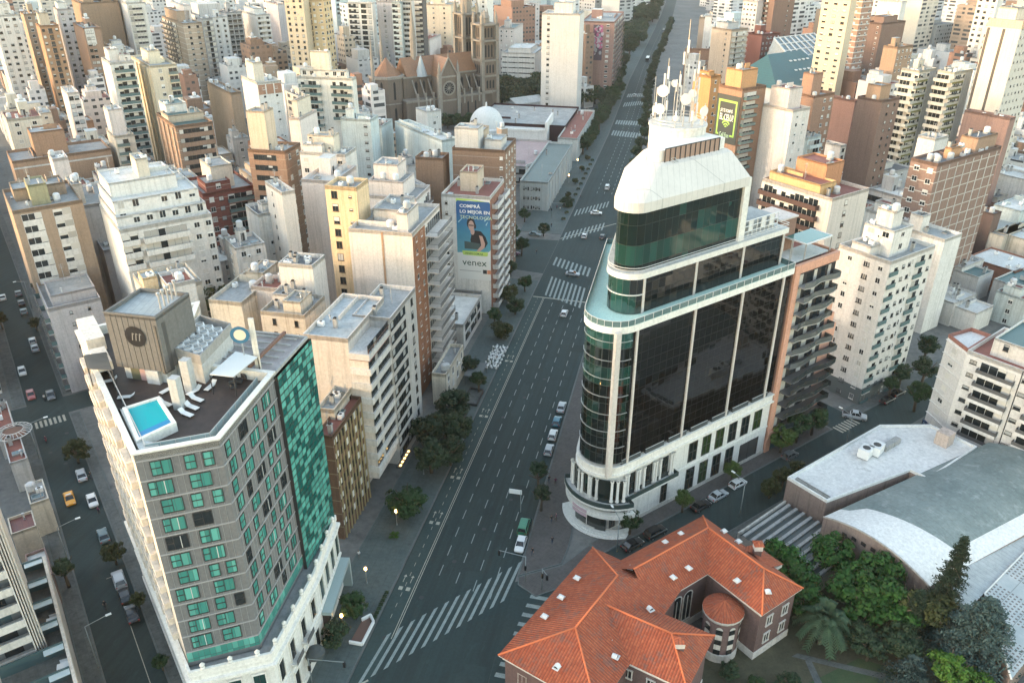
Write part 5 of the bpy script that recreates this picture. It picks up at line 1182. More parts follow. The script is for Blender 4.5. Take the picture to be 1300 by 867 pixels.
nz = t.noise(t.n('TexCoord').outputs['Object'],2.2,3,.5); bp = t.n('Bump'); bp.inputs['Strength'].default_value = .12; t.l(nz,bp.inputs['Height']); t.l(bp.outputs[0],bb.inputs['Normal'])
def f(b): b.face([(*p,pz - .08) for p in pq],0)
hpart('pool_water',[m],f)
def f(b):
 a,c = Vector(pq[0]),Vector(pq[1]); d = (Vector(pq[2]) - c) * .18; b.face([(*a,pz + .0),(*c,pz),(*(c + d),pz),(*(a + d),pz)],0)
hpart('pool_step',[plain('pool_tile_blue',(.02,.22,.42),.3)],f)
def f(b):
 q = [hl(LS(.8,-.8)),hl(LS(.8,-3.0)),hl(P(177,556,pz)),hl(P(161,519,pz)),hl(LS(11,-2.6)),hl(LS(11,-.8))]
 b.prism(q,ZD,ZD + .9,0)
hpart('pool_surround',[wallm((.60,.60,.57),.3,'surround')],f)
zc0,zc1 = ZD + 2.0,55.8
c1 = P(197,405,zc1); c0 = P(133,397,zc1); c2 = P(240,384,zc1)
eu = azv(AVE); ev = azv(AVE - 90)
cL = (c0 - c1).dot(ev); cU = max(7.5,(c2 - c1).dot(eu)); o1 = Vector(hl(c1))
E2 = Vector((eu.x,eu.y)); V2 = Vector((ev.x,ev.y))
def cq(u,v): return tuple(o1 + E2 * u + V2 * v)
def f(b): b.prism([cq(0,0),cq(cU,0),cq(cU,cL),cq(0,cL)],zc0,zc1,0,top=False); b.ring([cq(0,0),cq(cU,0),cq(cU,cL),cq(0,cL)],.3,zc1 - .3,zc1 + .25,0)
SOLID.append(hpart('plant_room_cladding',[m_plant],f))
def f(b): b.face([(*p,zc1 - .25) for p in (cq(.2,.2),cq(cU - .2,.2),cq(cU - .2,cL - .2),cq(.2,cL - .2))],0)
SOLID.append(hpart('plant_room_roof',[m_sheet],f))
def f(b):
 for k in range(1,9):
  v = cL * k / 9; b.prism([cq(-.03,v - .02),cq(.02,v - .02),cq(.02,v + .02),cq(-.03,v + .02)][::-1],zc0,zc1,0)
 b.prism([cq(-.1,.25),cq(1.2,-.10),cq(1.5,-.1),cq(.1,.8)],zc0 - .3,zc1 - 1.0,0)
hpart('cladding_seams',[plain('seam_dark',(.06,.06,.058),.6)],f)
ec = cL * .47; ez = (zc0 + zc1) / 2 + 1.0
def dsc(b,r,d,m=0,cv=None,cz=None,n=28):
 b.face([(*cq(d,(cv if cv is not None else ec) - r * math.cos(2 * math.pi * k / n)),(cz if cz is not None else ez) + r * math.sin(2 * math.pi * k / n)) for k in range(n)],m)
def f(b): dsc(b,1.45,-.09)
em = hpart('round_emblem',[m_black],f)
def f(b):
 for k in range(3):
  v = ec + .55 - .5 * k; b.face([(*cq(-.11,v),ez - .55),(*cq(-.11,v - .13),ez - .55),(*cq(-.11,v - .33),ez + .5),(*cq(-.11,v - .20),ez + .5)],0)
  b.face([(*cq(-.11,v - .2),ez + .5),(*cq(-.11,v - .33),ez + .5),(*cq(-.11,v - .50),ez + .35),(*cq(-.11,v - .42),ez + .3)],0)
hpart('emblem_mark',[plain('emblem_grey',(.20,.20,.19),.5)],f,em)
def f(b): b.prism([cq(.6,.6),cq(cU - .3,.6),cq(cU - .3,cL - .5),cq(.6,cL - .5)],ZD,zc0,0); b.prism([cq(-.1,1.4),cq(1,1.4),cq(1,3.2),cq(-.1,3.2)],ZD,zc0,0)
SOLID.append(hpart('plant_room_base',[m_lgrey],f))
for v,cc_ in ((cL * .45,(.40,.26,.25)),(cL * .62,(.10,.10,.06)),(cL * .3,(.05,.05,.05))):
 hpart('deck_door',[plain('deck_door%d' % int(v * 10),cc_,.6)],lambda b: b.prism([cq(.5,v),cq(.62,v),cq(.62,v + 1.3),cq(.5,v + 1.3)],ZD,ZD + 1.9,0))
zl = 50.2
l0,l1,l2 = Vector(hl(P(214,441,zl))),Vector(hl(P(254,453,zl))),Vector(hl(P(292,413,zl)))
l3 = l0 + (l2 - l1)
low = [tuple(l1),tuple(l2),tuple(l3),tuple(l0)]
def f(b): b.prism(low,ZD,zl - .9,0,bot=False)
SOLID.append(hpart('lower_plant_room',[m_lgrey],f))
def f(b): b.ring(offset(low,-.12),.16,zl - 1.1,zl + .3,0)
hpart('chiller_screen',[wallm((.30,.30,.29),.3,'screen')],f)
def chill():
 b = MB(); b.box(-.62,.62,-.62,.62,0,1.1,0); b.lathe([(.46,1.1),(.50,1.3),(.44,1.3),(.40,1.15),(0,1.15)],14,1); return b.mesh('chiller',[m_white,plain('chiller_grey',(.36,.37,.37),.5)])
for i in range(5):
 for j in range(3):
  p = l1 + (l2 - l1) * ((i + .7) / 6.2) + (l0 - l1) * ((j + .6) / 3.4); lay('chiller',proto('chill',chill),Ho,(p.x,p.y,zl - .9),.5)
cz = ZD + 2.9
cn = [hl(P(x,y,cz)) for x,y in ((266,475),(296,478),(327,453),(299,446))]
def f(b): b.prism(cn,cz - .1,cz,0)
hpart('sun_canopy',[plain('canopy_sheet',(.55,.57,.56),.4)],f)
def f(b):
 for p in cn: b.tube((*p,ZD),(*p,cz - .1),.07,5)
hpart('canopy_post',[m_dframe],f)
for (x,y,hh) in ((229,518,4.4),(243,496,4.6)):
 p = Vector(hl(P(x,y,ZD))); hpart('flue',[m_lgrey],lambda b: (b.prism([tuple(p + E2 * i * .55 + V2 * j * .55) for i,j in ((-1,-1),(1,-1),(1,1),(-1,1))],ZD,ZD + hh,0)))
def f(b):
 for k in range(5):
  p = Vector(cq(cU * .35 + k * 1.0,.9 + k * .1)); b.lathe([(.13,zc1),(.13,zc1 + 1.9),(.26,zc1 + 1.95),(.26,zc1 + 2.25),(0,zc1 + 2.4)],8,0,(p.x,p.y,0))
hpart('flue_row',[m_metal],f)
sw0,sw1 = Vector(hl(P(286,474,ZD))),Vector(hl(P(333,472,ZD)))
sg = thing('sign_tower','tall pale sign panel with a blue ring emblem on the hotel roof','sign',(h0.x + sw0.x,h0.y + sw0.y,0))
d_ = sw1 - sw0
def f(b):
 n = Vector((d_.y,-d_.x)).normalized() * .35
 a,c = d_ * .86,d_; b.prism([tuple(a),tuple(a + n),tuple(c + n),tuple(c)],ZD,54.2,0)
b = MB(); f(b); b.build('sign_post',[wallm((.64,.60,.53),.5,'sign')],sg)
rc = P(304.5,425,52.2); rcl = Vector((rc.x - h0.x - sw0.x,rc.y - h0.y - sw0.y)); en = d_.normalized()
def ringd(b,r0,r1,dd,m):
 n = 28; nn = Vector((en.y,-en.x)) * dd
 for k in range(n):
  a,c = 2 * math.pi * k / n,2 * math.pi * (k + 1) / n; q = []
  for r,t_ in ((r0,a),(r1,a),(r1,c),(r0,c)): q.append((rcl.x + en.x * r * math.cos(t_) + nn.x,rcl.y + en.y * r * math.cos(t_) + nn.y,52.2 + r * math.sin(t_)))
  b.face(q if r0 > 0 else q[1:3] + [q[0]],m)
b = MB(); ringd(b,.78,1.22,.08,0); b.build('ring_emblem',[plain('ring_blue',(.03,.13,.22),.5)],sg)
b = MB(); ringd(b,0,.78,.07,0); b.build('emblem_disc',[plain('disc_cream',(.66,.58,.44),.5)],sg)
b = MB(); b.tube((rcl.x,rcl.y + .3,48),(rcl.x,rcl.y + .3,53),.08,5); b.tube((rcl.x,rcl.y + .3,52.2),(*(d_ * .9),52.2),.06,5); b.build('sign_frame',[m_metal],sg)
def lounger_mesh():
 b = MB(); b.box(-.33,.33,-.2,1.35,.28,.36,0); b.face([(-.33,1.35,.36),(.33,1.35,.36),(.33,1.9,.75),(-.33,1.9,.75)],0); b.face([(-.33,1.9,.70),(.33,1.9,.70),(.33,1.35,.28),(-.33,1.35,.28)],0)
 return b.mesh('mattress',[plain('lounger_white',(.70,.69,.66),.6)])
def lounger_frame():
 b = MB()
 for x in (-.3,.3):
  for y in (-.1,1.2): b.box(x - .03,x + .03,y - .03,y + .03,0,.28,0)
  b.box(x - .03,x + .03,-.2,1.35,.22,.28,0)
 return b.mesh('frame',[m_dframe])
lm,lf = lounger_mesh(),lounger_frame()
for k,(x,y,az_,lb) in enumerate(((206,501,30,'white sun lounger nearest the dark plant cube'),(240,503,30,'white sun lounger just right of the taller white flue'),(263,497,15,'white sun lounger beside the canopy corner'),(216,517,300,'white sun lounger half hidden by the front flue'),
  (256,511,300,'white sun lounger facing the rail, topmost of the row of three'),(250,521,300,'white sun lounger in the middle of the row of three by the rail'),(243,530,300,'white sun lounger closest to the pool in the row of three by the rail'),(152,507,80,'white sun lounger standing beside the far end of the pool'),(130,488,60,'white sun lounger under the dark pergola'))):
 p = P(x,y,ZD); t = thing('sun_lounger',lb,'sun lounger',(p.x,p.y,ZD),rz_of(az_) - 1.57,'sun loungers on the hotel roof'); lay('mattress',lm,t); lay('frame',lf,t)
def chair_m():
 b = MB(); b.box(-.4,.4,-.4,.4,.1,.42,0); b.box(-.4,.4,.28,.4,.42,.85,0); b.box(-.4,-.28,-.4,.28,.42,.62,0); b.box(.28,.4,-.4,.28,.42,.62,0); return b.mesh('armchair',[plain('wicker_dark',(.05,.05,.05),.7)])
for k,(x,y,lb) in enumerate(((296,492,'dark lounge chair at the front of the canopy'),(304,486,'dark lounge chair in the middle under the canopy'),(312,480,'dark lounge chair at the far end of the canopy'),(305,476,'dark lounge chair against the sign panel'),(156,523,'dark planter seat beside the pool corner'))):
 p = P(x,y,ZD); tag(lay('lounge_chair',proto('lch',chair_m),None,(p.x,p.y,ZD),.6 + k),lb,'chair','lounge chairs on the hotel roof')
pg = thing('roof_pergola','dark slatted pergola on the street edge of the hotel roof','pergola',tuple(P(120,468,ZD)))
q = [Vector(P(x,y,ZD + 2.6)) - Vector(P(120,468,ZD)) for x,y in ((112,468),(142,470),(135,448),(107,452))]
b = MB()
for p in q: b.tube((p.x,p.y,0),(p.x,p.y,2.6),.08,5)
b.build('post',[m_dframe],pg); b = MB()
for k in range(14):
 a,c = q[0].lerp(q[3],k / 13),q[1].lerp(q[2],k / 13); b.tube((a.x,a.y,2.65),(c.x,c.y,2.65),.10,4)
b.build('slat_roof',[plain('pergola_slats',(.10,.10,.095),.7)],pg)
# ---- red tiled mansion
ZE_,ZR_ = 10.1,13.6
m_pinkb = wallm((.14,.09,.084),.4,'brick',fl=3.3)
m_trim = wallm((.58,.54,.50),.4,'trim')
m_tilem = claytile()
m_ridge = plain('ridge_tile',(.56,.145,.055),.8)
Hs = thing('tiled_mansion','old mansion of dusty pink brick under red hipped tile roofs','mansion',tuple(P(760,800,0)))
g0 = Vector((Hs.location.x,Hs.location.y,0))
def e_(x,y,z): return P(x,y,z) - g0
def c5(x,y,z): return e_(630 + x / 3.817,640 + y / 3.817,z)
def c6(x,y,z): return e_(840 + x / 3.818,640 + y / 3.818,z)
def roof_face(b,pts,m=0,sag=0):
 pts = [Vector(p) for p in pts]; n = Vector((0,0,0))
 for i in range(len(pts)): n += (pts[i] - pts[0]).cross(pts[(i + 1) % len(pts)] - pts[0])
 n.normalize()
 if n.z < 0: pts = pts[::-1]; n = -n
 t = Vector((0,0,1)).cross(n); t.normalize(); d = n.cross(t)
 b.face(pts,m,[(p.dot(t),p.dot(d)) for p in pts])
rot = Matrix.Rotation(0,3,'Z')
u1,p1 = azv(34.8),azv(124.8)
W = c5(8,730,ZE_); N = c5(468,208,ZE_)
L1 = (N - W).dot(u1);
def q1(u,v,z): q = W + u1 * u + p1 * v; return Vector((q.x,q.y,z))
D1 = 15.6; hp = 6.4
r1a,r1b = q1(7.4,7.8,ZR_),q1(L1 - 6.6,7.8,ZR_)
u2,p2 = azv(54.9),azv(145)
N2 = c6(200,55,ZE_); M = c5(620,258,ZE_)
def q2(u,v,z): q = N2 - u2 * u + p2 * v; return Vector((q.x,q.y,z))
L2 = (N2 - M).dot(u2); E_ = c6(648,432,ZE_); LE_ = (E_ - N2).dot(p2)
r2a,r2b = q2(4.6,5.0,ZR_ - .3),q2(L2 + 3,5.0,ZR_ - .3)
r3b = q2(4.6,LE_ - 4.2,ZR_ - .3)
def f(b):
 e0,e1,e2,e3 = q1(0,0,ZE_),q1(L1,0,ZE_),q1(L1,D1,ZE_),q1(0,D1,ZE_)
 roof_face(b,[e0,e1,r1b,r1a]); roof_face(b,[e0,r1a,e3]); roof_face(b,[e1,e2,r1b]); roof_face(b,[e2,e3,r1a,r1b])
def hs(name,mats,fn): b = MB(); fn(b); return b.build(name,mats,Hs)
SOLID.append(hs('front_roof',[m_tilem],f))
def f(b):
 s0,s1,i1,i0 = q2(-.0,0,ZE_),q2(L2 + 4,0,ZE_),q2(L2 + 4,10,ZE_),q2(9.6,10,ZE_)
 roof_face(b,[s0,s1,r2b,r2a]); roof_face(b,[r2a,r2b,i1,i0])
 e0,e1,e2 = q2(0,LE_,ZE_),q2(9.4,LE_,ZE_),q2(9.4,10,ZE_)
 roof_face(b,[s0,r2a,r3b,e0]); roof_face(b,[e0,r3b,e1]); roof_face(b,[r2a,i0,e2,e1,r3b][0:1] + [i0,e1,r3b])
 k0,k1,k2 = q2(-2.0,9.6,ZE_ - .3),q2(-2.0,15.2,ZE_ - .3),q2(2.2,12.4,ZE_ + 1.9)
 roof_face(b,[q2(2.2,9.6,ZE_ + 1.2),k0,k2]); roof_face(b,[k0,k1,k2]); roof_face(b,[k1,q2(2.2,15.2,ZE_ + 1.2),k2])
SOLID.append(hs('street_roof',[m_tilem],f))
zr = ZR_ - .7; ra,rb = c5(490,468,zr),c5(850,625,zr); ax = (rb - ra); ax.z = 0; ax.normalize(); pr = Vector((ax.y,-ax.x,0)); HW,HX = 5.4,4.6
A0,A1,B0,B1 = [Vector((*q.xy,ZE_)) for q in (ra + pr * HW - ax * 1.5,rb + pr * HW + ax * HX,ra - pr * HW - ax * 1.5,rb - pr * HW + ax * HX)]
W3 = q1(6.6,12.0,ZE_)
def f(b):
 roof_face(b,[A0,A1,rb,ra]); roof_face(b,[B0,B1,rb,ra]); roof_face(b,[A1,B1,rb])
SOLID.append(hs('garden_roof',[m_tilem],f))
def f(b):
 for a,c in ((r1a,r1b),(q1(0,0,ZE_),r1a),(q1(0,D1,ZE_),r1a),(q1(L1,0,ZE_),r1b),(r2a,r2b),(q2(0,0,ZE_),r2a),(r2a,r3b),(q2(0,LE_,ZE_),r3b),(q2(9.4,LE_,ZE_),r3b),(ra,rb)):
  b.tube(a + Vector((0,0,.02)),c + Vector((0,0,.02)),.14,6)
 for sg_ in (1,-1): b.tube(rb + Vector((0,0,.02)),Vector((*(rb + pr * HW * sg_ + ax * HX).xy,ZE_ + .02)),.14,6)
hs('ridge',[m_ridge],f)
def wallpoly(pts,z0,z1,b,m=0,ins=.7):
 pts = [tuple(p[:2]) for p in pts]
 ar = sum(a[0] * c[1] - c[0] * a[1] for a,c in zip(pts,pts[1:] + pts[:1]))
 if ar < 0: pts = pts[::-1]
 b.prism(offset(pts,ins),z0,z1,m,bot=False)
def f(b):
 wallpoly([q1(0,0,0),q1(L1,0,0),q1(L1,D1,0),q1(0,D1,0)],0,ZE_ - .9,b)
 wallpoly([q2(0,0,0),q2(L2 + 4,0,0),q2(L2 + 4,10,0),q2(9.4,10,0),q2(9.4,LE_,0),q2(0,LE_,0)],0,ZE_ - .9,b)
 wallpoly([A0,A1,B1,B0],0,ZE_ - .9,b)
 wallpoly([q2(-2,9.6,0),q2(-2,15.2,0),q2(3,15.2,0),q2(3,9.6,0)],0,ZE_ - .9,b,0,.5)
SOLID.append(hs('wall',[m_pinkb],f))
def f(b):
 for pts in ([q1(0,0,0),q1(L1,0,0),q1(L1,D1,0),q1(0,D1,0)],[q2(0,0,0),q2(L2 + 4,0,0),q2(L2 + 4,10,0),q2(9.4,10,0),q2(9.4,LE_,0),q2(0,LE_,0)],[A0,A1,B1,B0]):
  wallpoly(pts,ZE_ - .9,ZE_ - .25,b,0,.45); wallpoly(pts,ZE_ - .25,ZE_ - .04,b,0,.08); wallpoly(pts,0,1.4,b,0,.6)
 wallpoly([q2(-2,9.6,0),q2(-2,15.2,0),q2(3,15.2,0),q2(3,9.6,0)],ZE_ - .9,ZE_ - .3,b,0,.15)
hs('cornice',[m_trim],f)
def wall_window(a,c,s,z,w_,h_,arch=False,name='window'):
 a,c = Vector(a[:2]),Vector(c[:2]); L = (c - a).length; e = (c - a).normalized(); n = Vector((e.y,-e.x)); p = a + e * (s * L); b = MB()
 def rect(x0,x1,z0,z1,d,m): b.face([(*(p + e * x0 + n * d),z0),(*(p + e * x1 + n * d),z0),(*(p + e * x1 + n * d),z1),(*(p + e * x0 + n * d),z1)],m)
 rect(-w_ / 2,w_ / 2,z,z + h_,.04,0)
 for x in (-w_ / 2 - .14,w_ / 2,-.04):
  x2 = x + (.14 if x != -.04 else .08); q = [p + e * x,p + e * x + n * .14,p + e * x2 + n * .14,p + e * x2]; b.prism([tuple(k) for k in q],z,z + h_,1)
 q = [p + e * (-w_ / 2 - .2),p + e * (-w_ / 2 - .2) + n * .2,p + e * (w_ / 2 + .2) + n * .2,p + e * (w_ / 2 + .2)]; b.prism([tuple(k) for k in q],z - .2,z,1); b.prism([tuple(k) for k in q],z + h_,z + h_ + .15,1) if not arch else None
 if arch:
  r = w_ / 2; b.face([(*(p + e * r * math.cos(k * math.pi / 10) + n * .04),z + h_ + r * math.sin(k * math.pi / 10)) for k in range(11)],0)
  for k in range(10):
   q = []
   for rr,t_ in ((r,k),(r + .22,k),(r + .22,k + 1),(r,k + 1)): an = t_ * math.pi / 10; q.append((*(p + e * rr * math.cos(an) + n * .12),z + h_ + rr * math.sin(an)))
   b.face(q,1)
 return b.build(name,[m_glass,m_trim],Hs)
ga,gb = q2(9.4 - .7,LE_ - .7,0),q2(.7,LE_ - .7,0)
for s in (.3,.75):
 for z in (1.9,5.2): wall_window(ga,gb,s,z + (.6 if z < 3 else .8),1.1,1.7)
 wall_window(ga,gb,s,.4,.8,.7)
for s in (.12,.3,.55,.8):
 for z in (2.2,5.8): wall_window(q2(.7,LE_ - .7,0),q2(.7,.7,0),s,z,1.0,1.7)
ca,cb = q2(L2 + 3,9.3,0),q2(10.0,9.3,0)
for s in (.3,.52,.74): wall_window(ca,cb,s,2.0,1.7,5.0,True,'arched_window')
da,db = q1(.7,D1 - .7,0),q1(.7,.7,0)
wa = Vector((*(A1 - pr * .7 - ax * .7).xy,0)); wb = Vector((*(A0 - pr * .7).xy,0))
for s in (.15,.28,.48): wall_window(wb,wa,s + .25,6.6,1.0,1.5)
for s in (.2,.5,.8): wall_window(q1(.7,D1 - .7,0),q1(.7,.7,0),s,5.9,1.2,1.8)
tcx = c6(300,500,ZE_ - 1.6); TR = 3.1
def f(b): b.cyl(tcx.x,tcx.y,0,ZE_ - 2.0,TR - .35,20,0)
SOLID.append(hs('turret_wall',[m_pinkb],f))
def f(b): b.lathe([(TR - .3,ZE_ - 2.5),(TR,ZE_ - 2.0),(TR,ZE_ - 1.7)],20,0,(tcx.x,tcx.y,0)); b.lathe([(TR - .2,0),(TR - .2,1.5),(TR - .4,1.6)],20,0,(tcx.x,tcx.y,0))
hs('turret_cornice',[m_trim],f)
def f(b):
 n = 20
 for k in range(n):
  a,c = 2 * math.pi * k / n,2 * math.pi * (k + 1) / n
  pts = [Vector((tcx.x + TR * math.cos(a),tcx.y + TR * math.sin(a),ZE_ - 1.7)),Vector((tcx.x + TR * math.cos(c),tcx.y + TR * math.sin(c),ZE_ - 1.7)),Vector((tcx.x,tcx.y,ZE_ - .1))]
  b.face(pts,0,[(k * .97,0),(k * .97 + .97,0),(k * .97 + .48,3.3)])
hs('turret_roof',[m_tilem],f)
for a in (-150,-110,-70,-30):
 p = Vector((tcx.x + (TR - .3) * math.cos(rad(a)),tcx.y + (TR - .3) * math.sin(rad(a)))); e = Vector((-math.sin(rad(a)),math.cos(rad(a))))
 b = MB()
 for k,(z0,z1,m_) in enumerate(((1.6,2.6,0),(2.6,3.6,1),(3.6,4.6,0),(4.6,5.6,1),(5.6,6.6,0))): b.face([(*(p - e * .5),z0),(*(p + e * .5),z0),(*(p + e * .5),z1),(*(p - e * .5),z1)],m_)
 b.face([(*(p + e * .5 * math.cos(k * math.pi / 8)),6.6 + .5 * math.sin(k * math.pi / 8)) for k in range(9)],1)
 b.build('turret_window',[m_glass,m_trim],Hs)
def chimney(p,zt):
 b = MB(); b.box(p.x - .55,p.x + .55,p.y - .55,p.y + .55,ZE_ - 1,zt - 1.5,1); b.box(p.x - .62,p.x + .62,p.y - .62,p.y + .62,zt - 1.5,zt - .5,0)
 ch = b.build('chimney',[m_trim,m_pinkb],Hs); b = MB()
 roof_face(b,[Vector((p.x - .8,p.y - .8,zt - .5)),Vector((p.x + .8,p.y - .8,zt - .5)),Vector((p.x,p.y,zt))]); roof_face(b,[Vector((p.x + .8,p.y - .8,zt - .5)),Vector((p.x + .8,p.y + .8,zt - .5)),Vector((p.x,p.y,zt))])
 roof_face(b,[Vector((p.x + .8,p.y + .8,zt - .5)),Vector((p.x - .8,p.y + .8,zt - .5)),Vector((p.x,p.y,zt))]); roof_face(b,[Vector((p.x - .8,p.y + .8,zt - .5)),Vector((p.x - .8,p.y - .8,zt - .5)),Vector((p.x,p.y,zt))]); b.build('chimney_cap',[m_tilem],ch)
chimney(c6(465,215,ZE_ + 2.5),ZE_ + 4.0); chimney(c6(85,690,ZE_ + 1.8),ZE_ + 3.6)
def vent_mesh():
 b = MB(); n = 8
 for k in range(n):
  a,c = math.pi * k / n,math.pi * (k + 1) / n
  b.face([(-.42,.38 * math.cos(a),.38 * math.sin(a)),(.42,.38 * math.cos(a),.38 * math.sin(a)),(.42,.38 * math.cos(c),.38 * math.sin(c)),(-.42,.38 * math.cos(c),.38 * math.sin(c))],0,None,True)
 b.face([(.42,.38 * math.cos(math.pi * k / n),.38 * math.sin(math.pi * k / n)) for k in range(n + 1)],0); b.face([(-.42,.38 * math.cos(math.pi * k / n),.38 * math.sin(math.pi * k / n)) for k in range(n,-1,-1)],1)
 b.box(-.7,.42,-.5,.5,-.06,.02,0); return b.mesh('roof_ventilator',[plain('ventilator_white',(.62,.62,.60),.5),m_dark])
vm = vent_mesh()
def vent(p,az_): lay('roof_ventilator',vm,Hs,p,rz_of(az_),.9)
for x,y in ((395,357),(318,450),(238,543)): vent(c5(x,y,ZE_ + 1.55),34.8 + 90)
vent(c5(295,785,ZE_ + 1.9),34.8); vent(c5(575,735,ZE_ + 1.0),300); vent(c5(550,660,ZE_ + 1.2),300); vent(c5(650,308,ZE_ + 1.7),200); vent(c5(745,505,ZE_ + 1.4),330)
for x,y in ((98,143),(22,184)): vent(c6(x,y,ZE_ + 1.6),145)
for x,y in ((300,130),(370,180)): vent(c6(x,y,ZE_ + 1.5),235)
for x,y in ((135,310),(60,355)): vent(c6(x,y,ZE_ + 1.7),145)
for x,y in ((363,370),(517,425)): vent(c6(x,y,ZE_ + 1.7),235 if x < 400 else 180)
# ---- right-hand street: balcony houses, halls
def corner_at(o,u_az): return o
X1 = Vector((89.8,140.3,0)); oB = X1 + azv(141.5) * 34
balcB = W_((.70,.68,.65),.15)
blc = block_at('corner_apartment_house','white corner apartment house with dark railed loggias and a teal pitched roof','apartment block',oB,rz_of(51.5),16,34,24.2,balcB,roof=m_terra,
 L=[('col',1.3,.8,(1.6 / 34,11.3 / 34,22.4 / 34),'dark'),balc(2.8 / 34,9.6 / 34,1.2,'smoke'),balc(12.6 / 34,20.0 / 34,1.2,'smoke'),balc(24 / 34,.98,1.2,'smoke')],R=None,
 tops=(T1(.18,1,.0,.92,3.8,w_white,[('col',1.0,1.3,(.08,.22,.36,.5),'dark')],None,m_tealroof),),clut=2,big=False,seed=135,fl=2.9)
b = MB(); fc = [(0,34),(0.001,34),(6.6,38.6),(10,34)]
b.prism([(0,34.0),(10,34.0),(10,38),(3.4,39.5)],3.6,23.6,0); SOLID.append(b.build('corner_bay',[balcB],blc))
b = MB(); b.ring([(0,34.0),(10,34.0),(10,38),(3.4,39.5)],.2,23.6,24.4,0); b.build('bay_parapet',[W_((.30,.14,.11),.4)],blc)
bn = Vector((3.4,5.5,0)).normalized()
for k in range(7):
 z = 23.3 - 2.9 * (k + 1) + .95; q = Vector((0,34,0)).lerp(Vector((3.4,39.5,0)),.55)
 PEND.append((blc,p_win(1.5,1.3,(1,.6,1,1,.3,1,1)[k],'std'),(q.x,q.y,z),math.atan2(bn.y,bn.x) + math.pi,'window'))
 b = MB(); b.prism([(-.12,34.0),(-.1,33.4),(10,33.6),(3.6,39.6),(3.25,39.62)][0:1] + [(0,34),(3.4,39.5),(3.2,39.68)],z + 1.72,z + 1.9,0); b.build('floor_band',[balcB],blc)
for k in range(7):
 z = 23.3 - 2.9 * (k + 1)
 for (a,e) in ((2.8,9.6),(12.6,20),(24,33.3)):
  b = MB(); b.box(-1.25,-1.2,34 - e,34 - a,z - .35,z + .35,0); b.build('balcony_band',[balcB],blc)
b = MB(); b.box(-.06,10.2,.0,34.0,0,3.3,0); b.build('shop_front',[m_dark],blc)
b = MB(); b.box(-1.3,-.1,16.5,31,2.9,3.4,0); b.box(-1.3,-.1,1,15.5,2.9,3.4,0); b.build('shop_canopy',[balcB],blc)
b = MB(); b.tube((-.12,23.6,0),(-.12,23.6,24),.09,5); b.build('downpipe',[m_dframe],blc)
def text_obj(s,size,mat_,parent,loc,rz,name='lettering',tilt=math.pi / 2,align='LEFT',sx=1.0,bold=0.0):
 cu = bpy.data.curves.new('lettering','FONT'); cu.body = s; cu.size = size; cu.align_x = align; cu.offset = bold; cu.resolution_u = 2
 to = bpy.data.objects.new('lettering_curve',cu); C.objects.link(to); bpy.context.view_layer.update()
 dg = bpy.context.evaluated_depsgraph_get(); me = bpy.data.meshes.new_from_object(to.evaluated_get(dg)); bpy.data.objects.remove(to)
 me.materials.clear(); me.materials.append(mat_); o = bpy.data.objects.new(name,me); C.objects.link(o); o.parent = parent; o.location = loc; o.rotation_euler = (tilt,0,rz); o.scale = (sx,1,1); return o
sgn = thing('shop_sign','dark blue shop sign with pale lettering on the corner bay','sign',tuple(RS(0,0)))
sp0 = blc.location + Matrix.Rotation(blc.rotation_euler.z,3,'Z') @ (Vector((3.4,39.5,0)) ); sp1 = blc.location + Matrix.Rotation(blc.rotation_euler.z,3,'Z') @ Vector((0,34,0))
sd = (sp1 - sp0); sL = sd.length; sgn.location = sp0; sgn.rotation_euler = (0,0,math.atan2(sd.y,sd.x))
b = MB(); b.box(0,sL,-.45,-.05,2.5,3.7,0); b.build('sign_board',[plain('sign_navy',(.012,.03,.08),.4)],sgn)
text_obj('Decomuebles',1.0,plain('sign_letter',(.55,.75,.80),.5),sgn,(.4,-.47,2.75),0,sx=.92)
oP = RS(44.9,0); HP = 42.2
pk = block_at('balcony_block','salmon framed apartment block with wavy dark glass balconies beside the glass tower','apartment block',oP,rz_of(54.2),13.4,14,HP,w_salmon,roof=m_terra,L=None,R=None,par=1.0,clut=0,seed=140)
b = MB(); b.box(-.04,0,0,13,5,HP - .5,0); b.build('brown_flank',[W_((.25,.15,.12),.3)],pk)
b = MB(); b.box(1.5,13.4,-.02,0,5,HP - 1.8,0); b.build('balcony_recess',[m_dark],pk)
b = MB(); b.box(0,1.5,-.5,0,0,HP,0); b.box(1.5,13.4,-.5,0,HP - 1.8,HP,0); b.build('salmon_frame',[w_salmon],pk)
def wavy(w,d,k):
 b = MB(); n = 8; pts = [(w * i / n,-d - .35 * math.sin(i * 1.1 + k)) for i in range(n + 1)]
 b.prism(pts[::1] + [(w,0),(0,0)],-.2,0,0)
 for a,c in zip(pts,pts[1:]): b.face([(*a,0),(*c,0),(*c,1.1),(*a,1.1)],1)
 b.face([(w,-d,0),(w,0,0),(w,0,1.1),(w,-d,1.1)],1)
 return b
wg = [plain('balcony_glass_grey',(.10,.11,.105),.2,ior=1.6,rnd=.4),plain('balcony_glass_smoke',(.03,.035,.035),.15,ior=1.6)]
r_ = random.Random(8)
for k in range(12):
 z = HP - 1.8 - 2.9 * (k + 1); w_ = 11.0 if k < 4 else (12.5 if k < 6 else 15.0)
 wavy(w_,1.6 if k < 7 else 2.2,k).build('balcony',[m_rail if k > 5 else plain('slab_grey',(.30,.29,.27),.7),wg[0] if k < 7 else wg[1]],pk,(2.0,0,z))
 for j in range(5): x0 = 2.2 + j * 2.2; b = MB(); b.box(x0,x0 + r_.uniform(.8,1.9),-.06,-.03,z + .1,z + 2.3,0); b.build('balcony_door',[(m_curt,m_glass)[j % 2]],pk)
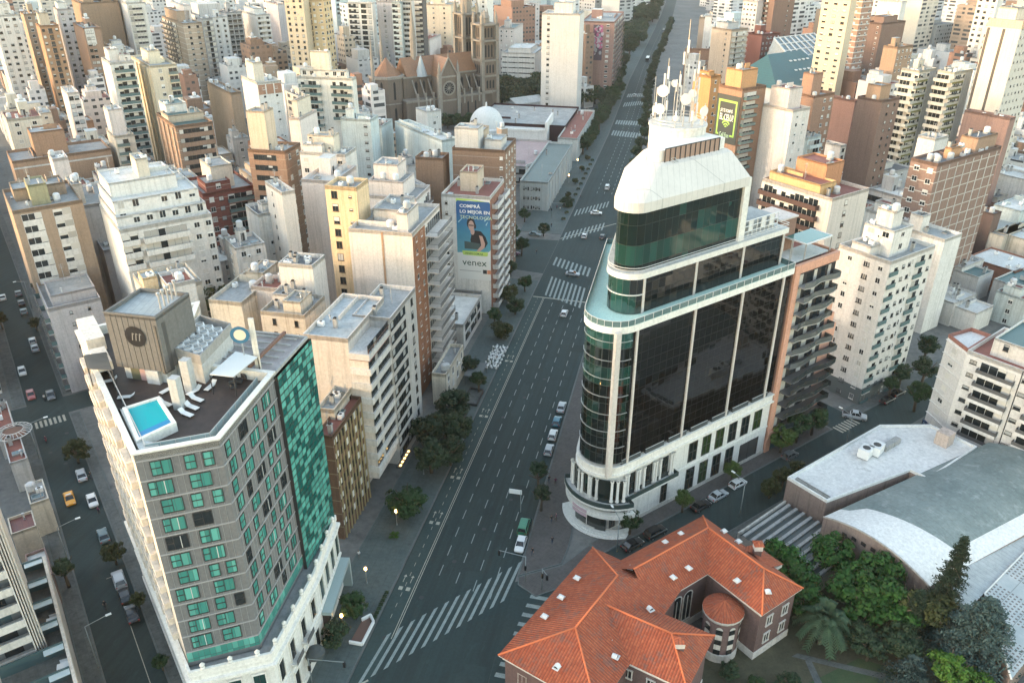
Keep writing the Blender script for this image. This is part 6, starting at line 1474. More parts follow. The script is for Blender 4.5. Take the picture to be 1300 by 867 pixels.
for k,(x0,x1,z1) in enumerate(((13.4,15.2,31.0),(15.2,16.6,28.0),(16.6,18,25.2))):
 b = MB(); b.box(x0,x1,.0,10,0,z1,0); SOLID.append(b.build('stepped_wall',[w_salmon],pk))
b = MB(); b.box(0,18.2,-.8,-.02,3.6,5.4,0); b.build('salmon_band',[w_salmon],pk)
b = MB(); b.box(.2,18,-.3,-.05,0,3.6,0); b.build('shop_front',[m_glassb],pk)
b = MB(); b.box(2,7,6,12,HP - 1,HP + 6.5,0); SOLID.append(b.build('lift_room',[W_((.27,.165,.13),.3)],pk)); b = MB(); b.box(1.8,7.2,5.8,12.2,HP + 6.5,HP + 6.8,0); b.build('lift_room_roof',[w_pinkw],pk)
b = MB(); b.box(1.5,12,1.2,6,HP - .3,HP + .0,0); b.build('roof_terrace',[m_deckw],pk)
b = MB()
for p,q in (((4,1),(12,1)),((12,1),(12,6)),((4,1),(4,6))):
 b.tube((*p,HP + 3.0),(*q,HP + 3.0),.16,4); b.tube((*p,HP),(*p,HP + 3),.14,4); b.tube((*q,HP),(*q,HP + 3),.14,4)
b.build('terrace_frame',[m_railw],pk); b = MB(); b.face([(4.2,1.2,HP + 3.1),(11.8,1.2,HP + 3.1),(11.8,5.8,HP + 3.1),(4.2,5.8,HP + 3.1)],0); b.build('glass_roof',[plain('glass_roof_teal',(.05,.17,.15),.15)],pk)
b = MB();
for x in (-.6,-.2): b.tube((x,1,20),(x,1,HP + 5),.08,5)
for k in range(16): b.tube((-.6,1,20 + k * 1.7),(-.2,1,20 + k * 1.7),.05,4)
b.build('service_ladder',[m_metal],pk)
oV = Vector((54.0,109.9,0)); uV = azv(61); vV = azv(142.5)
hall = thing('vaulted_hall','barrel vaulted hall with worn grey green roofing and a white painted front edge','hall',tuple(oV),rz_of(61))
vy = lambda: None
LV,WV,Z0,RISE = 46.0,19.2,7.8,2.1
nS = 14
skew = vV - uV * vV.dot(uV)
wv = (vV.dot(uV),vV.dot(Vector((-uV.y,uV.x,0))))
def vp(u,s):
 z = Z0 + RISE * 4 * s * (1 - s) * (1.0) - 1.2 * s
 return (u + wv[0] * WV * s,wv[1] * WV * s,z)
m_vgrey = groundm('vault_membrane',(.13,.17,.168),(.22,.265,.255),.14,(.36,.40,.39),.7,1.6,.55,(-29,1.45,0,.05))
m_vwhite = groundm('vault_white',(.62,.63,.615),(.68,.68,.66),.3,(.50,.52,.51),.7,2,.4)
def f(b):
 for k in range(nS):
  s0,s1 = k / nS,(k + 1) / nS
  ue = lambda s: 10.5 - 4.2 * (1 - s) ** 1 * 1.0 - (2.2 if s < .12 else 0)
  lim0,lim1 = ue(s0),ue(s1)
  edge = s0 > .80
  b.face([vp(0,s0),vp(lim0,s0),vp(lim1,s1),vp(0,s1)][::-1],1,None,True)
  b.face([vp(lim0,s0),vp(LV,s0),vp(LV,s1),vp(lim1,s1)][::-1],1 if edge else 0,None,True)
b = MB(); f(b); SOLID.append(b.build('vault_roof',[m_vgrey,m_vwhite],hall))
m_hbrick = wallm((.27,.21,.185),.7,'brick')
b = MB()
for k in range(nS):
 p,q = vp(0,k / nS),vp(0,(k + 1) / nS); b.face([(p[0],p[1],0),(q[0],q[1],0),(q[0],q[1],q[2] - .05),(p[0],p[1],p[2] - .05)],0);
 p,q = vp(LV,k / nS),vp(LV,(k + 1) / nS); b.face([(p[0],p[1],0),(q[0],q[1],0),(q[0],q[1],q[2] - .05),(p[0],p[1],p[2] - .05)],0)
p,q = vp(0,1),vp(LV,1); b.face([(p[0],p[1],0),(q[0],q[1],0),(q[0],q[1],q[2]),(p[0],p[1],p[2])],0)
p,q = vp(0,0),vp(LV,0); b.face([(p[0],p[1],0),(q[0],q[1],0),(q[0],q[1],q[2]),(p[0],p[1],p[2])],0)
SOLID.append(b.build('wall',[m_hbrick],hall))
b = MB()
for k in range(nS): p,q = Vector(vp(-.12,k / nS)),Vector(vp(-.12,(k + 1) / nS)); b.tube(p,q,.16,4)
b.build('gable_coping',[wallm((.40,.37,.34),.7,'coping')],hall)
for k in range(7):
 p = vp(-.04,.22 + k * .09); b = MB(); b.box(p[0] - .05,p[0] + .02,p[1] - .45,p[1] + .45,p[2] - 2.6,p[2] - 1.9,0); b.build('gable_vent',[m_dark],hall)
for k in range(2): pass
fl_ = thing('flat_roofed_hall','low brick hall under a flat white painted roof along the street','hall',tuple(RS(32.2,-14.6)),rz_of(54.2))
poly = [(0,0),(0,-8.4),(20.5,-12.0),(20.5,-15.5),(38,-15.5),(38,-6),(29.5,0)]
b = MB(); b.prism(poly,0,7.7,0,False,False); b.ring(poly,.35,7.7,8.3,1); SOLID.append(b.build('wall',[m_hbrick,m_vwhite],fl_))
b = MB(); b.face([(*p,7.75) for p in offset(poly,.3)],0); SOLID.append(b.build('roof',[groundm('white_roof',(.62,.62,.60),(.69,.68,.665),.2,(.34,.35,.34),.7,1.5,.6)],fl_))
b = MB(); b.ring([(1.0,-8.0),(1.0,-1.0),(1.6,-1.0),(1.6,-8.0)][::-1],.1,7.76,8.2,0); b.build('roof_upstand',[m_conc],fl_)
for dx,dy in ((18,-4.2),(20.6,-4.8)): lay('air_conditioner',proto('acr',_acroof),fl_,(dx,dy,7.75),.2,(2.4,2.6,2.0))
b = MB(); b.box(22.5,27.5,-5.8,-4.6,7.76,8.9,0); b.build('duct',[m_conc],fl_)
b = MB(); b.box(33,35.6,-12,-9.5,7.76,10.6,0); b.build('roof_hatch',[wallm((.52,.43,.38),.6,'hatch')],fl_)
sl_ = thing('slatted_shed','low shed with a roof of white beams and dark glass strips','shed',tuple(P(940,678,4.2)[:2]) + (0,),rz_of(51))
b = MB(); b.box(.05,13.4,-14.5,0,0,3.9,0); SOLID.append(b.build('wall',[wallm((.40,.39,.37),.7,'shed')],sl_))
b = MB(); b.face([(0,-14.6,4.0),(13.5,-14.6,4.0),(13.5,0,4.0),(0,0,4.0)],0); b.build('glass_roof',[plain('shed_glass',(.05,.062,.062),.3)],sl_)
for k in range(10): b = MB(); b.box(0,13.6,-1.0 - k * 1.5,-.45 - k * 1.5,4.02,4.35,0); b.build('roof_beam',[m_conc],sl_)
b = MB(); b.box(-.3,13.6,.02,.35,0,4.6,0); b.build('street_wall',[wallm((.46,.44,.41),.8,'shed_wall')],sl_)
ps = thing('perforated_shed','long low shed whose pale sheet roof has rows of small dark openings','shed',tuple(P(1254,830,6)[:2]) + (0,),rz_of(51))
m_perf,t,bb = newmat('perforated_sheet'); sx = t.n('SeparateXYZ'); t.l(t.n('TexCoord').outputs['Object'],sx.inputs[0])
fu = t.math('FRACT',t.math('DIVIDE',sx.outputs[0],.78)); fv = t.math('FRACT',t.math('DIVIDE',sx.outputs[1],.62))
hole = t.math('MULTIPLY',t.math('LESS_THAN',t.math('ABSOLUTE',t.math('SUBTRACT',fu,.5)),.22),t.math('LESS_THAN',t.math('ABSOLUTE',t.math('SUBTRACT',fv,.5)),.26))
band = t.math('LESS_THAN',t.math('FRACT',t.math('DIVIDE',sx.outputs[0],9.5)),.62)
nz = t.ramp(t.noise(t.n('TexCoord').outputs['Object'],.5,5,.7),[(.4,0),(.7,1)])
c = t.mix(nz,(.34,.38,.385),(.46,.48,.47)); c = t.mix(t.math('MULTIPLY',t.math('LESS_THAN',t.math('FRACT',t.math('DIVIDE',sx.outputs[1],3.1)),.04),.6),c,(.12,.13,.13))
c = t.mix(t.math('MULTIPLY',t.math('MULTIPLY',hole,band),.9),c,(.10,.075,.065)); t.l(c,bb.inputs['Base Color']); bb.inputs['Roughness'].default_value = .5
psl = lambda q: tuple((Matrix.Rotation(-ps.rotation_euler.z,3,'Z') @ (q - ps.location))[:2])
x0,y0 = psl(P(1250,753,6)); x1,y1 = psl(P(1284,862,5.4))
b = MB(); b.face([(x1,y1,5.4),(x1 + 34,y1,5.4),(x0 + 34,y0,6.0),(x0,y0,6.0)],0); b.face([(x0 - 6,y0 + .1,5.9),(x0 + 34,y0 + .1,5.9),(x0 + 34,y0 + 4.6,6.6),(x0 - 6,y0 + 4.6,6.6)],1); SOLID.append(b.build('roof',[m_perf,m_sheet],ps))
b = MB(); b.prism([(x1 + .2,y1 + .2),(x1 + 33,y1 + .2),(x0 + 33,y0 + 4),(x0 - 5.5,y0 + 4),(x0 + .2,y0)],0,5.1,0); SOLID.append(b.build('wall',[m_hbrick],ps))
b = MB(); b.tube((x1,y1,5.45),(x0,y0,6.05),.14,5); b.tube((x0,y0,6.1),(x0 + 34,y0,6.1),.12,5); b.build('gutter',[m_vwhite],ps)
lo = thing('lean_to_shed','narrow grey lean-to under the gable of the vaulted hall','shed',tuple(P(1105,700,3.5)[:2]) + (0,),rz_of(143))
b = MB(); b.box(0,15,0,3.0,0,3.2,0); b.face([(-.2,-.3,3.3),(15.2,-.3,3.3),(15.2,3.2,4.0),(-.2,3.2,4.0)],1); SOLID.append(b.build('shed_body',[m_hbrick,m_sheet],lo))
wl = thing('garden_wall','old brick wall between the mansion garden and the long shed','wall',tuple(P(1230,800,0)),rz_of(145))
b = MB(); b.box(-12,16,-.15,.15,0,2.6,0); b.build('wall_body',[m_hbrick],wl); b = MB(); b.box(-12,16,-.22,.22,2.6,2.75,0); b.build('wall_coping',[m_conc],wl)
def low(label,A,l,r,h,wall,roof,mode='G',name='low_house',cat='house',clut=3,**k): block(label,A,l,r,h,mode,name,cat,wall=wall,roof=roof,clut=clut,big=False,par=.5,**k)
low('low house with a dark green metal roof behind the corner apartment house',(1243,352),1192,1262,8,w_white,m_tealroof,seed=1)
low('white roofed workshop with vents beside the white tower foot',(1212,385),1165,1240,7,w_white,m_deckw,seed=2,clut=8)
low('pale workshop roof crossed by a raised white ridge near the corner house',(1240,398),1205,1262,6,w_white,m_deckw,seed=3)
low('beige shed with a long bare wall and a grey curved roof',(1275,300),1222,1318,11,w_cream,m_sheet,seed=4)
low('second beige shed with a stained wall right of the first',(1330,312),1262,1360,11,w_dirty,m_sheet,seed=5)
low('low brick house with a white courtyard roof',(1290,345),1228,1320,8,w_brick,m_deckw,seed=6)
low('dark brick box house between the gridded block and the sheds',(1262,272),1235,1272,17,W_((.15,.10,.085),.4,'brick'),m_deckd,seed=7)
low('white house with a stepped roof behind the dark brick box house',(1296,268),1262,1330,15,w_teal,m_deckw,seed=8,clut=7)
low('house with a bluish pitched sheet roof by the right border',(1318,372),1262,1350,8,w_pale,m_tealroof,seed=9)
low('white roofed row of houses with a green court below the tall white slab',(1320,232),1255,1350,14,w_white,m_deckw,seed=10,clut=9)
low('grey white house with tanks on its roof at the right border',(1330,262),1290,1360,12,w_white,m_deckg,seed=11,clut=9)
low('low row of white roofs between white tower and sheds',(1222,340),1180,1250,9,w_white,m_deckw,seed=12,clut=8)
# ---- church, dome hall, low museum wings
m_cstone = wallm((.165,.13,.105),.55,'church')
m_ctrim = wallm((.28,.25,.215),.6,'church_trim')
m_croof = roofm((.25,.125,.065),'sheet',.5)
CO = Vector((-65,436,0)); CA = 57.0
ch = thing('gothic_church','brown gothic church with an orange roof, rose window and two lace like towers','church',tuple(CO),rz_of(CA))
def cpart(name,mats,fn,par=None):
 b = MB(); fn(b); o = b.build(name,mats,par or ch); return o
def oct_(r,cx=0,cy=0,n=8,a0=.3927): return [(cx + r * math.cos(a0 + 2 * math.pi * k / n),cy + r * math.sin(a0 + 2 * math.pi * k / n)) for k in range(n)]
SOLID.append(cpart('apse_wall',[m_cstone],lambda b: b.prism(oct_(9.2),0,26,0)))
cpart('apse_cornice',[m_ctrim],lambda b: (b.prism(oct_(9.7),25.2,26.4,0),b.prism(oct_(9.4),12.6,13.2,0)))
def f(b):
 p = oct_(7.6)
 for k in range(8): b.face([(*p[k],26.4),(*p[(k + 1) % 8],26.4),(0,0,35)],0)
SOLID.append(cpart('apse_roof',[m_croof],f))
for k in range(8):
 a = 2 * math.pi * k / 8
 for z0,z1 in ((15,23),(4,10)):
  cx,cy = 8.55 * math.cos(a),8.55 * math.sin(a); e = (-math.sin(a) * .6,math.cos(a) * .6)
  b = MB(); b.face([(cx - e[0],cy - e[1],z0),(cx + e[0],cy + e[1],z0),(cx + e[0],cy + e[1],z1),(cx,cy,z1 + 1.2),(cx - e[0],cy - e[1],z1)],0); b.build('lancet_window',[m_dark],ch)
UL = 52
SOLID.append(cpart('aisle_wall',[m_cstone],lambda b: b.box(4,UL + 4,-13,13,0,14,0)))
SOLID.append(cpart('aisle_roof',[m_ctrim],lambda b: (b.box(4,UL + 4.4,-13.4,13.4,13.4,14.4,0))))
SOLID.append(cpart('clerestory_wall',[m_cstone],lambda b: b.box(6,UL,-6.6,6.6,14,25,0)))
cpart('eave_cornice',[m_ctrim],lambda b: b.box(5.8,UL + .2,-7.0,7.0,24.6,25.4,0))
def f(b):
 b.face([(8,-7.0,25.4),(UL,-7.0,25.4),(UL,0,34),(8,0,34)],0); b.face([(UL,7.0,25.4),(8,7.0,25.4),(8,0,34),(UL,0,34)],0)
 b.face([(8,7.0,25.4),(8,-7,25.4),(8,0,34)],0); b.face([(UL,-7.0,25.4),(UL,7,25.4),(UL,0,34)],0)
SOLID.append(cpart('nave_roof',[m_croof],f))
for k in range(9):
 x = 11 + k * 4.6
 if 22 < x < 34: continue
 b = MB(); b.tube((x,-12.8,14.6),(x,-6.8,23.5),.42,4); b.box(x - .5,x + .5,-13.3,-12.3,10,17.5,0); b.build('flying_buttress',[m_ctrim],ch)
 b = MB(); b.face([(x + 1.5,-6.64,16),(x + 3.1,-6.64,16),(x + 3.1,-6.64,21.5),(x + 2.3,-6.64,23),(x + 1.5,-6.64,21.5)],0); b.build('clerestory_window',[m_dark],ch)
 b = MB(); b.face([(x + 1.7,-13.04,4),(x + 2.7,-13.04,4),(x + 2.7,-13.04,10),(x + 2.2,-13.04,11),(x + 1.7,-13.04,10)],0); b.build('aisle_window',[m_dark],ch)
TX0,TX1,TY = 22.5,33.5,-15.5
SOLID.append(cpart('transept_wall',[m_cstone],lambda b: (b.box(TX0,TX1,TY,-6,0,25,0),b.face([(TX0,TY,25),(TX1,TY,25),((TX0 + TX1) / 2,TY,34)],0))))
def f(b):
 m_ = (TX0 + TX1) / 2; b.face([(TX0 - .4,TY - .3,25),(m_,TY - .3,34.2),(m_,0,34.2),(TX0 - .4,0,25)],0); b.face([(TX1 + .4,TY - .3,25),(TX1 + .4,0,25),(m_,0,34.2),(m_,TY - .3,34.2)],0)
SOLID.append(cpart('transept_roof',[m_croof],f))
def f(b):
 m_ = (TX0 + TX1) / 2
 for s_ in (TX0,TX1): b.tube((s_,TY - .3,25),(m_,TY - .3,34.4),.45,4); b.box(s_ - 1.0,s_ + 1.0,TY - .8,TY + 1,0,26.5,0)
 b.box(TX0,TX1,TY - .35,TY,24.6,25.4,0); b.tube((m_,TY,34),(m_,TY,38),.3,5,0,.05)
 b.box(TX0,TX1,TY - .35,TY,12.6,13.4,0)
cpart('gable_trim',[m_ctrim],f)
def f(b):
 m_ = (TX0 + TX1) / 2; n = 24
 for r0,r1,mm,d in ((0,2.9,1,.08),(2.9,3.8,0,.25)):
  for k in range(n):
   a,c = 2 * math.pi * k / n,2 * math.pi * (k + 1) / n
   q = [(m_ + r * math.cos(t_),TY - d,19.2 + r * math.sin(t_)) for r,t_ in ((r0,a),(r1,a),(r1,c),(r0,c))]; b.face(q if r0 else q[1:3] + q[:1],mm)
 for k in range(12): a = k * math.pi / 6; b.tube((m_,TY - .15,19.2),(m_ + 2.9 * math.cos(a),TY - .15,19.2 + 2.9 * math.sin(a)),.13,4)
cpart('rose_window',[m_ctrim,m_dark],f)
def spire(x,y,z0,z1,r,name='pinnacle'):
 b = MB(); b.prism(oct_(r,x,y),z0,z0 + (z1 - z0) * .4,0); p = oct_(r * 1.15,x,y); zt = z0 + (z1 - z0) * .4
 for k in range(8): b.face([(*p[k],zt),(*p[(k + 1) % 8],zt),(x,y,z1)],0)
 return b.build(name,[m_ctrim],ch)
spire(16,0,30,62,1.5,'crossing_spire'); spire(-9,-3,20,48,.8); spire(2,9,24,50,.9); spire(TX0,TY,26,33,.8); spire(TX1,TY,26,33,.8)
cpart('lead_spire',[plain('lead_grey',(.30,.34,.36),.5)],lambda b: [b.face([(*p,25),(*q,25),(17,-6,36)],0) for p,q in (lambda o: list(zip(o,o[1:] + o[:1])))(oct_(3.2,17,-6))])
def tower(x,y,top,spire_top,lbl):
 b = MB(); b.box(x - 5,x + 5,y - 5,y + 5,0,30,0); SOLID.append(b.build('tower_wall',[m_cstone],ch))
 b = MB()
 for i in (-1,1):
  for j in (-1,1): b.box(x + i * 4.6 - .9,x + i * 4.6 + .9,y + j * 4.6 - .9,y + j * 4.6 + .9,0,top - 4,0)
 for z in (14,22,30,40,top - 5): b.box(x - 5.5,x + 5.5,y - 5.5,y + 5.5,z,z + .9,0)
 b.build('tower_buttress',[m_ctrim],ch)
 b = MB(); b.box(x - 3.7,x + 3.7,y - 3.7,y + 3.7,30,top - 5,0); SOLID.append(b.build('belfry',[m_cstone],ch))
 for z0,z1 in ((16,20.5),(24,28.5),(32,38.5),(42,top - 6)):
  for s_ in (-1.9,0,1.9):
   for ax_ in (0,1):
    b = MB(); d = -5.05 if z1 < 30 else -3.75
    if ax_ == 0: b.face([(x + s_ - .55,y + d,z0),(x + s_ + .55,y + d,z0),(x + s_ + .55,y + d,z1 - .8),(x + s_,y + d,z1),(x + s_ - .55,y + d,z1 - .8)],0)
    else: b.face([(x + d,y + s_ + .55,z0),(x + d,y + s_ - .55,z0),(x + d,y + s_ - .55,z1 - .8),(x + d,y + s_,z1),(x + d,y + s_ + .55,z1 - .8)],0)
    b.build('belfry_opening',[m_dark],ch)
 for i in (-1,1):
  for j in (-1,1): spire(x + i * 4.3,y + j * 4.3,top - 5,top + 3,.9)
 if spire_top: spire(x,y,top - 4,spire_top,3.0,'tower_spire')
 else: spire(x,y,top - 4,top + 2.5,2.6,'tower_cap')
tower(UL + 3,-8,53,0,''); tower(UL + 1,8,57,88,'')
b = MB(); b.box(UL + 18,UL + 40,-16,-2,0,6,0); b.face([(UL + 18,-16,6.1),(UL + 40,-16,6.1),(UL + 40,-9,8.5),(UL + 18,-9,8.5)],0);
low_c = tag(b.build('church_annexe',[m_deckw],None,CO),'low white roofed annexe beside the church towers','annexe'); low_c.rotation_euler = (0,0,rz_of(CA))
dh = thing('domed_hall','white hall with a hemispherical dome and a plain white nave','hall',tuple(P(628,172,4)[:2]) + (0,),rz_of(AVE - 2))
b = MB(); b.lathe([(9.5,0),(9.5,8),(9.0,8.3),(8.3,8.5)] + [(8.3 * math.cos(a * .1309),8.5 + 9.2 * math.sin(a * .1309)) for a in range(1,12)] + [(.5,17.7),(.4,19.5),(0,20)],32,0,(0,4,0)); SOLID.append(b.build('dome',[wallm((.68,.68,.65),.2,'dome')],dh))
b = MB(); b.box(-12,9,-27,-6,0,9.5,0); b.box(-12.4,-11.6,-27.4,-6,9.5,10.6,0); b.box(-12.4,9.4,-27.6,-26.6,0,14,0); SOLID.append(b.build('nave',[wallm((.70,.69,.66),.25,'nave')],dh))
b = MB(); b.face([(-12,-26.6,9.55),(9,-26.6,9.55),(9,-6,9.55),(-12,-6,9.55)],0); b.build('nave_roof',[m_deckw],dh)
block('dark maroon walled low wing behind the domed hall',(718,160),600,735,11,'A','low_wing','museum wing',wall=W_((.045,.022,.028),.2),roof=m_deckg,clut=5,big=False,seed=60)
block('low grey museum wing with small scattered slit windows on its end wall',(696,231.5),660,727,11.4,'A','low_wing','museum wing',wall=W_((.43,.46,.455),.35),roof=roofm((.10,.15,.15),'sheet',.5),L=[('col',.5,1.2,(.15,.3,.42,.58,.7),'dark'),('col',.4,.7,(.22,.5,.64),'dark')],R=[('fin',9,.8,.25)],clut=2,big=False,seed=61,fl=3.6)
block('low grey museum wing with a maroon roof patch, second along the pavement',(733,176),708,755,10.5,'A','low_wing','museum wing',wall=W_((.42,.45,.445),.35),roof=m_terra,R=[('fin',9,.8,.25)],clut=6,big=False,seed=62)
block('long low wing with a glazed front and pale pink roof edge facing the museum court',(676,212),626,700,8,'A','low_wing','museum wing',wall=W_((.40,.38,.37),.3),roof=roofm((.36,.27,.26),'deck',.4),L=[('rib',(.02,.98),2.2)],clut=3,big=False,seed=63,fl=3.6)
tn = thing('white_sail_wall','white slanting wall between two low museum wings','wall',tuple(P(668,232,2)[:2]) + (0,),rz_of(AVE))
b = MB(); b.face([(0,0,0),(9,-1,0),(9,-1,8),(0,0,9.5)],0); b.face([(0,.3,9.5),(9,-.7,8),(9,-.7,0),(0,.3,0)],0); b.face([(0,0,9.5),(9,-1,8),(9,-.7,8),(0,.3,9.5)],0); b.face([(0,.3,0),(0,0,0),(0,0,9.5),(0,.3,9.5)],0); b.build('sail_panel',[m_band],tn)
m_navy = plain('poster_blue',(.022,.10,.30),.6)
ad = thing('advertisement','tall blue advertisement with a man in headphones, white words and the name venex','advertisement',tuple(ven.location),ven.rotation_euler.z)
vLy = vb[3]
def adp(x,z,d=.05): return (-d,vLy - x,z)
zt_,W0 = 33.2,vLy
def A_(fx,fz): return W0 * (.30 + .70 * fx),zt_ - fz * 19.2
def apoly(name,pts,mat_,d): b = MB(); b.face([adp(*A_(*p),d) for p in pts],0); return b.build(name,[mat_],ad)
apoly('poster_sheet',[(0,1.2),(1,1.2),(1,0),(0,0)],plain('poster_white',(.62,.62,.59),.6),.04)
apoly('green_edge',[(0,.05),(.4,.02),(1,.05),(1,.035),(.4,.0),(0,.0)],plain('poster_lime',(.40,.55,.12),.6),.045)
mP,t,bb = newmat('poster_picture'); sx = t.n('SeparateXYZ'); t.l(t.n('TexCoord').outputs['Object'],sx.inputs[0])
g = t.n('MapRange'); g.inputs[1].default_value = zt_ - 15.5; g.inputs[2].default_value = zt_; t.l(sx.outputs[2],g.inputs[0])
nz = t.noise(t.n('TexCoord').outputs['Object'],.6,5,.6); t.l(t.mix(t.math('MULTIPLY',nz,.5),t.ramp(g.outputs[0],[(0,(.12,.36,.42)),(.45,(.05,.24,.38)),(.75,(.022,.10,.30)),(1,(.02,.08,.26))]),(.02,.10,.16)),bb.inputs['Base Color']); bb.inputs['Roughness'].default_value = .6
apoly('picture_panel',[(.0,.80),(.95,.76),(1,.73),(1,.05),(.97,.03),(.03,.03),(0,.06)],mP,.05)
sk = plain('poster_skin',(.46,.30,.25),.7); hr = plain('poster_black',(.012,.014,.018),.7)
def ell(name,cx,cy,rx,ry,mat_,d,n=18): return apoly(name,[(cx + rx * math.cos(k * 2 * math.pi / n),cy + ry * math.sin(k * 2 * math.pi / n)) for k in range(n)],mat_,d)
apoly('figure_shirt',[(.40,.60),(.44,.50),(.55,.45),(.72,.46),(.86,.54),(.92,.63),(.84,.70),(.44,.70)],hr,.055)
ell('figure_neck',.47,.47,.06,.05,sk,.057); ell('figure_hair',.43,.355,.125,.085,hr,.058); ell('figure_face',.435,.385,.085,.075,sk,.060); ell('headphone',.55,.39,.03,.04,hr,.062)
apoly('figure_glasses',[(.36,.372),(.51,.372),(.51,.388),(.36,.388)],hr,.064)
apoly('figure_arm',[(.66,.52),(.76,.53),(.84,.64),(.82,.70),(.66,.77),(.58,.76),(.72,.67),(.70,.60)],sk,.066)
apoly('held_box',[(.22,.62),(.70,.645),(.66,.735),(.22,.735)],plain('poster_box',(.05,.085,.085),.6),.064)
apoly('green_pill',[(.15,.765),(.92,.765),(.92,.815),(.88,.83),(.18,.83),(.15,.80)],plain('poster_lime',(.40,.55,.12),.6),.068)
for a in ((.82,.30,.97,.23),(.86,.36,.93,.31),(.04,.34,.19,.27)): apoly('poster_streak',[(a[0],a[1]),(a[0] + .02,a[1] + .012),(a[2],a[3] + .01),(a[2],a[3])],plain('poster_pale',(.35,.55,.60),.6),.055)
def atext(s,fx,fz,size,mat_,sx=1,bold=0): x,z = A_(fx,fz); return text_obj(s,size,mat_,ad,(-.075,vLy - x,z),-math.pi / 2,sx=sx,bold=bold)
m_tw = plain('poster_letter',(.70,.72,.70),.6)
atext('COMPRÁ',.10,.125,1.25,m_tw,1.12,.03); atext('LO MEJOR EN',.10,.205,1.25,m_tw,1.1,.03); atext('TECNOLOGÍA',.10,.285,1.25,plain('poster_letter_green',(.50,.60,.40),.6),1.12,.01)
atext('VENEX.COM.AR',.23,.815,.72,plain('poster_dark',(.03,.07,.05),.6),1.0,.01); atext('venex',.14,.985,2.75,plain('poster_dark',(.03,.07,.05),.6),1.05,.01)
apoly('poster_badge',[(.76,1.10),(.88,1.10),(.88,1.04),(.76,1.04)],hr,.07); apoly('poster_badge',[(.89,1.10),(1.0,1.10),(1.0,1.04),(.89,1.04)],plain('poster_orange',(.55,.22,.12),.6),.07)
apoly('poster_rule',[(.05,1.075),(.7,1.075),(.7,1.065),(.05,1.065)],plain('poster_grey',(.3,.3,.3),.6),.07)
ga_ = BLOCKS[[i for i,q in enumerate(BLOCKS) if q[5] is billb][0]]
g2 = thing('advertisement','dark advertisement with a bright green frame and white words on the brown block','advertisement',tuple(billb.location),billb.rotation_euler.z)
gL = ga_[3]; gx0,gx1,gz0,gz1 = .05,gL - .1,31.5,47.2
def gp_(x,z,d): return (-d,gL - x,z)
def gpoly(name,x0,x1,z0,z1,mat_,d): b = MB(); b.face([gp_(x0,z0,d),gp_(x1,z0,d),gp_(x1,z1,d),gp_(x0,z1,d)],0); return b.build(name,[mat_],g2)
gpoly('board',gx0,gx1,gz0,gz1,plain('board_dark',(.022,.035,.038),.5),.25)
b = MB(); b.box(-.24,-.02,gL - gx1,gL - gx0,gz0,gz1,0); b.build('board_box',[m_dframe],g2)
lime = plain('board_lime',(.27,.48,.09),.5); gw = gx1 - gx0
for n_,a in enumerate(((.10,.90,gz1 - 2.3,gz1 - 1.6),(.10,.16,gz0 + 2.4,gz1 - 2.3),(.84,.90,gz0 + 2.4,gz1 - 2.3),(.10,.22,gz0 + 2.4,gz0 + 3.0),(.72,.90,gz0 + 2.4,gz0 + 3.0))): gpoly('green_frame',gx0 + gw * a[0],gx0 + gw * a[1],a[2],a[3],lime,.26)
def gtext(s,fx,z,size,mat_,sx=1,bold=.02): return text_obj(s,size,mat_,g2,(-.27,gL - (gx0 + gw * fx),z),-math.pi / 2,sx=sx,bold=bold)
gtext('¿SE TE ROMPIÓ',.20,gz1 - 5.6,1.5,m_tw,gw * .60 / 11.2); gtext('EL CELU?',.20,gz1 - 8.2,2.9,m_tw,gw * .62 / 12.0,.05)
gtext('Cell Fon',.26,gz0 + 1.9,2.2,plain('board_green',(.35,.55,.38),.5),gw * .46 / 8.2)
b = MB()
for r0,r1 in ((.35,.75),(1.1,1.6),(2.0,2.6)):
 for k in range(8):
  a,c = rad(35 + 110 * k / 8),rad(35 + 110 * (k + 1) / 8); b.face([gp_(gx0 + gw * .5 - r * math.cos(t_) * .8,gz0 + 5.0 + r * math.sin(t_),.27) for r,t_ in ((r0,a),(r0,c),(r1,c),(r1,a))],0)
for s_ in (-1,1): b.face([gp_(gx0 + gw * .5 + s_ * 1.9 * .8,gz0 + 7.2,.27),gp_(gx0 + gw * .5 + s_ * 1.0 * .8,gz0 + 7.6,.27),gp_(gx0 + gw * .5 + s_ * 1.7 * .8,gz0 + 8.8,.27)],0)
b.build('signal_emblem',[lime],g2)
gh = thing('glazed_roof_hall','big pale hall with a slanting glazed trellis roof above the dark teal roof','hall',tuple(P(1015,100,20)[:2]) + (0,),rz_of(RST))
b = MB(); b.box(0,44,0,26,0,24,0); SOLID.append(b.build('wall',[W_((.50,.52,.51),.4)],gh))
b = MB(); b.face([(0,0,24.05),(44,0,24.05),(40,24,38),(4,24,38)],0); b.face([(44,0,24),(44,26,24),(40,24,38)],1); b.face([(0,26,24),(0,0,24),(4,24,38)],1); SOLID.append(b.build('roof',[m_glassb,W_((.50,.52,.51),.4)],gh))
for k in range(9): b = MB(); p,q = Vector((k * 5.5,0,24.2)),Vector((4 + 4.5 * k,24,38.2)); b.tube(p,q,.5,4); b.build('roof_rib',[m_railw],gh)
for k in range(6): b = MB(); f_ = k / 5; b.tube((4 * f_,24 * f_,24.2 + 14 * f_),(44 - 4 * f_,24 * f_,24.2 + 14 * f_),.35,4); b.build('roof_beam',[m_railw],gh)
th = thing('teal_roof_hall','hall under a broad dark teal hipped roof with rows of white skylights','hall',tuple(P(980,128,14)[:2]) + (0,),rz_of(RST))
b = MB(); b.box(0,52,-2,30,0,20,0); SOLID.append(b.build('wall',[W_((.50,.50,.48),.4)],th))
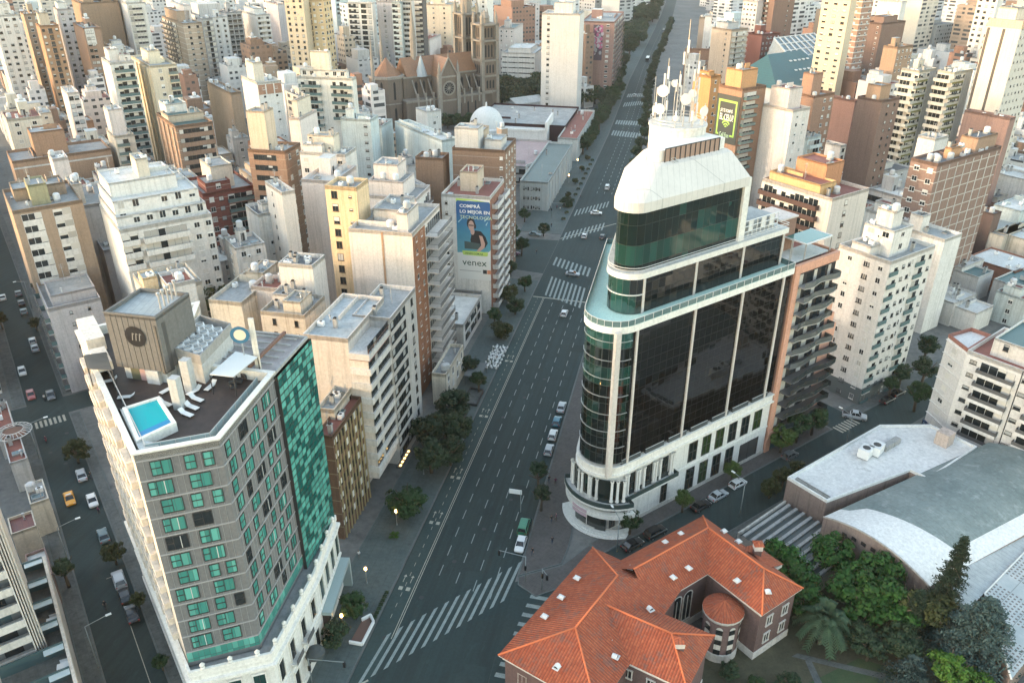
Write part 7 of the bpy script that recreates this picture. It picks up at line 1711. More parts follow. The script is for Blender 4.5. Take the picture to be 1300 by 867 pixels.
b = MB(); b.face([(-1,-3,20),(53,-3,20),(40,16,34),(12,16,34)],0); b.face([(53,-3,20),(53,31,20),(40,16,34)],0); b.face([(-1,31,20),(-1,-3,20),(12,16,34)],0); b.face([(53,31,20),(-1,31,20),(12,16,34),(40,16,34)],0); SOLID.append(b.build('roof',[m_tealroof],th))
for r in range(3):
 for k in range(7 - r):
  f_ = .16 + r * .28; x = 22 + r * 1.5 + k * 3.6; y = -3 + 19 * f_; z = 20 + 14 * f_
  lay('skylight',proto('skw',lambda: (lambda b: (b.box(-.7,.7,-.6,.6,-.3,.35,0),b.mesh('skylight',[m_white]))[1])(MB())),th,(x,y,z + .1))
ter = thing('terraced_tower','white apartment tower with horizontal balcony bands and walled patios at its foot','apartment block',tuple(LS(19.7,15.6)),rz_of(RST))
TX = 22
b = MB(); b.box(-TX,0,0.6,16,0,36,0); SOLID.append(b.build('wall',[w_white],ter))
b = MB(); b.box(-TX,-1.1,.55,.60,9,36,0); b.build('balcony_recess',[plain('recess_grey',(.16,.17,.17),.8)],ter)
for k in range(9):
 z = 35 - 2.9 * k - 1.3; b = MB(); b.box(-TX,-.9,-1.3,.6,z - 1.5,z - 1.3,0); b.box(-TX,-.9,-1.35,-1.2,z - 1.5,z - .25,0); b.build('balcony',[w_white],ter)
 for j in range(4): b = MB(); b.box(-TX + 2.5 + j * 5,-TX + 4.8 + j * 5,.45,.53,z - 1.2,z + .9,0); b.build('balcony_door',[m_glass if (j + k) % 3 else m_glassb],ter)
for k in range(5): b = MB(); b.box(-.9 + k * .3,-.75 + k * .3,-1.4 + k * .28,.6,8.8,36.6 - k * .9,0); b.build('fin',[w_white],ter)
pat_ = thing('patio_podium','podium of three walled patios with dark green dividing walls','patio',tuple(LS(38,12.75)),rz_of(LST + 180))
b = MB(); b.box(0,34,-8.5,0,0,8.6,0); SOLID.append(b.build('podium_wall',[w_pale],pat_))
b = MB(); b.face([(0,-8.5,8.62),(34,-8.5,8.62),(34,-.4,8.62),(0,-.4,8.62)],0); b.build('patio_floor',[m_paveold],pat_)
b = MB(); b.box(0,34,-.42,0.02,8.6,10.4,0); b.build('parapet',[wallm((.62,.57,.50),.6,'parapet')],pat_)
for k in range(7): b = MB(); b.box(k * 5.1,k * 5.1 + .25,-8.5,-.45,8.63,10.6,0); b.build('dividing_wall',[plain('divider_green',(.045,.085,.09),.7)],pat_); b = MB(); b.box(k * 5.1 + .25,k * 5.1 + 1.3,-3.0,-.5,10.3,10.42,0); b.build('patio_awning',[plain('awning_pale',(.42,.50,.52),.5)],pat_)
def patio_table():
 b = MB(); b.box(-.8,.8,-.5,.5,.68,.74,0)
 for i in (-.7,.7):
  for j in (-.4,.4): b.box(i - .03,i + .03,j - .03,j + .03,0,.68,0)
 for s_ in (-1,1): b.box(-.5,.5,s_ * .85 - .2,s_ * .85 + .2,.4,.46,0); b.box(-.5,.5,s_ * 1.03 - .03,s_ * 1.03 + .03,.46,.85,0); b.box(-.45,-.4,s_ * .85 - .15,s_ * .85 + .15,0,.4,0); b.box(.4,.45,s_ * .85 - .15,s_ * .85 + .15,0,.4,0)
 return b.mesh('patio_table',[plain('table_white',(.62,.64,.64),.5)])
for (x,y,lb) in ((68,791,'white table with two benches on the middle patio'),(82,849,'white table with two benches on the lowest patio')):
 p = P(x,y,8.63); tag(lay('patio_table',proto('ptab',patio_table),None,p,.4),lb,'table')
low('low house with a bare beige roof left of the street',(38,640),-7,55,7.5,w_cream,m_deckg,mode=(RST,LST),seed=21,clut=3)
low('low house with a maroon patio roof beside the round roof frame',(12,588),-9,30,7,w_pale,m_terra,mode=(RST,LST),seed=22,clut=3)
low('flat white roofed tin shed beside the patios',(40,738),-7.5,66,6.5,W_((.22,.16,.15),.6),roofm((.52,.54,.53),'deck',.6),mode=(RST,LST),seed=23,clut=0)
low('narrow house with a dark red roof strip above the tin shed',(14,678),-5,46,8,w_cream,roofm((.16,.05,.045),'sheet',.5),mode=(RST,LST),seed=24,clut=1)
low('pale corner house with roof rooms opposite the grey end wall',(-6,548),-12,18,7,w_pale,m_terra,mode=(RST,LST),seed=25,clut=4)
rr = P(14,540,9); rt = thing('round_roof_frame','round white slatted canopy ring on a corner roof by the left street','canopy',(rr.x,rr.y,7.0))
b = MB(); b.lathe([(1.9,.9),(1.95,1.0),(1.9,1.1)],24,0); b.lathe([(3.4,.5),(3.5,.6),(3.4,.7)],24,0)
for k in range(24): a = k * math.pi / 12; b.tube((1.9 * math.cos(a),1.9 * math.sin(a),1.0),(3.4 * math.cos(a),3.4 * math.sin(a),.6),.06,4)
b.build('canopy_ring',[m_railw],rt); b = MB(); b.cyl(0,0,-.3,.35,2.2,20,0); b.build('canopy_drum',[plain('drum_brown',(.16,.085,.06),.7)],rt)
# ---- trees
m_bark = wallm((.10,.075,.055),.5,'bark')
LEAF = {'street': leafm('leaf_street',(.014,.036,.014),(.036,.072,.024)),'dark': leafm('leaf_dark',(.017,.036,.018),(.042,.066,.032)),'garden': leafm('leaf_garden',(.012,.042,.010),(.040,.105,.018)),
  'yellow': leafm('leaf_yellow',(.03,.055,.014),(.066,.10,.022)),'olive': leafm('leaf_olive',(.026,.035,.012),(.05,.06,.02)),'blue': leafm('needle_blue',(.028,.052,.048),(.065,.10,.088)),'conifer': leafm('needle_dark',(.013,.027,.015),(.034,.053,.028)),'bright': leafm('leaf_bright',(.03,.085,.012),(.075,.15,.022))}
def crown_mesh(seed,mat_,clumps=44,per=85,flat=.8,leaf=.095):
 key = ('crown',seed,mat_.name,clumps)
 if key in _PR: return _PR[key]
 r = random.Random(seed); b = MB()
 for c_ in range(clumps):
  while True:
   p = Vector((r.uniform(-1,1),r.uniform(-1,1),r.uniform(-1,1)))
   if .35 < p.length < 1: break
  p = Vector((p.x * .80,p.y * .80,p.z * flat * .8)); cr = r.uniform(.14,.34)
  for k in range(per):
   d = Vector((r.gauss(0,1),r.gauss(0,1),r.gauss(0,1))).normalized(); q = p + Vector((d.x,d.y,d.z * .8)) * cr * r.uniform(.5,1.08)
   n = (d + Vector((r.uniform(-.7,.7),r.uniform(-.7,.7),r.uniform(-.2,.9)))).normalized(); a = n.orthogonal().normalized(); e = n.cross(a); th = r.uniform(0,3.14)
   a,e = a * math.cos(th) + e * math.sin(th),e * math.cos(th) - a * math.sin(th); s = leaf * r.uniform(.55,1.15)
   b.face([q - a * s,q - e * s * .55,q + a * s,q + e * s * .55],0)
 me = b.mesh('crown',[mat_]); _PR[key] = me; return me
def trunk_mesh(seed):
 key = ('trunk',seed)
 if key in _PR: return _PR[key]
 r = random.Random(seed); b = MB(); b.tube((0,0,0),(.03,.02,.55),.055,6,0,.04)
 for k in range(6):
  a = k * 1.05 + r.uniform(-.3,.3); e = Vector((math.cos(a) * .38,math.sin(a) * .38,r.uniform(.72,.98))); b.tube((.03,.02,r.uniform(.40,.55)),e,.026,5,0,.01)
 me = b.mesh('trunk',[m_bark]); _PR[key] = me; return me
TN = [0]
def tree(label,p,R,H,kind='street',group=None,name='street_tree',z=0.1,flat=1.0):
 TN[0] += 1; s = TN[0] % 5
 t = thing(name,label,'tree',(p[0],p[1],z),TN[0] * 1.7,group)
 lay('trunk',trunk_mesh(s),t,(0,0,0),0,(H * .9,H * .9,H * .9)); lay('crown',crown_mesh(s,LEAF[kind]),t,(0,0,H - R * .72 * flat),0,(R,R,R * flat)); return t
for lab,x,y,R,H,k in (
 ('street tree standing alone before the striped block',517,655,4.0,7.0,'street'),('broad dark street tree nearest the brown balcony flank',545,566,4.4,8.0,'dark'),('dark street tree by the kerb beyond the striped block',580,562,4.4,7.6,'dark'),
 ('dark street tree deepest in the clump under the balcony tower',574,536,4.4,8.0,'dark'),('dark street tree hiding the lit shop sign',548,600,4.0,7.6,'dark'),('low dark street tree beside the planter wall',572,590,3.6,6.4,'dark'),
 ('round tree beside the white parklet, the farther of two at the hotel',452,785,2.5,5.0,'street'),('round tree beside the white parklet, the nearer of two at the hotel',427,820,2.7,4.8,'dark'),
 ('slim street tree with two crowns on the tower pavement',684,622,2.0,6.6,'dark'),('second slim tree close behind on the tower pavement',687,648,2.0,5.6,'dark'),
 ('small round tree at the white base nearest the mansion',799,678,2.4,5.4,'street'),('small yellowish tree before the middle of the stone base',866,650,2.1,5.0,'yellow'),('small bright tree before the garage door of the base',928,612,2.1,4.8,'yellow'),
 ('bright green street tree at the left foot of the salmon block',990,574,3.0,6.4,'yellow'),('darker street tree in the middle of the salmon block',1010,562,3.4,7.4,'street'),('darker street tree at the right foot of the salmon block',1030,552,3.2,7.2,'street'),
 ('olive tree on the far pavement behind the mansion',976,632,2.3,4.4,'olive'),('second olive tree on the far pavement by the shed',992,618,2.2,4.6,'olive'),('third olive tree on the far pavement by the white roof',1010,608,2.0,4.0,'olive'),
 ('dark tree against the left edge of the corner apartment house',1160,522,2.9,7.5,'street'),('tall dark tree between white tower and corner apartment house',1168,492,3.0,8.0,'dark'),('dark tree at the street side foot of the white tower',1140,492,2.6,6.5,'dark'),('dark tree farthest down the street beyond the white tower',1172,462,3.0,8.0,'dark'),('small tree at the corner foot of the white tower',1128,505,2.0,5.5,'street'),
 ('round olive green tree on the left street beside the hotel wall',100,588,3.0,5.4,'olive'),('round tree on the left street above the parked silver car',148,716,2.2,4.6,'olive'),('thin dark tree on the left street before the patios',88,745,1.9,6.0,'dark'),('small thin tree at the kerb beside the black parked car',178,772,1.4,3.2,'olive'),('young thin tree low beside the hotel entrance side',207,850,1.3,3.0,'street'),
 ('palm like bushy tree by the cafe terrace below the advertisement',612,372,2.6,6.0,'street'),('bushy tree at the corner of the low shops',598,392,2.6,6.0,'street'),('tree at the kerb right of the white angular balconies',648,352,2.5,5.4,'dark'),('tree on the plaza corner below the zebra crossing',662,325,2.9,6.5,'street'),('tree beside the brown tower on the plaza corner',650,308,3.0,6.4,'street'),('small tree on the traffic island of the plaza',690,300,2.4,4.8,'dark'),('slim tree before the museum end wall',666,282,2.4,5.2,'street'),('tree beside the museum corner by the crossing',720,262,3.0,4.0,'dark'),('young tree beside the parked cars of the upper left street',47,420,1.8,4.0,'olive'),('dark tree on the far kerb of the upper left street',4,418,2.2,5.0,'olive')):
 p = P(x,y,0.1); tree(lab,p,R,H,k)
for k,(s,t_) in enumerate(((158,-43),(166,-47.5),(186,-44),(193,-47.5),(201,-43.5),(209,-47),(217,-44))): tree('leafy tree on the cafe terrace pavement below the advertisement',AV(s,t_),2.4 + k % 3 * .5,5.4,('street','dark','olive')[k % 3],'trees on the cafe terrace pavement')
for lab,x,y,R,H,k in (('deep green garden tree touching the slatted shed',985,745,4.6,8.4,'garden'),('bright garden tree between mansion roof and palm',1005,765,4.2,8.0,'garden'),('largest dense garden tree in the middle of the court',1085,790,5.4,9.6,'garden'),('dense garden tree under the hall gable',1105,760,4.6,9.0,'garden'),('dense garden tree right of the largest one',1130,800,4.6,9.0,'garden'),('garden tree nearest the slatted roof corner',1050,735,4.4,9.0,'garden'),('garden tree behind the palm beside the mansion eave',1018,790,3.6,7.4,'garden'),('dark garden tree under the long shed wall',1140,838,3.4,6.4,'dark'),('dark garden tree on the lawn edge right of the palm',1100,838,3.0,5.0,'dark'),('low dark garden tree beside the palm',1085,815,3.2,5.2,'dark'),
 ('brownish green loose tree left of the tall conifer',1165,810,4.0,9.5,'olive'),('bright lime green tree at the lower border',1195,878,3.4,7.2,'bright'),('second lime green tree lower right, smaller',1232,885,2.2,5.0,'bright'),('dark shrub at the foot of the turret',925,858,1.8,2.6,'dark'),('dark shrub on the lawn below the mansion',1000,875,2.2,2.6,'dark'),('flowering dark shrub by the mansion corner',960,875,1.6,2.0,'street')):
 tree(lab,P(x,y,.05),R,H,k,None,'garden_tree',.05,.9)
pp = P(1040,816,0); pm = thing('palm_tree','large date palm with arching grey green fronds in the mansion garden','palm',(pp.x,pp.y,0))
b = MB(); b.tube((0,0,0),(0,0,5.2),.42,10,0,.36); b.lathe([(.5,4.6),(.65,5.2),(.3,5.8),(0,6)],10,0); b.build('trunk',[m_bark],pm)
r_ = random.Random(4); mfr = leafm('frond',(.022,.045,.024),(.052,.085,.045))
for k in range(58):
 a = k * 2.399; el = rad(r_.uniform(-25,75)) if k > 8 else rad(r_.uniform(50,85)); L = r_.uniform(4.2,5.4); b = MB(); d = Vector((math.cos(a),math.sin(a),0)); pts = []
 for j in range(9):
  t_ = j / 8; pts.append(Vector((0,0,5.6)) + d * (L * t_ * math.cos(el) * (1 - .12 * t_)) + Vector((0,0,L * t_ * math.sin(el) - 2.3 * t_ * t_ * (1.0 + .4 * math.cos(el)))))
 sd = Vector((-d.y,d.x,0))
 for j in range(8):
  for h_ in (0,.5):
   q = pts[j].lerp(pts[j + 1],h_); f_ = (j + h_) / 8; ll = .78 * math.sin(min(1,f_ * 1.4 + .18) * 2.3) + .1; fw_ = (pts[j + 1] - pts[j]) * .9
   for s_ in (-1,1): b.face([q,q + fw_ * .55,q + sd * s_ * ll + fw_ * .9 + Vector((0,0,-.18 * ll)),q + sd * s_ * ll * .9 + fw_ * .6 + Vector((0,0,-.2 * ll))],0)
 b.build('frond',[mfr],pm)
def conifer(label,p,H,R,mat_,seed,layers,name='conifer',droop=.25,irregular=.5,leaf=.5):
 t = thing(name,label,'conifer',(p[0],p[1],0)); r = random.Random(seed); b = MB(); b.tube((0,0,0),(0,0,H * .97),.35,7,0,.05); b.build('trunk',[m_bark],t); b = MB(); bb_ = MB()
 for k in range(layers):
  f_ = (k + r.random() * .6) / layers; z = H * (.10 + .88 * f_); rr = R * (1 - f_) ** .75 * r.uniform(1 - irregular,1.1) + .3; a = k * 2.4 + r.uniform(-.5,.5); d = Vector((math.cos(a),math.sin(a),0)); tip = Vector((0,0,z - droop * rr)) + d * rr
  bb_.tube((0,0,z),tip,.06,4,0,.02)
  for j in range(int(26 + rr * 22)):
   f2 = r.uniform(.18,1.05); q = Vector((0,0,z)).lerp(tip,f2) + Vector((r.gauss(0,.3),r.gauss(0,.3),r.gauss(0,.12))) * (rr * .32 + .35)
   n = Vector((r.uniform(-.6,.6),r.uniform(-.6,.6),1)).normalized(); x_ = n.orthogonal().normalized(); e = n.cross(x_); th_ = r.uniform(0,3.14); x_,e = x_ * math.cos(th_) + e * math.sin(th_),e * math.cos(th_) - x_ * math.sin(th_); s = leaf * r.uniform(.5,1.0)
   b.face([q - x_ * s,q - e * s * .35,q + x_ * s,q + e * s * .35],0)
 b.build('crown',[mat_],t); bb_.build('limb',[m_bark],t); return t
conifer('tall ragged dark conifer rising in front of the vaulted roof',P(1186,800,0),19.5,3.2,LEAF['conifer'],3,150,droop=.1,irregular=.6,leaf=.34)
conifer('broad blue grey cedar with layered branches beside the perforated shed',P(1228,845,0),14.0,7.6,LEAF['blue'],5,130,'cedar_tree',.22,.35,.42)
conifer('small blue grey cedar at the lower border left of the big one',P(1150,876,0),7.0,3.6,LEAF['blue'],6,50,'cedar_tree',.22,.35,.36)
conifer('brown green spindly conifer between garden trees and cedar',P(1150,815,0),11.0,2.4,LEAF['conifer'],9,80,droop=.1,irregular=.6,leaf=.32)
r_ = random.Random(21)
for k in range(11): p = P(640 + (k % 6) * 10 + r_.uniform(-4,4),138 - (k // 6) * 11 + r_.uniform(-4,4),0); tree('dense tree in the grove right of the church towers',p,r_.uniform(6,8),r_.uniform(12,16),'dark','grove right of the church towers','park_tree')
for k in range(4): tree('low tree between the church wall and the domed hall',P(568 + k * 12,163 + r_.uniform(-3,2),0),4.5,8,'street','trees between church and domed hall','park_tree')
for k in range(26):
 s = 300 + k * 9.5
 if s > 372: tree('tree in the dense row between museum wings and avenue',AV(s,-47.5 - max(0,s - 430) * .02 + r_.uniform(-2,2)),r_.uniform(3.6,5.2),r_.uniform(7,10),r_.choice(('dark','street')),'avenue trees beyond the museum corner')
 elif k % 2: tree('small clipped tree along the museum pavement',AV(s,-45.5),1.5,2.6,'olive','clipped trees along the museum pavement')
for k in range(9): tree('tree before the ribbed concrete block',P(715 + k * 8,142 - k * 1.6 + r_.uniform(-3,3),0),r_.uniform(4.5,6),r_.uniform(8,11),r_.choice(('dark','street')),'trees before the ribbed concrete block')
for k in range(44):
 s = 540 + k * 13;
 for t_ in (-50,-60,-70): tree('tall tree in the far green belt left of the avenue',AV(s + r_.uniform(-4,4),t_ - 5 + r_.uniform(-4,4)),r_.uniform(6,8.5),r_.uniform(12,17),'dark','far green belt left of the avenue') if r_.random() < .62 else None
for k in range(30): s = 330 + k * 20; tree('tree at the right kerb of the far avenue',AV(s,-22.5 - min(9,max(0,s - 380) * .04) + r_.uniform(-1,1)),3.6,7,'dark','far right kerb trees')
for k in range(6): tree('tree in the court behind the dark brown block',P(1100 + k * 9,222 + r_.uniform(-4,6),0),4.2,9,'dark','court trees behind the orange lit block','court_tree')
for k,(x,y) in enumerate(((46,92),(52,108),(85,88),(92,72),(48,190),(268,380),(105,140),(380,86))): tree(('olive tree in the gap beside the very tall white tower','second olive tree in the gap beside the very tall white tower','olive tree in the gap right of the orange brown tower','olive tree farther back in the gap right of the orange brown tower','tree behind the cream low block','dark tree in the court beside the white party wall','tree right of the pink striped tower','tree beside the stepped glazed balcony block')[k],P(x,y,14)[:2] + (0,) if False else tuple(P(x,y,16))[:2],6,20,'olive',None,'court_tree')
def shrub(label,p,R,kind='bright',group=None): t = thing('shrub',label,'shrub',(p[0],p[1],.14),0,group); lay('foliage',crown_mesh(2,LEAF[kind],22,45),t,(0,0,R * .5),.4,(R,R,R * .7)); lay('stem',trunk_mesh(1),t,(0,0,0),0,R * .6)
shrub('bright round shrub on the pavement before the brown office block',P(500,682,.1),1.15); shrub('darker round shrub by the lamp before the striped block',P(512,656,.1),1.1,'street'); shrub('shrub in the walled planter by the cafe, olive',P(621,462,.1),.9,'yellow'); shrub('clipped shrub in the farther walled planter',P(627,446,.1),1.0,'street')
for k in range(8): shrub('low shrub of the hedge beside the white parklet',AV(86.5 + k * .9,-41.9),.5,'street','hedge beside the parklet')
for k in range(12): shrub('planter shrub along the museum kerb',AV(283 + k * 7.5,-43.2),1.1,r_.choice(('street','olive')),'planter shrubs along the museum kerb')
sheet('garden_soil',[P(975,720),P(1060,670),P(1240,760),P(1300,880),P(850,900),P(900,820)],.006,m_soil)
sheet('lawn',[P(1000,880),P(1090,835),P(1140,850),P(1120,890)],.012,m_lawn); sheet('garden_path',[P(1005,833),P(1012,829),P(1125,855),P(1122,862)],.018,m_paveold); sheet('garden_path',[P(1022,838),P(1030,838),P(1050,880),P(1040,880)],.022,m_paveold); sheet('garden_path',[P(1085,812),P(1110,800),P(1130,822),P(1120,836)],.020,m_pave)
# ---- vehicles
m_tyre = plain('tyre',(.012,.012,.012),.8); m_rim = plain('rim',(.35,.35,.36),.4,.7); m_cglass = plain('car_glass',(.012,.016,.018),.06,ior=1.6); m_hl = plain('headlight',(.70,.70,.68),.15); m_tl = plain('tail_light',(.35,.02,.015),.3); m_trimk = plain('car_trim',(.02,.02,.02),.6)
def loft(b,secs,m=0,cap=True):
 """skin over cross-sections along x: each (x, [(y, z)...])"""
 for (x0,a),(x1,c) in zip(secs,secs[1:]):
  n = len(a)
  for k in range(n - 1): b.face([(x0,*a[k]),(x1,*c[k]),(x1,*c[k + 1]),(x0,*a[k + 1])],m,None,True)
 for x,s in ((secs[0][0],secs[0][1][::1]),(secs[-1][0],secs[-1][1][::-1])): b.face([(x,*p) for p in s],m)
def body_sec(x,w,z0,z1): return (x,[(-w * .93,z0),(-w,z0 + .22),(-w,z1 - .14),(-w * .90,z1 - .02),(-w * .5,z1 + .02),(w * .5,z1 + .02),(w * .90,z1 - .02),(w,z1 - .14),(w,z0 + .22),(w * .93,z0)])
CARS = {
'hatchback': (3.9,.84,((0,.62),(.25,.78),(1.15,.92),(3.3,.96),(3.8,.92),(3.9,.70)),(.95,1.75,3.35,3.85),1.46),
'sedan': (4.4,.86,((0,.60),(.25,.76),(1.3,.90),(3.5,.94),(4.2,.92),(4.4,.70)),(1.1,1.95,3.25,3.95),1.44),
'suv': (4.5,.92,((0,.75),(.2,.95),(1.2,1.08),(4.0,1.12),(4.4,1.08),(4.5,.8)),(1.0,1.75,4.0,4.42),1.72),
'pickup': (5.2,.92,((0,.75),(.2,.98),(1.3,1.08),(3.3,1.10),(5.1,1.08),(5.2,.85)),(1.2,1.9,3.15,3.5),1.74),
'van': (4.4,.88,((0,.75),(.2,.95),(.9,1.1),(4.2,1.15),(4.35,1.1),(4.4,.8)),(.55,1.35,4.15,4.36),1.86)}
_car = {}
def car_proto(kind,color,sign=False):
 key = (kind,color,sign)
 if key in _car: return _car[key]
 L,w,st,cab,rh = CARS[kind]; pm_ = plain('paint_%d' % len(_car),color,.28,.0,ior=1.6)
 b = MB(); loft(b,[body_sec(x - L / 2,w * (.88 if i in (0,len(st) - 1) else 1),.22 if i not in (0,len(st) - 1) else .34,z) for i,(x,z) in enumerate(st)],0)
 zb = st[2][1] - .05; x0,x1,x2,x3 = [x - L / 2 for x in cab]; wi = w * .78
 b.face([(x1,-wi,rh - .04),(x2,-wi,rh - .05),(x2,wi,rh - .05),(x1,wi,rh - .04)],0); b.box(x1 + .1,x2 - .15,-wi + .1,wi - .1,rh - .05,rh,0)
 for s_ in (-1,1):
  for xa,xb in ((x0,x1),(x3,x2)): b.tube((xa,s_ * w * .93,zb),(xb,s_ * wi,rh - .05),.055,4,0)
  xm = (x1 + x2) / 2; b.tube((xm,s_ * w * .955,zb),(xm,s_ * (wi + .015),rh - .05),.05,4,0); b.tube((x1,s_ * wi,rh - .05),(x2,s_ * wi,rh - .05),.05,4,0)
 if kind == 'pickup': b.box(x3 + .15,L / 2 - .12,-w * .82,w * .82,.98,1.13,1)
 body = b.mesh('body',[pm_,m_trimk])
 b = MB()
 for s_ in (-1,1):
  q = [(x0,s_ * w * .93,zb),(x3,s_ * w * .93,zb),(x2,s_ * wi,rh - .07),(x1,s_ * wi,rh - .07)]; b.face(q if s_ < 0 else q[::-1],0)
 b.face([(x0,-w * .9,zb),(x1,-wi,rh - .06),(x1,wi,rh - .06),(x0,w * .9,zb)],0); b.face([(x3,w * .9,zb),(x2,wi,rh - .06),(x2,-wi,rh - .06),(x3,-w * .9,zb)],0)
 gl = b.mesh('windows',[m_cglass]); b = MB()
 n = 14
 for s_ in (-1,1):
  b.face([(.31 * math.cos(k * 2 * math.pi / n),s_ * .10,.31 * math.sin(k * 2 * math.pi / n)) for k in range(n)][::s_],0)
  b.face([(.19 * math.cos(k * 2 * math.pi / n),s_ * .104,.19 * math.sin(k * 2 * math.pi / n)) for k in range(n)][::s_],1)
 for k in range(n): a,c = 2 * math.pi * k / n,2 * math.pi * (k + 1) / n; b.face([(.31 * math.cos(a),-.1,.31 * math.sin(a)),(.31 * math.cos(c),-.1,.31 * math.sin(c)),(.31 * math.cos(c),.1,.31 * math.sin(c)),(.31 * math.cos(a),.1,.31 * math.sin(a))],0)
 wh = b.mesh('wheel',[m_tyre,m_rim]); b = MB(); b.box(-.06,.06,-.2,.2,-.09,.09,0); hl_ = b.mesh('headlight',[m_hl]); b = MB(); b.box(-.05,.05,-.14,.14,-.14,.14,0); tl_ = b.mesh('tail_light',[m_tl])
 b = MB(); b.box(-.15,.15,-.45,.45,0,.16,0); sg_ = b.mesh('taxi_sign',[m_white])
 _car[key] = (body,gl,wh,hl_,tl_,sg_ if sign else None,L,w,rh,st[0][1],st[-1][1]); return _car[key]
def car(label,p,az_,kind,color,sign=False,name=None,cat='car',z=.02):
 bd,gl,wh,hl_,tl_,sg_,L,w,rh,zf,zr_ = car_proto(kind,color,sign)
 t = thing(name or ('taxi' if sign else {'pickup': 'pickup_truck','van': 'van'}.get(kind,'car')),label,'taxi' if sign else {'pickup': 'pickup truck','van': 'van'}.get(kind,cat),(p[0],p[1],z),rz_of(az_) + math.pi)
 lay('body',bd,t); lay('windows',gl,t)
 for x in (-L / 2 + .78,L / 2 - .82):
  for s_ in (-1,1): lay('wheel',wh,t,(x,s_ * (w - .08),.31))
 for s_ in (-1,1): lay('headlight',hl_,t,(-L / 2 + .12,s_ * (w - .28),zf - .0)); lay('tail_light',tl_,t,(L / 2 - .06,s_ * (w - .2),zr_ - .0))
 if sg_: lay('taxi_sign',sg_,t,(0,0,rh))
 return t
WH,SV,BK,GY,BL,RD,YE,TE = (.68,.68,.66),(.40,.42,.43),(.012,.013,.015),(.10,.11,.115),(.03,.16,.22),(.30,.03,.03),(.75,.33,.015),(.10,.15,.16)
def g_(x,y): return P(x,y,.7)
for lab,x,y,az_,k,c_ in (
 ('white hatchback at the kerb behind the green van by the corner',661,690,AVE + 180,'hatchback',WH),('silver hatchback, first of the four cars parked under the tower',697,570,AVE,'hatchback',SV),('white hatchback second in the row parked under the tower',702,551,AVE,'hatchback',WH),('teal blue car third in the row parked under the tower',707,534,AVE,'hatchback',BL),('grey white sedan farthest in the row parked under the tower',713,516,AVE,'sedan',SV),
 ('white hatchback driving alone beyond the parked row',716.5,397,AVE,'hatchback',WH),('silver sedan turning between the two zebra crossings',727,347,107,'sedan',SV),('white hatchback waiting beyond the second crossing',742,299,AVE,'hatchback',WH),('white sedan crossing the junction near the farthest crossing',757,270,95,'sedan',WH),('dark car half hidden by the tower at the crossing',765,300,AVE,'hatchback',GY),
 ('dark car parked on the plaza beside the brown tower',652,322,60,'sedan',(.10,.02,.05)),('dark car stopped at the plaza island',679,297,110,'sedan',TE),
 ('white hatchback parked on the right street before the garage door',937,613,55,'hatchback',WH),('silver estate car parked behind the white hatchback',912,628,55,'sedan',SV),('black car parked behind the silver estate',890,641,55,'sedan',BK),('black off roader parked near the small round tree',832,675,55,'suv',BK),('black sedan nearest the mansion roof on the right street',803,690,55,'sedan',BK),('blue black car half under the bright street tree',1003,577,55,'hatchback',GY),
 ('black car parked at the white tower foot, the nearer one',1127,507,55,'sedan',BK),('black car parked at the white tower foot, the farther one',1140,498,55,'sedan',BK),
 ('white car beside the taxi on the left street',117,635,-34 + 180,'hatchback',WH),('silver car parked just below the round olive tree',103,602,-34,'sedan',SV),('dark car parked beside the hotel above the tree',131,679,-34,'sedan',TE),('silver off roader first of the three parked below the tree',151,735,-34,'suv',SV),('black car in the middle of the three parked below the tree',158,755,-34,'hatchback',BK),('black sedan last of the three parked below the tree',167,778,-34,'sedan',BK),
 ('white car in the middle of the upper left street',28,471,-34 + 180,'hatchback',WH),('white roofed red car at the left street crossing',39,501,-34 + 180,'hatchback',(.40,.10,.09)),('dark car at the left street crossing',64,501,-34 + 180,'sedan',GY),('white car ahead of another in the upper left street row',41,432,-34,'hatchback',WH),('grey car following in the upper left street row',44,441,-34,'sedan',SV),('white car at the border of the upper left street',3,377,-34,'sedan',WH),('dark car first of three parked in the upper left street',23,372,-34,'sedan',GY),('dark car second of three parked in the upper left street',27,384,-34,'sedan',BK),('dark car with white roof third of three parked in the upper left street',30,395,-34,'sedan',TE),
 ('white car low on the bend behind the museum trees',822,128,AVE,'hatchback',WH)):
 car(lab,g_(x,y),az_,k,c_)
for k in range(12): car('small pale car far along the avenue',AV(520 + k * 37 + (k * 53) % 17,-33 + (k * 7) % 9 - 4 - .0),AVE,('hatchback','sedan')[k % 2],(WH,SV,GY)[k % 3])['group'] = 'far cars along the avenue'
car('yellow taxi driving up the left street',g_(88,632),-34 + 180,'sedan',YE,True); car('yellow taxi peeping over the white hall roof',g_(1123,546),55,'sedan',YE,True)
car('silver pickup truck crossing the street by the white tower',g_(1085,527),112,'pickup',SV); car('small white van driving on the far side of the junction',g_(771,238),AVE,'van',WH); car('white van body with a green load cover parked at the corner kerb',g_(665,668),AVE,'van',(.03,.20,.11)); car('silver grey van parked on the far avenue',g_(831,108),AVE,'van',SV)
bs = thing('city_bus','dark city bus with a pale roof far down the avenue','bus',tuple(P(822,78,0)),rz_of(AVE))
b = MB(); b.box(-5.5,5.5,-1.25,1.25,.4,3.0,0); b.build('body',[plain('bus_dark',(.06,.07,.08),.4)],bs); b = MB(); b.box(-5.2,5.2,-1.1,1.1,3.002,3.25,0); b.build('roof',[m_white],bs); b = MB(); b.box(-5.53,5.4,-1.27,1.27,1.5,2.5,0); b.build('windows',[m_cglass],bs)
for x in (-3.6,3.2): b = MB(); b.tube((x,-1.2,.5),(x,1.2,.5),.5,12); b.build('wheel',[m_tyre],bs)
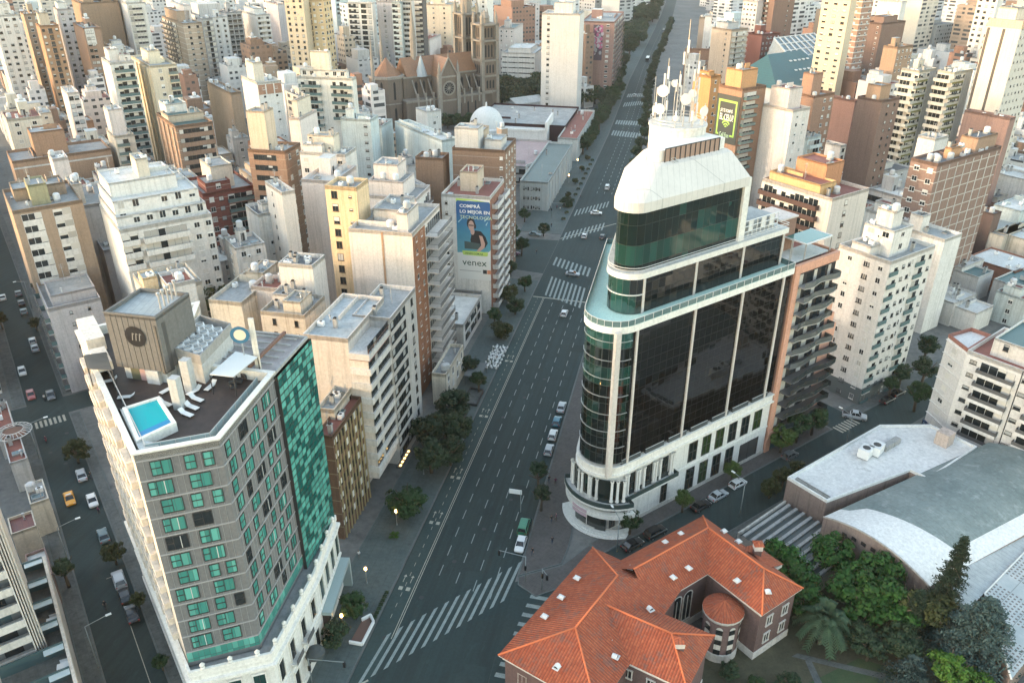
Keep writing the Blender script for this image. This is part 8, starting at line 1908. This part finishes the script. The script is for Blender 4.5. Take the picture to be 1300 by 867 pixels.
# ---- people
def person_mesh(walk,shirt,trouser,hair):
 hp_,sh = .92,1.42; f_ = .22 if walk else .05
 V = [(0,0,hp_),(0,0,1.15),(0,0,1.36),(0,0,1.50),(0,.01,1.60),(0,.02,1.72),(.10,0,.88),(.11,f_ * .6,.48),(.11,f_,.08),(.11,f_ + .14,.03),(-.10,0,.88),(-.11,-f_ * .4 + .04,.48),(-.11,-f_,.08),(-.11,-f_ + .14,.03),(.20,0,sh),(.25,-f_ * .5,1.14),(.24,-f_ * .5 + .14,.90),(.24,-f_ * .5 + .2,.80),(-.20,0,sh),(-.25,f_ * .5,1.14),(-.24,f_ * .5 + .14,.90),(-.24,f_ * .5 + .2,.80)]
 Ed = [(0,1),(1,2),(2,3),(3,4),(4,5),(0,6),(6,7),(7,8),(8,9),(0,10),(10,11),(11,12),(12,13),(2,14),(14,15),(15,16),(16,17),(2,18),(18,19),(19,20),(20,21)]
 Rr = [.15,.14,.16,.06,.10,.085,.095,.065,.045,.04,.095,.065,.045,.04,.065,.05,.038,.035,.065,.05,.038,.035]
 me = bpy.data.meshes.new('body'); me.from_pydata(V,Ed,[]); o = bpy.data.objects.new('body',me); C.objects.link(o); mo = o.modifiers.new('s','SKIN'); sv = me.skin_vertices[0].data
 for k,q in enumerate(Rr): sv[k].radius = (q,q * (.75 if k in (0,1,2) else 1)); sv[k].use_root = k == 0
 o.modifiers.new('d','SUBSURF').levels = 1; bpy.context.view_layer.update(); m2 = bpy.data.meshes.new_from_object(o.evaluated_get(bpy.context.evaluated_depsgraph_get())); bpy.data.objects.remove(o); m2.materials.clear()
 for mm in (plain('cloth_%s' % shirt[0],shirt[1],.8),plain('cloth_%s' % trouser[0],trouser[1],.8),plain('skin_tone',(.38,.22,.16),.6),plain('hair_dark',(.02,.014,.01),.7),plain('shoe_dark',(.03,.03,.03),.7)): m2.materials.append(mm)
 for p in m2.polygons: z,x,y = p.center.z,abs(p.center.x),p.center.y; p.use_smooth = True; p.material_index = 4 if z < .09 else (2 if x > .19 and z < 1.08 else (1 if z < .95 else (0 if z < 1.47 else (3 if z > 1.69 or (y < -.02 and z > 1.56) else 2))))
 return m2
pt = [person_mesh(w_,s_,t_,0) for w_,s_,t_ in ((True,('black',(.02,.02,.024)),('denim',(.04,.06,.10))),(False,('plum',(.12,.03,.08)),('black',(.02,.02,.024))),(True,('white',(.60,.60,.58)),('grey',(.12,.12,.12))))]
for lab,x,y,k,a in (('person in dark clothes walking on the corner pavement before the entrance',701,690,0,20),('person in dark clothes standing by the curved steps',700,663,0,200),('person in a plum top beside the entrance canopy',706,660,1,90),('person walking near the corner traffic light',676,704,0,160),('person walking under the trees by the tower',697,612,0,30),('person in dark clothes between tower base and slim trees',705,615,1,10),('person in white walking before the brown office block',456,708,2,20),('person crossing the plaza by the museum',737,253,0,60),('person waiting by the museum corner',707,266,1,10),('person beside the bins on the museum corner',711,268,2,10),('person at the traffic island of the plaza',700,289,0,40),('person on the pavement beside the hotel and the parked car',126,652,1,0),('person by the wall of the round olive tree',116,607,0,100),('person at the plaza kerb near the brown tower',681,323,0,60)):
 p = P(x,y,.14); tag(lay('person',pt[k],None,p,rad(a)),lab,'person')
def moto(label,x,y,az_,col_):
 p = P(x,y,.02); t = thing('motorcycle',label,'motorcycle',tuple(p),rz_of(az_)); b = MB(); b.tube((-.6,0,.55),(.5,0,.7),.13,6); b.box(-.5,.15,-.14,.14,.7,.85,1); b.tube((.55,0,.35),(.42,0,1.0),.05,5); b.tube((.42,-.35,1.0),(.42,.35,1.0),.03,4,1); b.build('frame',[plain('moto_%s' % col_[0],col_[1],.4),m_trimk],t)
 for xx in (-.62,.6): b = MB(); b.tube((xx,-.06,.3),(xx,.06,.3),.3,12); b.build('wheel',[m_tyre],t)
 return p
for lab,pl_,x,y,col_,k in (('motorcycle ridden up the left street near the patios','rider in dark clothes on the motorcycle near the patios',134,771,('black',BK),0),('red motorcycle in the middle of the left street','rider in a plum top on the red motorcycle',59,561,('red',RD),1),('motorcycle at the left street crossing beside the dark car','rider in white on the motorcycle at the crossing',57,508,('black',BK),2)):
 p = moto(lab,x,y,-34 + 180,col_)
 o = tag(lay('person',pt[k],None,(p.x,p.y,.02),rz_of(-34 + 180) - 1.57,(.9,.9,.92)),pl_,'person')
# ---- lamps, signals, street furniture
m_lit = plain('lamp_lit',(.9,.6,.3),.5,0,(1.0,.55,.18),4); m_pole = plain('pole_grey',(.22,.25,.25),.5)
for lab,x,y in (('lit lantern lamp post before the brown office block',466,740),('lit lantern lamp post under the street tree by the striped block',504,666),('lit lantern lamp post in the dark tree clump',538,602),('lit lantern lamp post between the two round hotel trees',436,800),('lit lantern lamp post by the cafe terrace',645,385),('lit lantern lamp post on the museum pavement, nearest the crossing',722,232),('second lit lantern lamp post on the museum pavement',733,212)):
 p = P(x,y,.14); t = thing('lamp_post',lab,'lamp post',tuple(p)); b = MB(); b.tube((0,0,0),(0,0,2.9),.06,6); b.lathe([(.16,0),(.12,.3),(.06,.5)],8); b.build('post',[m_pole],t); b = MB(); b.lathe([(.10,2.9),(.24,3.1),(.20,3.45),(0,3.6)],8); b.build('lantern',[m_lit],t)
def arm_lamp(label,p,az_,H=8.0,L=2.6,name='street_lamp'):
 t = thing(name,label,'street lamp',tuple(p),rz_of(az_)); b = MB(); b.tube((0,0,0),(0,0,H),.10,6,0,.06); b.tube((0,0,H),(L,0,H + .5),.05,5); b.build('pole',[m_pole],t); b = MB(); b.box(L - .1,L + .7,-.16,.16,H + .42,H + .58,0); b.build('lamp_head',[m_white],t)
arm_lamp('street lamp leaning over the right street before the shed',P(1073,568,.1),-36); arm_lamp('street lamp on the far pavement behind the mansion',P(939,655,.1),-36); arm_lamp('street lamp before the stone base beside the small tree',P(783,700,.1),-20,7.5)
arm_lamp('street lamp reaching over the left street by the thin dark tree',LS(47,10.2),55.6,8.5,3); arm_lamp('street lamp at the lower left street below the motorcycle',LS(21,10.2),55.6,8.5,3); arm_lamp('street lamp over the left street above the taxi',LS(85,10.2),55.6,8.5,3); arm_lamp('street lamp at the upper left street beside the tan block',LS(168,1.8),235,8,2)
def signal(label,p,az_,arm=4.5,H=5.6):
 t = thing('traffic_signal',label,'traffic light',tuple(p),rz_of(az_)); b = MB(); b.tube((0,0,0),(0,0,H),.09,6); b.tube((0,0,H - .1),(arm,0,H + .4),.06,5); b.build('pole',[m_pole],t)
 for q in ((arm,H - .6),(.0,2.6)): b = MB(); b.box(q[0] - .17,q[0] + .17,-.16,.16,q[1],q[1] + 1.0,0); b.build('signal_head',[m_black],t)
signal('traffic light on the corner pavement reaching over the avenue',P(667,738,.14),-77); signal('traffic light at the rounded kerb of the corner',P(688,748,.14),160,2.0,4.6); signal('traffic light frame arching over the hotel pavement',P(396,866,.14),100,5.5,5.0); signal('traffic light at the museum corner',P(700,276,.14),110,5,5.6)
sg2 = thing('street_sign','large pale direction sign beside the slim tower trees','sign',tuple(P(661,650,.02)),rz_of(AVE)); b = MB(); b.tube((0,0,0),(0,0,5),.08,5); b.build('post',[m_pole],sg2); b = MB(); b.box(-.05,.05,-.2,2.2,4.2,5.2,0); b.build('panel',[m_white],sg2)
pk2 = thing('parklet','white boat shaped parklet with benches beside the round hotel trees','parklet',tuple(AV(84.2,-42.6)),rz_of(AVE))
b = MB(); b.prism([(-2.6,-.9),(2.0,-1.0),(3.2,0),(2.0,1.0),(-2.6,1.2)],.14,.3,1); b.build('deck',[m_white,plain('deck_red',(.16,.10,.08),.8)],pk2)
for q in (((-2.6,-.9),(2.0,-1.0)),((2.0,-1.0),(3.2,0)),((3.2,0),(2.0,1.0)),((-2.6,1.2),(-2.6,-.9))): b = MB(); b.tube((*q[0],.7),(*q[1],.7),.22,5); b.tube((*q[0],.4),(*q[1],.4),.2,5); b.build('side_panel',[m_white],pk2)
for k,(s,t_) in enumerate(((131.5,-42.6),(139.5,-42.6),(152,-42.6))):
 pl2 = thing('planter',('low dark walled planter bed, nearest the dark tree clump','low dark walled planter bed in the middle before the shops','low dark walled planter bed farthest before the cafe')[k],'planter',tuple(AV(s,t_)),rz_of(AVE)); b = MB(); b.ring([(0,-.8),(7,-.8),(7,2.8),(0,2.8)],.3,.14,.75,0); b.build('rim',[m_dframe],pl2); b = MB(); b.face([(.3,-.5,.4),(6.7,-.5,.4),(6.7,2.5,.4),(.3,2.5,.4)],0); b.build('bed',[m_paveold if k else m_soil],pl2)
rr_ = random.Random(3)
def cafe():
 b = MB(); b.lathe([(.42,.72),(.42,.76),(0,.76)],10,0); b.tube((0,0,0),(0,0,.72),.04,5)
 for k in range(4):
  a = k * 1.57 + .4; c_,s_ = math.cos(a) * .75,math.sin(a) * .75; b.box(c_ - .2,c_ + .2,s_ - .2,s_ + .2,.42,.46,0); b.box(c_ * 1.22 - .17,c_ * 1.22 + .17,s_ * 1.22 - .17,s_ * 1.22 + .17,.46,.85,0)
  for i in (-.16,.16): b.box(c_ + i - .02,c_ + i + .02,s_ - .02,s_ + .02,0,.42,0)
 return b.mesh('cafe_set',[m_white])
for k in range(18):
 p = AV(129.0 + (k % 3) * 1.9,-43.8 - (k // 3) * 1.1) if k < 6 else AV(170 + (k % 6) * 2.0,-41.9 - ((k - 6) // 6) * 1.9)
 tag(lay('cafe_set',proto('cafe',cafe),None,(p.x,p.y,.14),rr_.random() * 3),'white cafe table with chairs on the pavement before the dark tree clump' if k < 6 else 'white cafe table with chairs on the terrace below the advertisement','cafe table','cafe tables before the dark tree clump' if k < 6 else 'cafe tables on the terrace')
cp = thing('cafe_pergola','dark flat pergola roof on the pavement between planter and cafe terrace','pergola',tuple(AV(160.5,-45)),rz_of(AVE)); b = MB(); b.box(0,7,-1.8,2.2,2.7,2.82,0); b.build('roof',[plain('pergola_grey',(.11,.12,.12),.7)],cp)
for x in (.2,6.8):
 for y in (-1.6,2.0): b = MB(); b.tube((x,y,.14),(x,y,2.7),.06,5); b.build('post',[m_dframe],cp)
ls_ = thing('lit_shop_sign','yellow lit shop canopy at the foot of the grey banded office block','sign',tuple(AV(122,-50.0)),rz_of(AVE)); b = MB(); b.box(0,6,-.5,.4,3.2,3.5,0); b.build('canopy',[m_dframe],ls_)
for k in range(5): b = MB(); b.box(.3 + k * 1.2,.9 + k * 1.2,-.52,-.1,3.51,3.6,0); b.build('lamp',[plain('sign_lit',(.8,.55,.2),.5,0,(1,.6,.2),.8)],ls_)
# ---- the rest of the town: houses and blocks on the lots between
RESV = []
def reserve(c,az_,x0,x1,y0,y1): RESV.append((Vector((c[0],c[1],0)),azv(az_),x0,x1,y0,y1))
reserve(AV(0,0),AVE,-50,2500,8,57)
reserve(RS(0,0),54.2,-8,60,-90,40); reserve(RS(60,0),54.2,-2,60,-45,2)
reserve(LS(0,0),-34.4,-80,900,-2,13.5); reserve(LS(0,0),-34.4,-80,100,10,60); reserve(LS(0,0),-34.4,-10,40,-30,4)
reserve(CO,CA,-26,100,-80,24); reserve(P(628,172,4),AVE,-40,40,-40,25); reserve(P(668,232,2),AVE,-20,140,-32,30); reserve(P(660,120,0),AVE,-30,40,-30,30)
reserve(P(1015,100,20),RST,-2,50,-2,32); reserve(P(980,128,14),RST,-2,56,-5,33); reserve(P(1130,226,0),RST,-20,25,-12,12); reserve(AV(246,-60),280,0,60,-14,14)
for k in range(1,9): reserve(LS(105 + 118 * k,0),55.6,-900,900,-4.5,4.5)
reserve(LS(105,0),55.6,-300,26,-4.5,4.5)
for k in range(-6,7):
 if k: reserve(LS(0,6 + 118 * k),-34.4,60,1600,-4.5,4.5)
RESV += [(o,Vector((math.cos(rz),math.sin(rz),0)),-.3,Lx + .3,-.3,Ly + .3) for o,rz,Lx,Ly,h,root in BLOCKS]
def taken(p):
 for o,a,x0,x1,y0,y1 in RESV:
  d = p - o; x = d.x * a.x + d.y * a.y; y = -d.x * a.y + d.y * a.x
  if x0 < x < x1 and y0 < y < y1: return True
 return False
vs,fs = [],[]
for o in SOLID:
 par = o.parent; mw = Matrix.Translation(par.location) @ Matrix.Rotation(par.rotation_euler.z,4,'Z') if par else Matrix.Identity(4); base = len(vs)
 vs += [mw @ v.co for v in o.data.vertices]; fs += [tuple(base + i for i in p.vertices) for p in o.data.polygons]
tree0 = BVHTree.FromPolygons(vs,fs)
def shows(pts):
 for cp in (Vector((0,0,HC)),Vector((-12,0,HC)),Vector((12,0,HC))):
  for q in pts:
   d = q - cp; L = d.length
   if tree0.ray_cast(cp,d / L,L - .8)[0] is None: return True
 return False
fr = random.Random(77); lots = []; unseen = []
ua,va = azv(55.6),azv(-34.4)
iu = -62
for iu in range(-70,95):
 for iv in range(-22,95):
  c = LS(0,0) + ua * (iu * 13.6) + va * (iv * 17.0); dist = c.length
  if dist > 1350 or dist < 110: continue
  far = dist > 560
  if far and (iu % 2 or iv % 2): continue
  Lx,Ly = (fr.uniform(11,13.4),fr.uniform(13,16.8)) if not far else (fr.uniform(17,26),fr.uniform(18,30))
  q = fr.random()
  lft = math.degrees(math.atan2(c.x,c.y)) < 8
  if dist < 420: h = (fr.uniform(10,20) if q < .4 else fr.uniform(18,31)) if lft and dist > 190 else (fr.uniform(5,11) if q < .75 else fr.uniform(11,18))
  elif dist < 560: h = fr.uniform(8,16) if q < .45 else (fr.uniform(16,28) if q < .8 else fr.uniform(26,38))
  else: h = fr.uniform(7,14) if q < .34 else (fr.uniform(16,30) if q < .66 else fr.uniform(30,52))
  x,y,dep = proj(c + Vector((0,0,h)))
  if not (-70 < x < 1370 and -70 < y < 900) or c.y < 20:
   if c.x < -70 and c.x * .978 + c.y * .208 > -520 and abs(c.x * .208 - c.y * .978) < 420 and (dep <= 0 or x < -90) and not taken(c + ua * 5 + va * 7): unseen.append((c,13.4,16.5,14 + 16 * q))
   continue
  cs = [c + ua * (Lx * i) + va * (Ly * j) for i in (0,.5,1) for j in (0,.5,1)]
  hit = sum(taken(p) for p in cs)
  if hit and not far and not taken(c + ua * Lx * .5 + va * Ly * .5):
   Lx *= .55; Ly *= .6; cs = [c + ua * (Lx * i) + va * (Ly * j) for i in (0,.5,1) for j in (0,.5,1)]; hit = sum(taken(p) for p in cs)
  if hit: continue
  if not shows([p + Vector((0,0,z)) for p in cs[::2] for z in (h + .2,h * .6)]): continue
  lots.append((dep,c,Lx,Ly,h,fr.random()))
lots.sort(key=lambda t: t[0])
MARK = [(Vector((-65,436,0)),'the gothic church'),(Vector(P(628,172)),'the domed hall'),(BLOCKS[0][0],'the striped block')]
for o,rz,Lx,Ly,h,root in BLOCKS:
 nm = {'tall tan block': 'the tan panelled block','very tall white': 'the edge tower','tallest plain white': 'the plain white tower','yellow white tower': 'the yellow white tower','brick and concrete gridded': 'the gridded brick block','cream and green balcony tower, front': 'the twin balcony towers','tall white slab with two': 'the tall white slab','large dark brown windowless': 'the large dark brown block','tall cream block with vertical': 'the ribbed cream block','brown tower with a sloping teal': 'the teal roofed tower','dark red brick': 'the dark red block','apartment block with an orange lit': 'the orange lit block','white framed block': 'the white framed block','ochre tower': 'the ochre tower','white block with brown top': 'the brown banded white block','pinkish brown block': 'the mural block','grey brown windowless slab at': 'the grey brown slab','beige block with dark slanting': 'the slant balcony block','broad windowless brown tower': 'the broad brown tower','black block': 'the black block','white tower with slit': 'the slit windowed tower','beige tower with gridded': 'the beige gridded tower','white office block with black': 'the lined office block','broad windowless brown brick': 'the windowless brick block','brown brick block carrying': 'the green framed advert','big white block': 'the big white balcony block'}
 for k,v in nm.items():
  if root['label'].startswith(k): MARK.append((o + Vector((0,0,0)),v))
MPX = [(proj(o + Vector((0,0,20))),nm) for o,nm in MARK]
WALLS = [('white',WHITE),('cream',CREAM),('pinkish white',PINKW),('pale grey',PALE),('beige',BEIGE),('tan brick',TAN),('brown brick',BROWN),('grey',(.40,.40,.39)),('white',(.62,.605,.575)),('cream',(.58,.52,.43)),('bluish white',TEALW),('white',WHITE),('rust brown',(.30,.17,.12)),('white',(.60,.585,.56))]
ROOFS = [('grey roof',m_deckg),('white roof',m_deckw),('red tiled roof',m_terra),('silver sheet roof',m_sheet),('patched pale roof',m_alu),('dark roof',m_deckd)]
USED = {}
def lot_label(c,h,wn_,rn_,roof_gear,Lx):
 x,y,d = proj(c + Vector((0,0,h))); best = min(MPX,key=lambda m: (m[0][0] - x) ** 2 + 1.6 * (m[0][1] - y) ** 2)
 (mx,my,md),nm = best; dx,dd = x - mx,d - md
 rel = ('right of ' if dx > 0 else 'left of ') if abs(dx) > 45 else ('behind ' if dd > 0 else 'before ')
 if abs(dx) > 110: rel = 'far ' + rel
 hs_ = 'low' if h < 9 else ('small' if h < 14 else ('mid height' if h < 24 else ('tall' if h < 38 else 'very tall')))
 return f'{hs_} {wn_} {"house" if h < 14 else "block"} with {rn_} {rel}{nm}',rel + nm
far_b = None; nobj = 0; farv = {}
for i,(dep,c,Lx,Ly,h,q) in enumerate(lots):
 wi = int(q * 997) % len(WALLS); wn_,wc = WALLS[wi]; rn_,rm = ROOFS[int(q * 7919) % len(ROOFS)]
 if nobj < 270:
  nobj += 1; lb,near = lot_label(c,h,wn_,rn_,0,Lx)
  nm = 'town_house' if h < 14 else 'town_block'
  if dep < 330: root = block_at(nm,lb,'house' if h < 14 else 'apartment block',c,rz_of(55.6),Lx,Ly,h,W_(wc,.6),R=('win',1.2,1.3,3.2),L=('win',1.2,1.3,4.5) if q > .5 else None,roof=rm,par=.6,clut=4,big=h > 7,seed=i,tops=((.1,.6,.3,.9,2.8),) if q > .7 else ())
  else:
   root = thing(nm,lb,'house' if h < 14 else 'apartment block',tuple(c),rz_of(55.6)); rnd = random.Random(i); b = MB(); pl = [(0,0),(Lx,0),(Lx,Ly),(0,Ly)]; b.prism(pl,0,h,0,False,False); b.ring(pl,.25,h,h + .8,0); b.build('wall',[farwall(wc) if h > 8 else W_(wc,.6)],root)
   b = MB(); b.face([(*p,h + .02) for p in offset(pl,.2)],0); b.build('roof',[rm],root); clutter(root,.4,Lx - .4,.4,Ly - .4,h,rnd,W_(wc,.6),3 if dep < 480 else 1,True)
   if h > 16: b = MB(); b.box(Lx * .2,Lx * .75,Ly * .3,Ly * .85,h,h + rnd.uniform(2.5,6),0); b.build('penthouse',[W_(wc,.6)],root)
  USED.setdefault(lb,[]).append((root,near))
 else:
  b = farv.setdefault(wi,MB());
  pl = [tuple((c + ua * (Lx * a) + va * (Ly * e))[:2]) for a,e in ((0,0),(1,0),(1,1),(0,1))]
  b.prism(pl,0,h,0,True,False,mt=1 + int(q * 7919) % len(ROOFS))
  if q > .3: b.prism([tuple((c + ua * (Lx * a) + va * (Ly * e))[:2]) for a,e in ((.25,.3),(.7,.3),(.7,.75),(.25,.75))],h,h + 2.5 + 4 * ((q * 31) % 1),0,True,False)
for c,Lx,Ly,h in unseen: farv.setdefault(0,MB()).prism([tuple((c + ua * (Lx * a) + va * (Ly * e))[:2]) for a,e in ((0,0),(1,0),(1,1),(0,1))],0,h,0,True,False,mt=1)  # unseen nearer blocks left of the view, added to shade the streets
for wi,b in farv.items():
 o = b.build('far_and_unseen_town',[farwall(WALLS[wi][1],sp=3.4)] + [r[1] for r in ROOFS],None); o.rotation_euler = (0,0,0); o['kind'] = 'stuff'; o['label'] = 'mass of %s town blocks' % (WALLS[wi][0] if wi < 8 or wi == 12 else 'paler ' + WALLS[wi][0])
for lb,lst in USED.items():
 if len(lst) > 1:
  for k,(r_o,near) in enumerate(lst): r_o['group'] = 'houses ' + near
print('lots',len(lots),'as things',nobj,'labels',len(USED))
# ---- morning haze
hb = MB(); hb.box(-1700,1700,-300,2600,-1,118,0)
mh = bpy.data.materials.new('haze'); mh.use_nodes = True; hn = mh.node_tree; hn.nodes.clear()
pv = hn.nodes.new('ShaderNodeVolumePrincipled'); pv.inputs['Color'].default_value = (.97,.92,.86,1); pv.inputs['Density'].default_value = .00007; pv.inputs['Anisotropy'].default_value = .2
ho = hn.nodes.new('ShaderNodeOutputMaterial'); hn.links.new(pv.outputs[0],ho.inputs['Volume'])
tag(hb.build('haze',[mh]),'thin pale morning haze over the town',None,None,'stuff')
# ---- windows, balconies and wall units: kept where they can be seen
def finish_pending():
 vs,fs = [],[]
 for o in SOLID:
  par = o.parent; mw = Matrix.Identity(4)
  if par: mw = Matrix.Translation(par.location) @ Matrix.Rotation(par.rotation_euler.z,4,'Z')
  base = len(vs); me = o.data
  vs += [mw @ v.co for v in me.vertices]; fs += [tuple(base + i for i in p.vertices) for p in me.polygons]
 tree = BVHTree.FromPolygons(vs,fs)
 cams = [Vector((0,0,HC)),Vector((-14,0,HC)),Vector((14,0,HC))]
 by = {}
 for root,me,loc,rz,name in PEND:
  M_ = Matrix.Translation(root.location) @ Matrix.Rotation(root.rotation_euler.z,4,'Z')
  n = (Matrix.Rotation(root.rotation_euler.z + rz,4,'Z') @ Vector((0,-1,0)))
  c = M_ @ Vector(loc) + Vector((0,0,.8)) + n * .5
  if (cams[0] - c).dot(n) < 0: continue
  x,y,dep = proj(c)
  if not (-40 < x < 1340 and -40 < y < 910): continue
  vis = False
  for k,cp in enumerate(cams):
   d = c - cp; L = d.length; h = tree.ray_cast(cp,d / L,L - .6)
   if h[0] is None: vis = True; break
   if k == 0:
    e = Matrix.Rotation(root.rotation_euler.z + rz,4,'Z') @ Vector((1.2,0,0))
    for q in (c + e,c - e,c + Vector((0,0,1.0))):
     d = q - cp; L = d.length
     if tree.ray_cast(cp,d / L,L - .6)[0] is None: vis = True; break
    if vis: break
  if vis: by.setdefault((root.name,name),[]).append((dep,root,me,loc,rz))
 for (rn,name),lst in by.items():
  lst.sort(key=lambda t: t[0])
  for dep,root,me,loc,rz in lst[:100]: lay(name,me,root,loc,rz)
  if len(lst) > 100:
   root = lst[0][1]; parts = []
   mats = []; V,F,MI = [],[],[]
   for dep,_,me,loc,rz in lst[100:]:
    M_ = Matrix.Translation(loc) @ Matrix.Rotation(rz,4,'Z'); b0 = len(V); V += [tuple(M_ @ v.co) for v in me.vertices]
    for p in me.polygons:
     F.append(tuple(b0 + i for i in p.vertices)); mt = me.materials[p.material_index]
     if mt not in mats: mats.append(mt)
     MI.append(mats.index(mt))
   nm = bpy.data.meshes.new('small_windows'); nm.from_pydata(V,[],F)
   for mt in mats: nm.materials.append(mt)
   nm.polygons.foreach_set('material_index',MI); o = lay('small_windows',nm,root); o['kind'] = 'stuff'
 print('pending',len(PEND),'made',sum(min(100,len(v)) for v in by.values()),'groups',len(by))
finish_pending()
print('objects',len(bpy.data.objects))
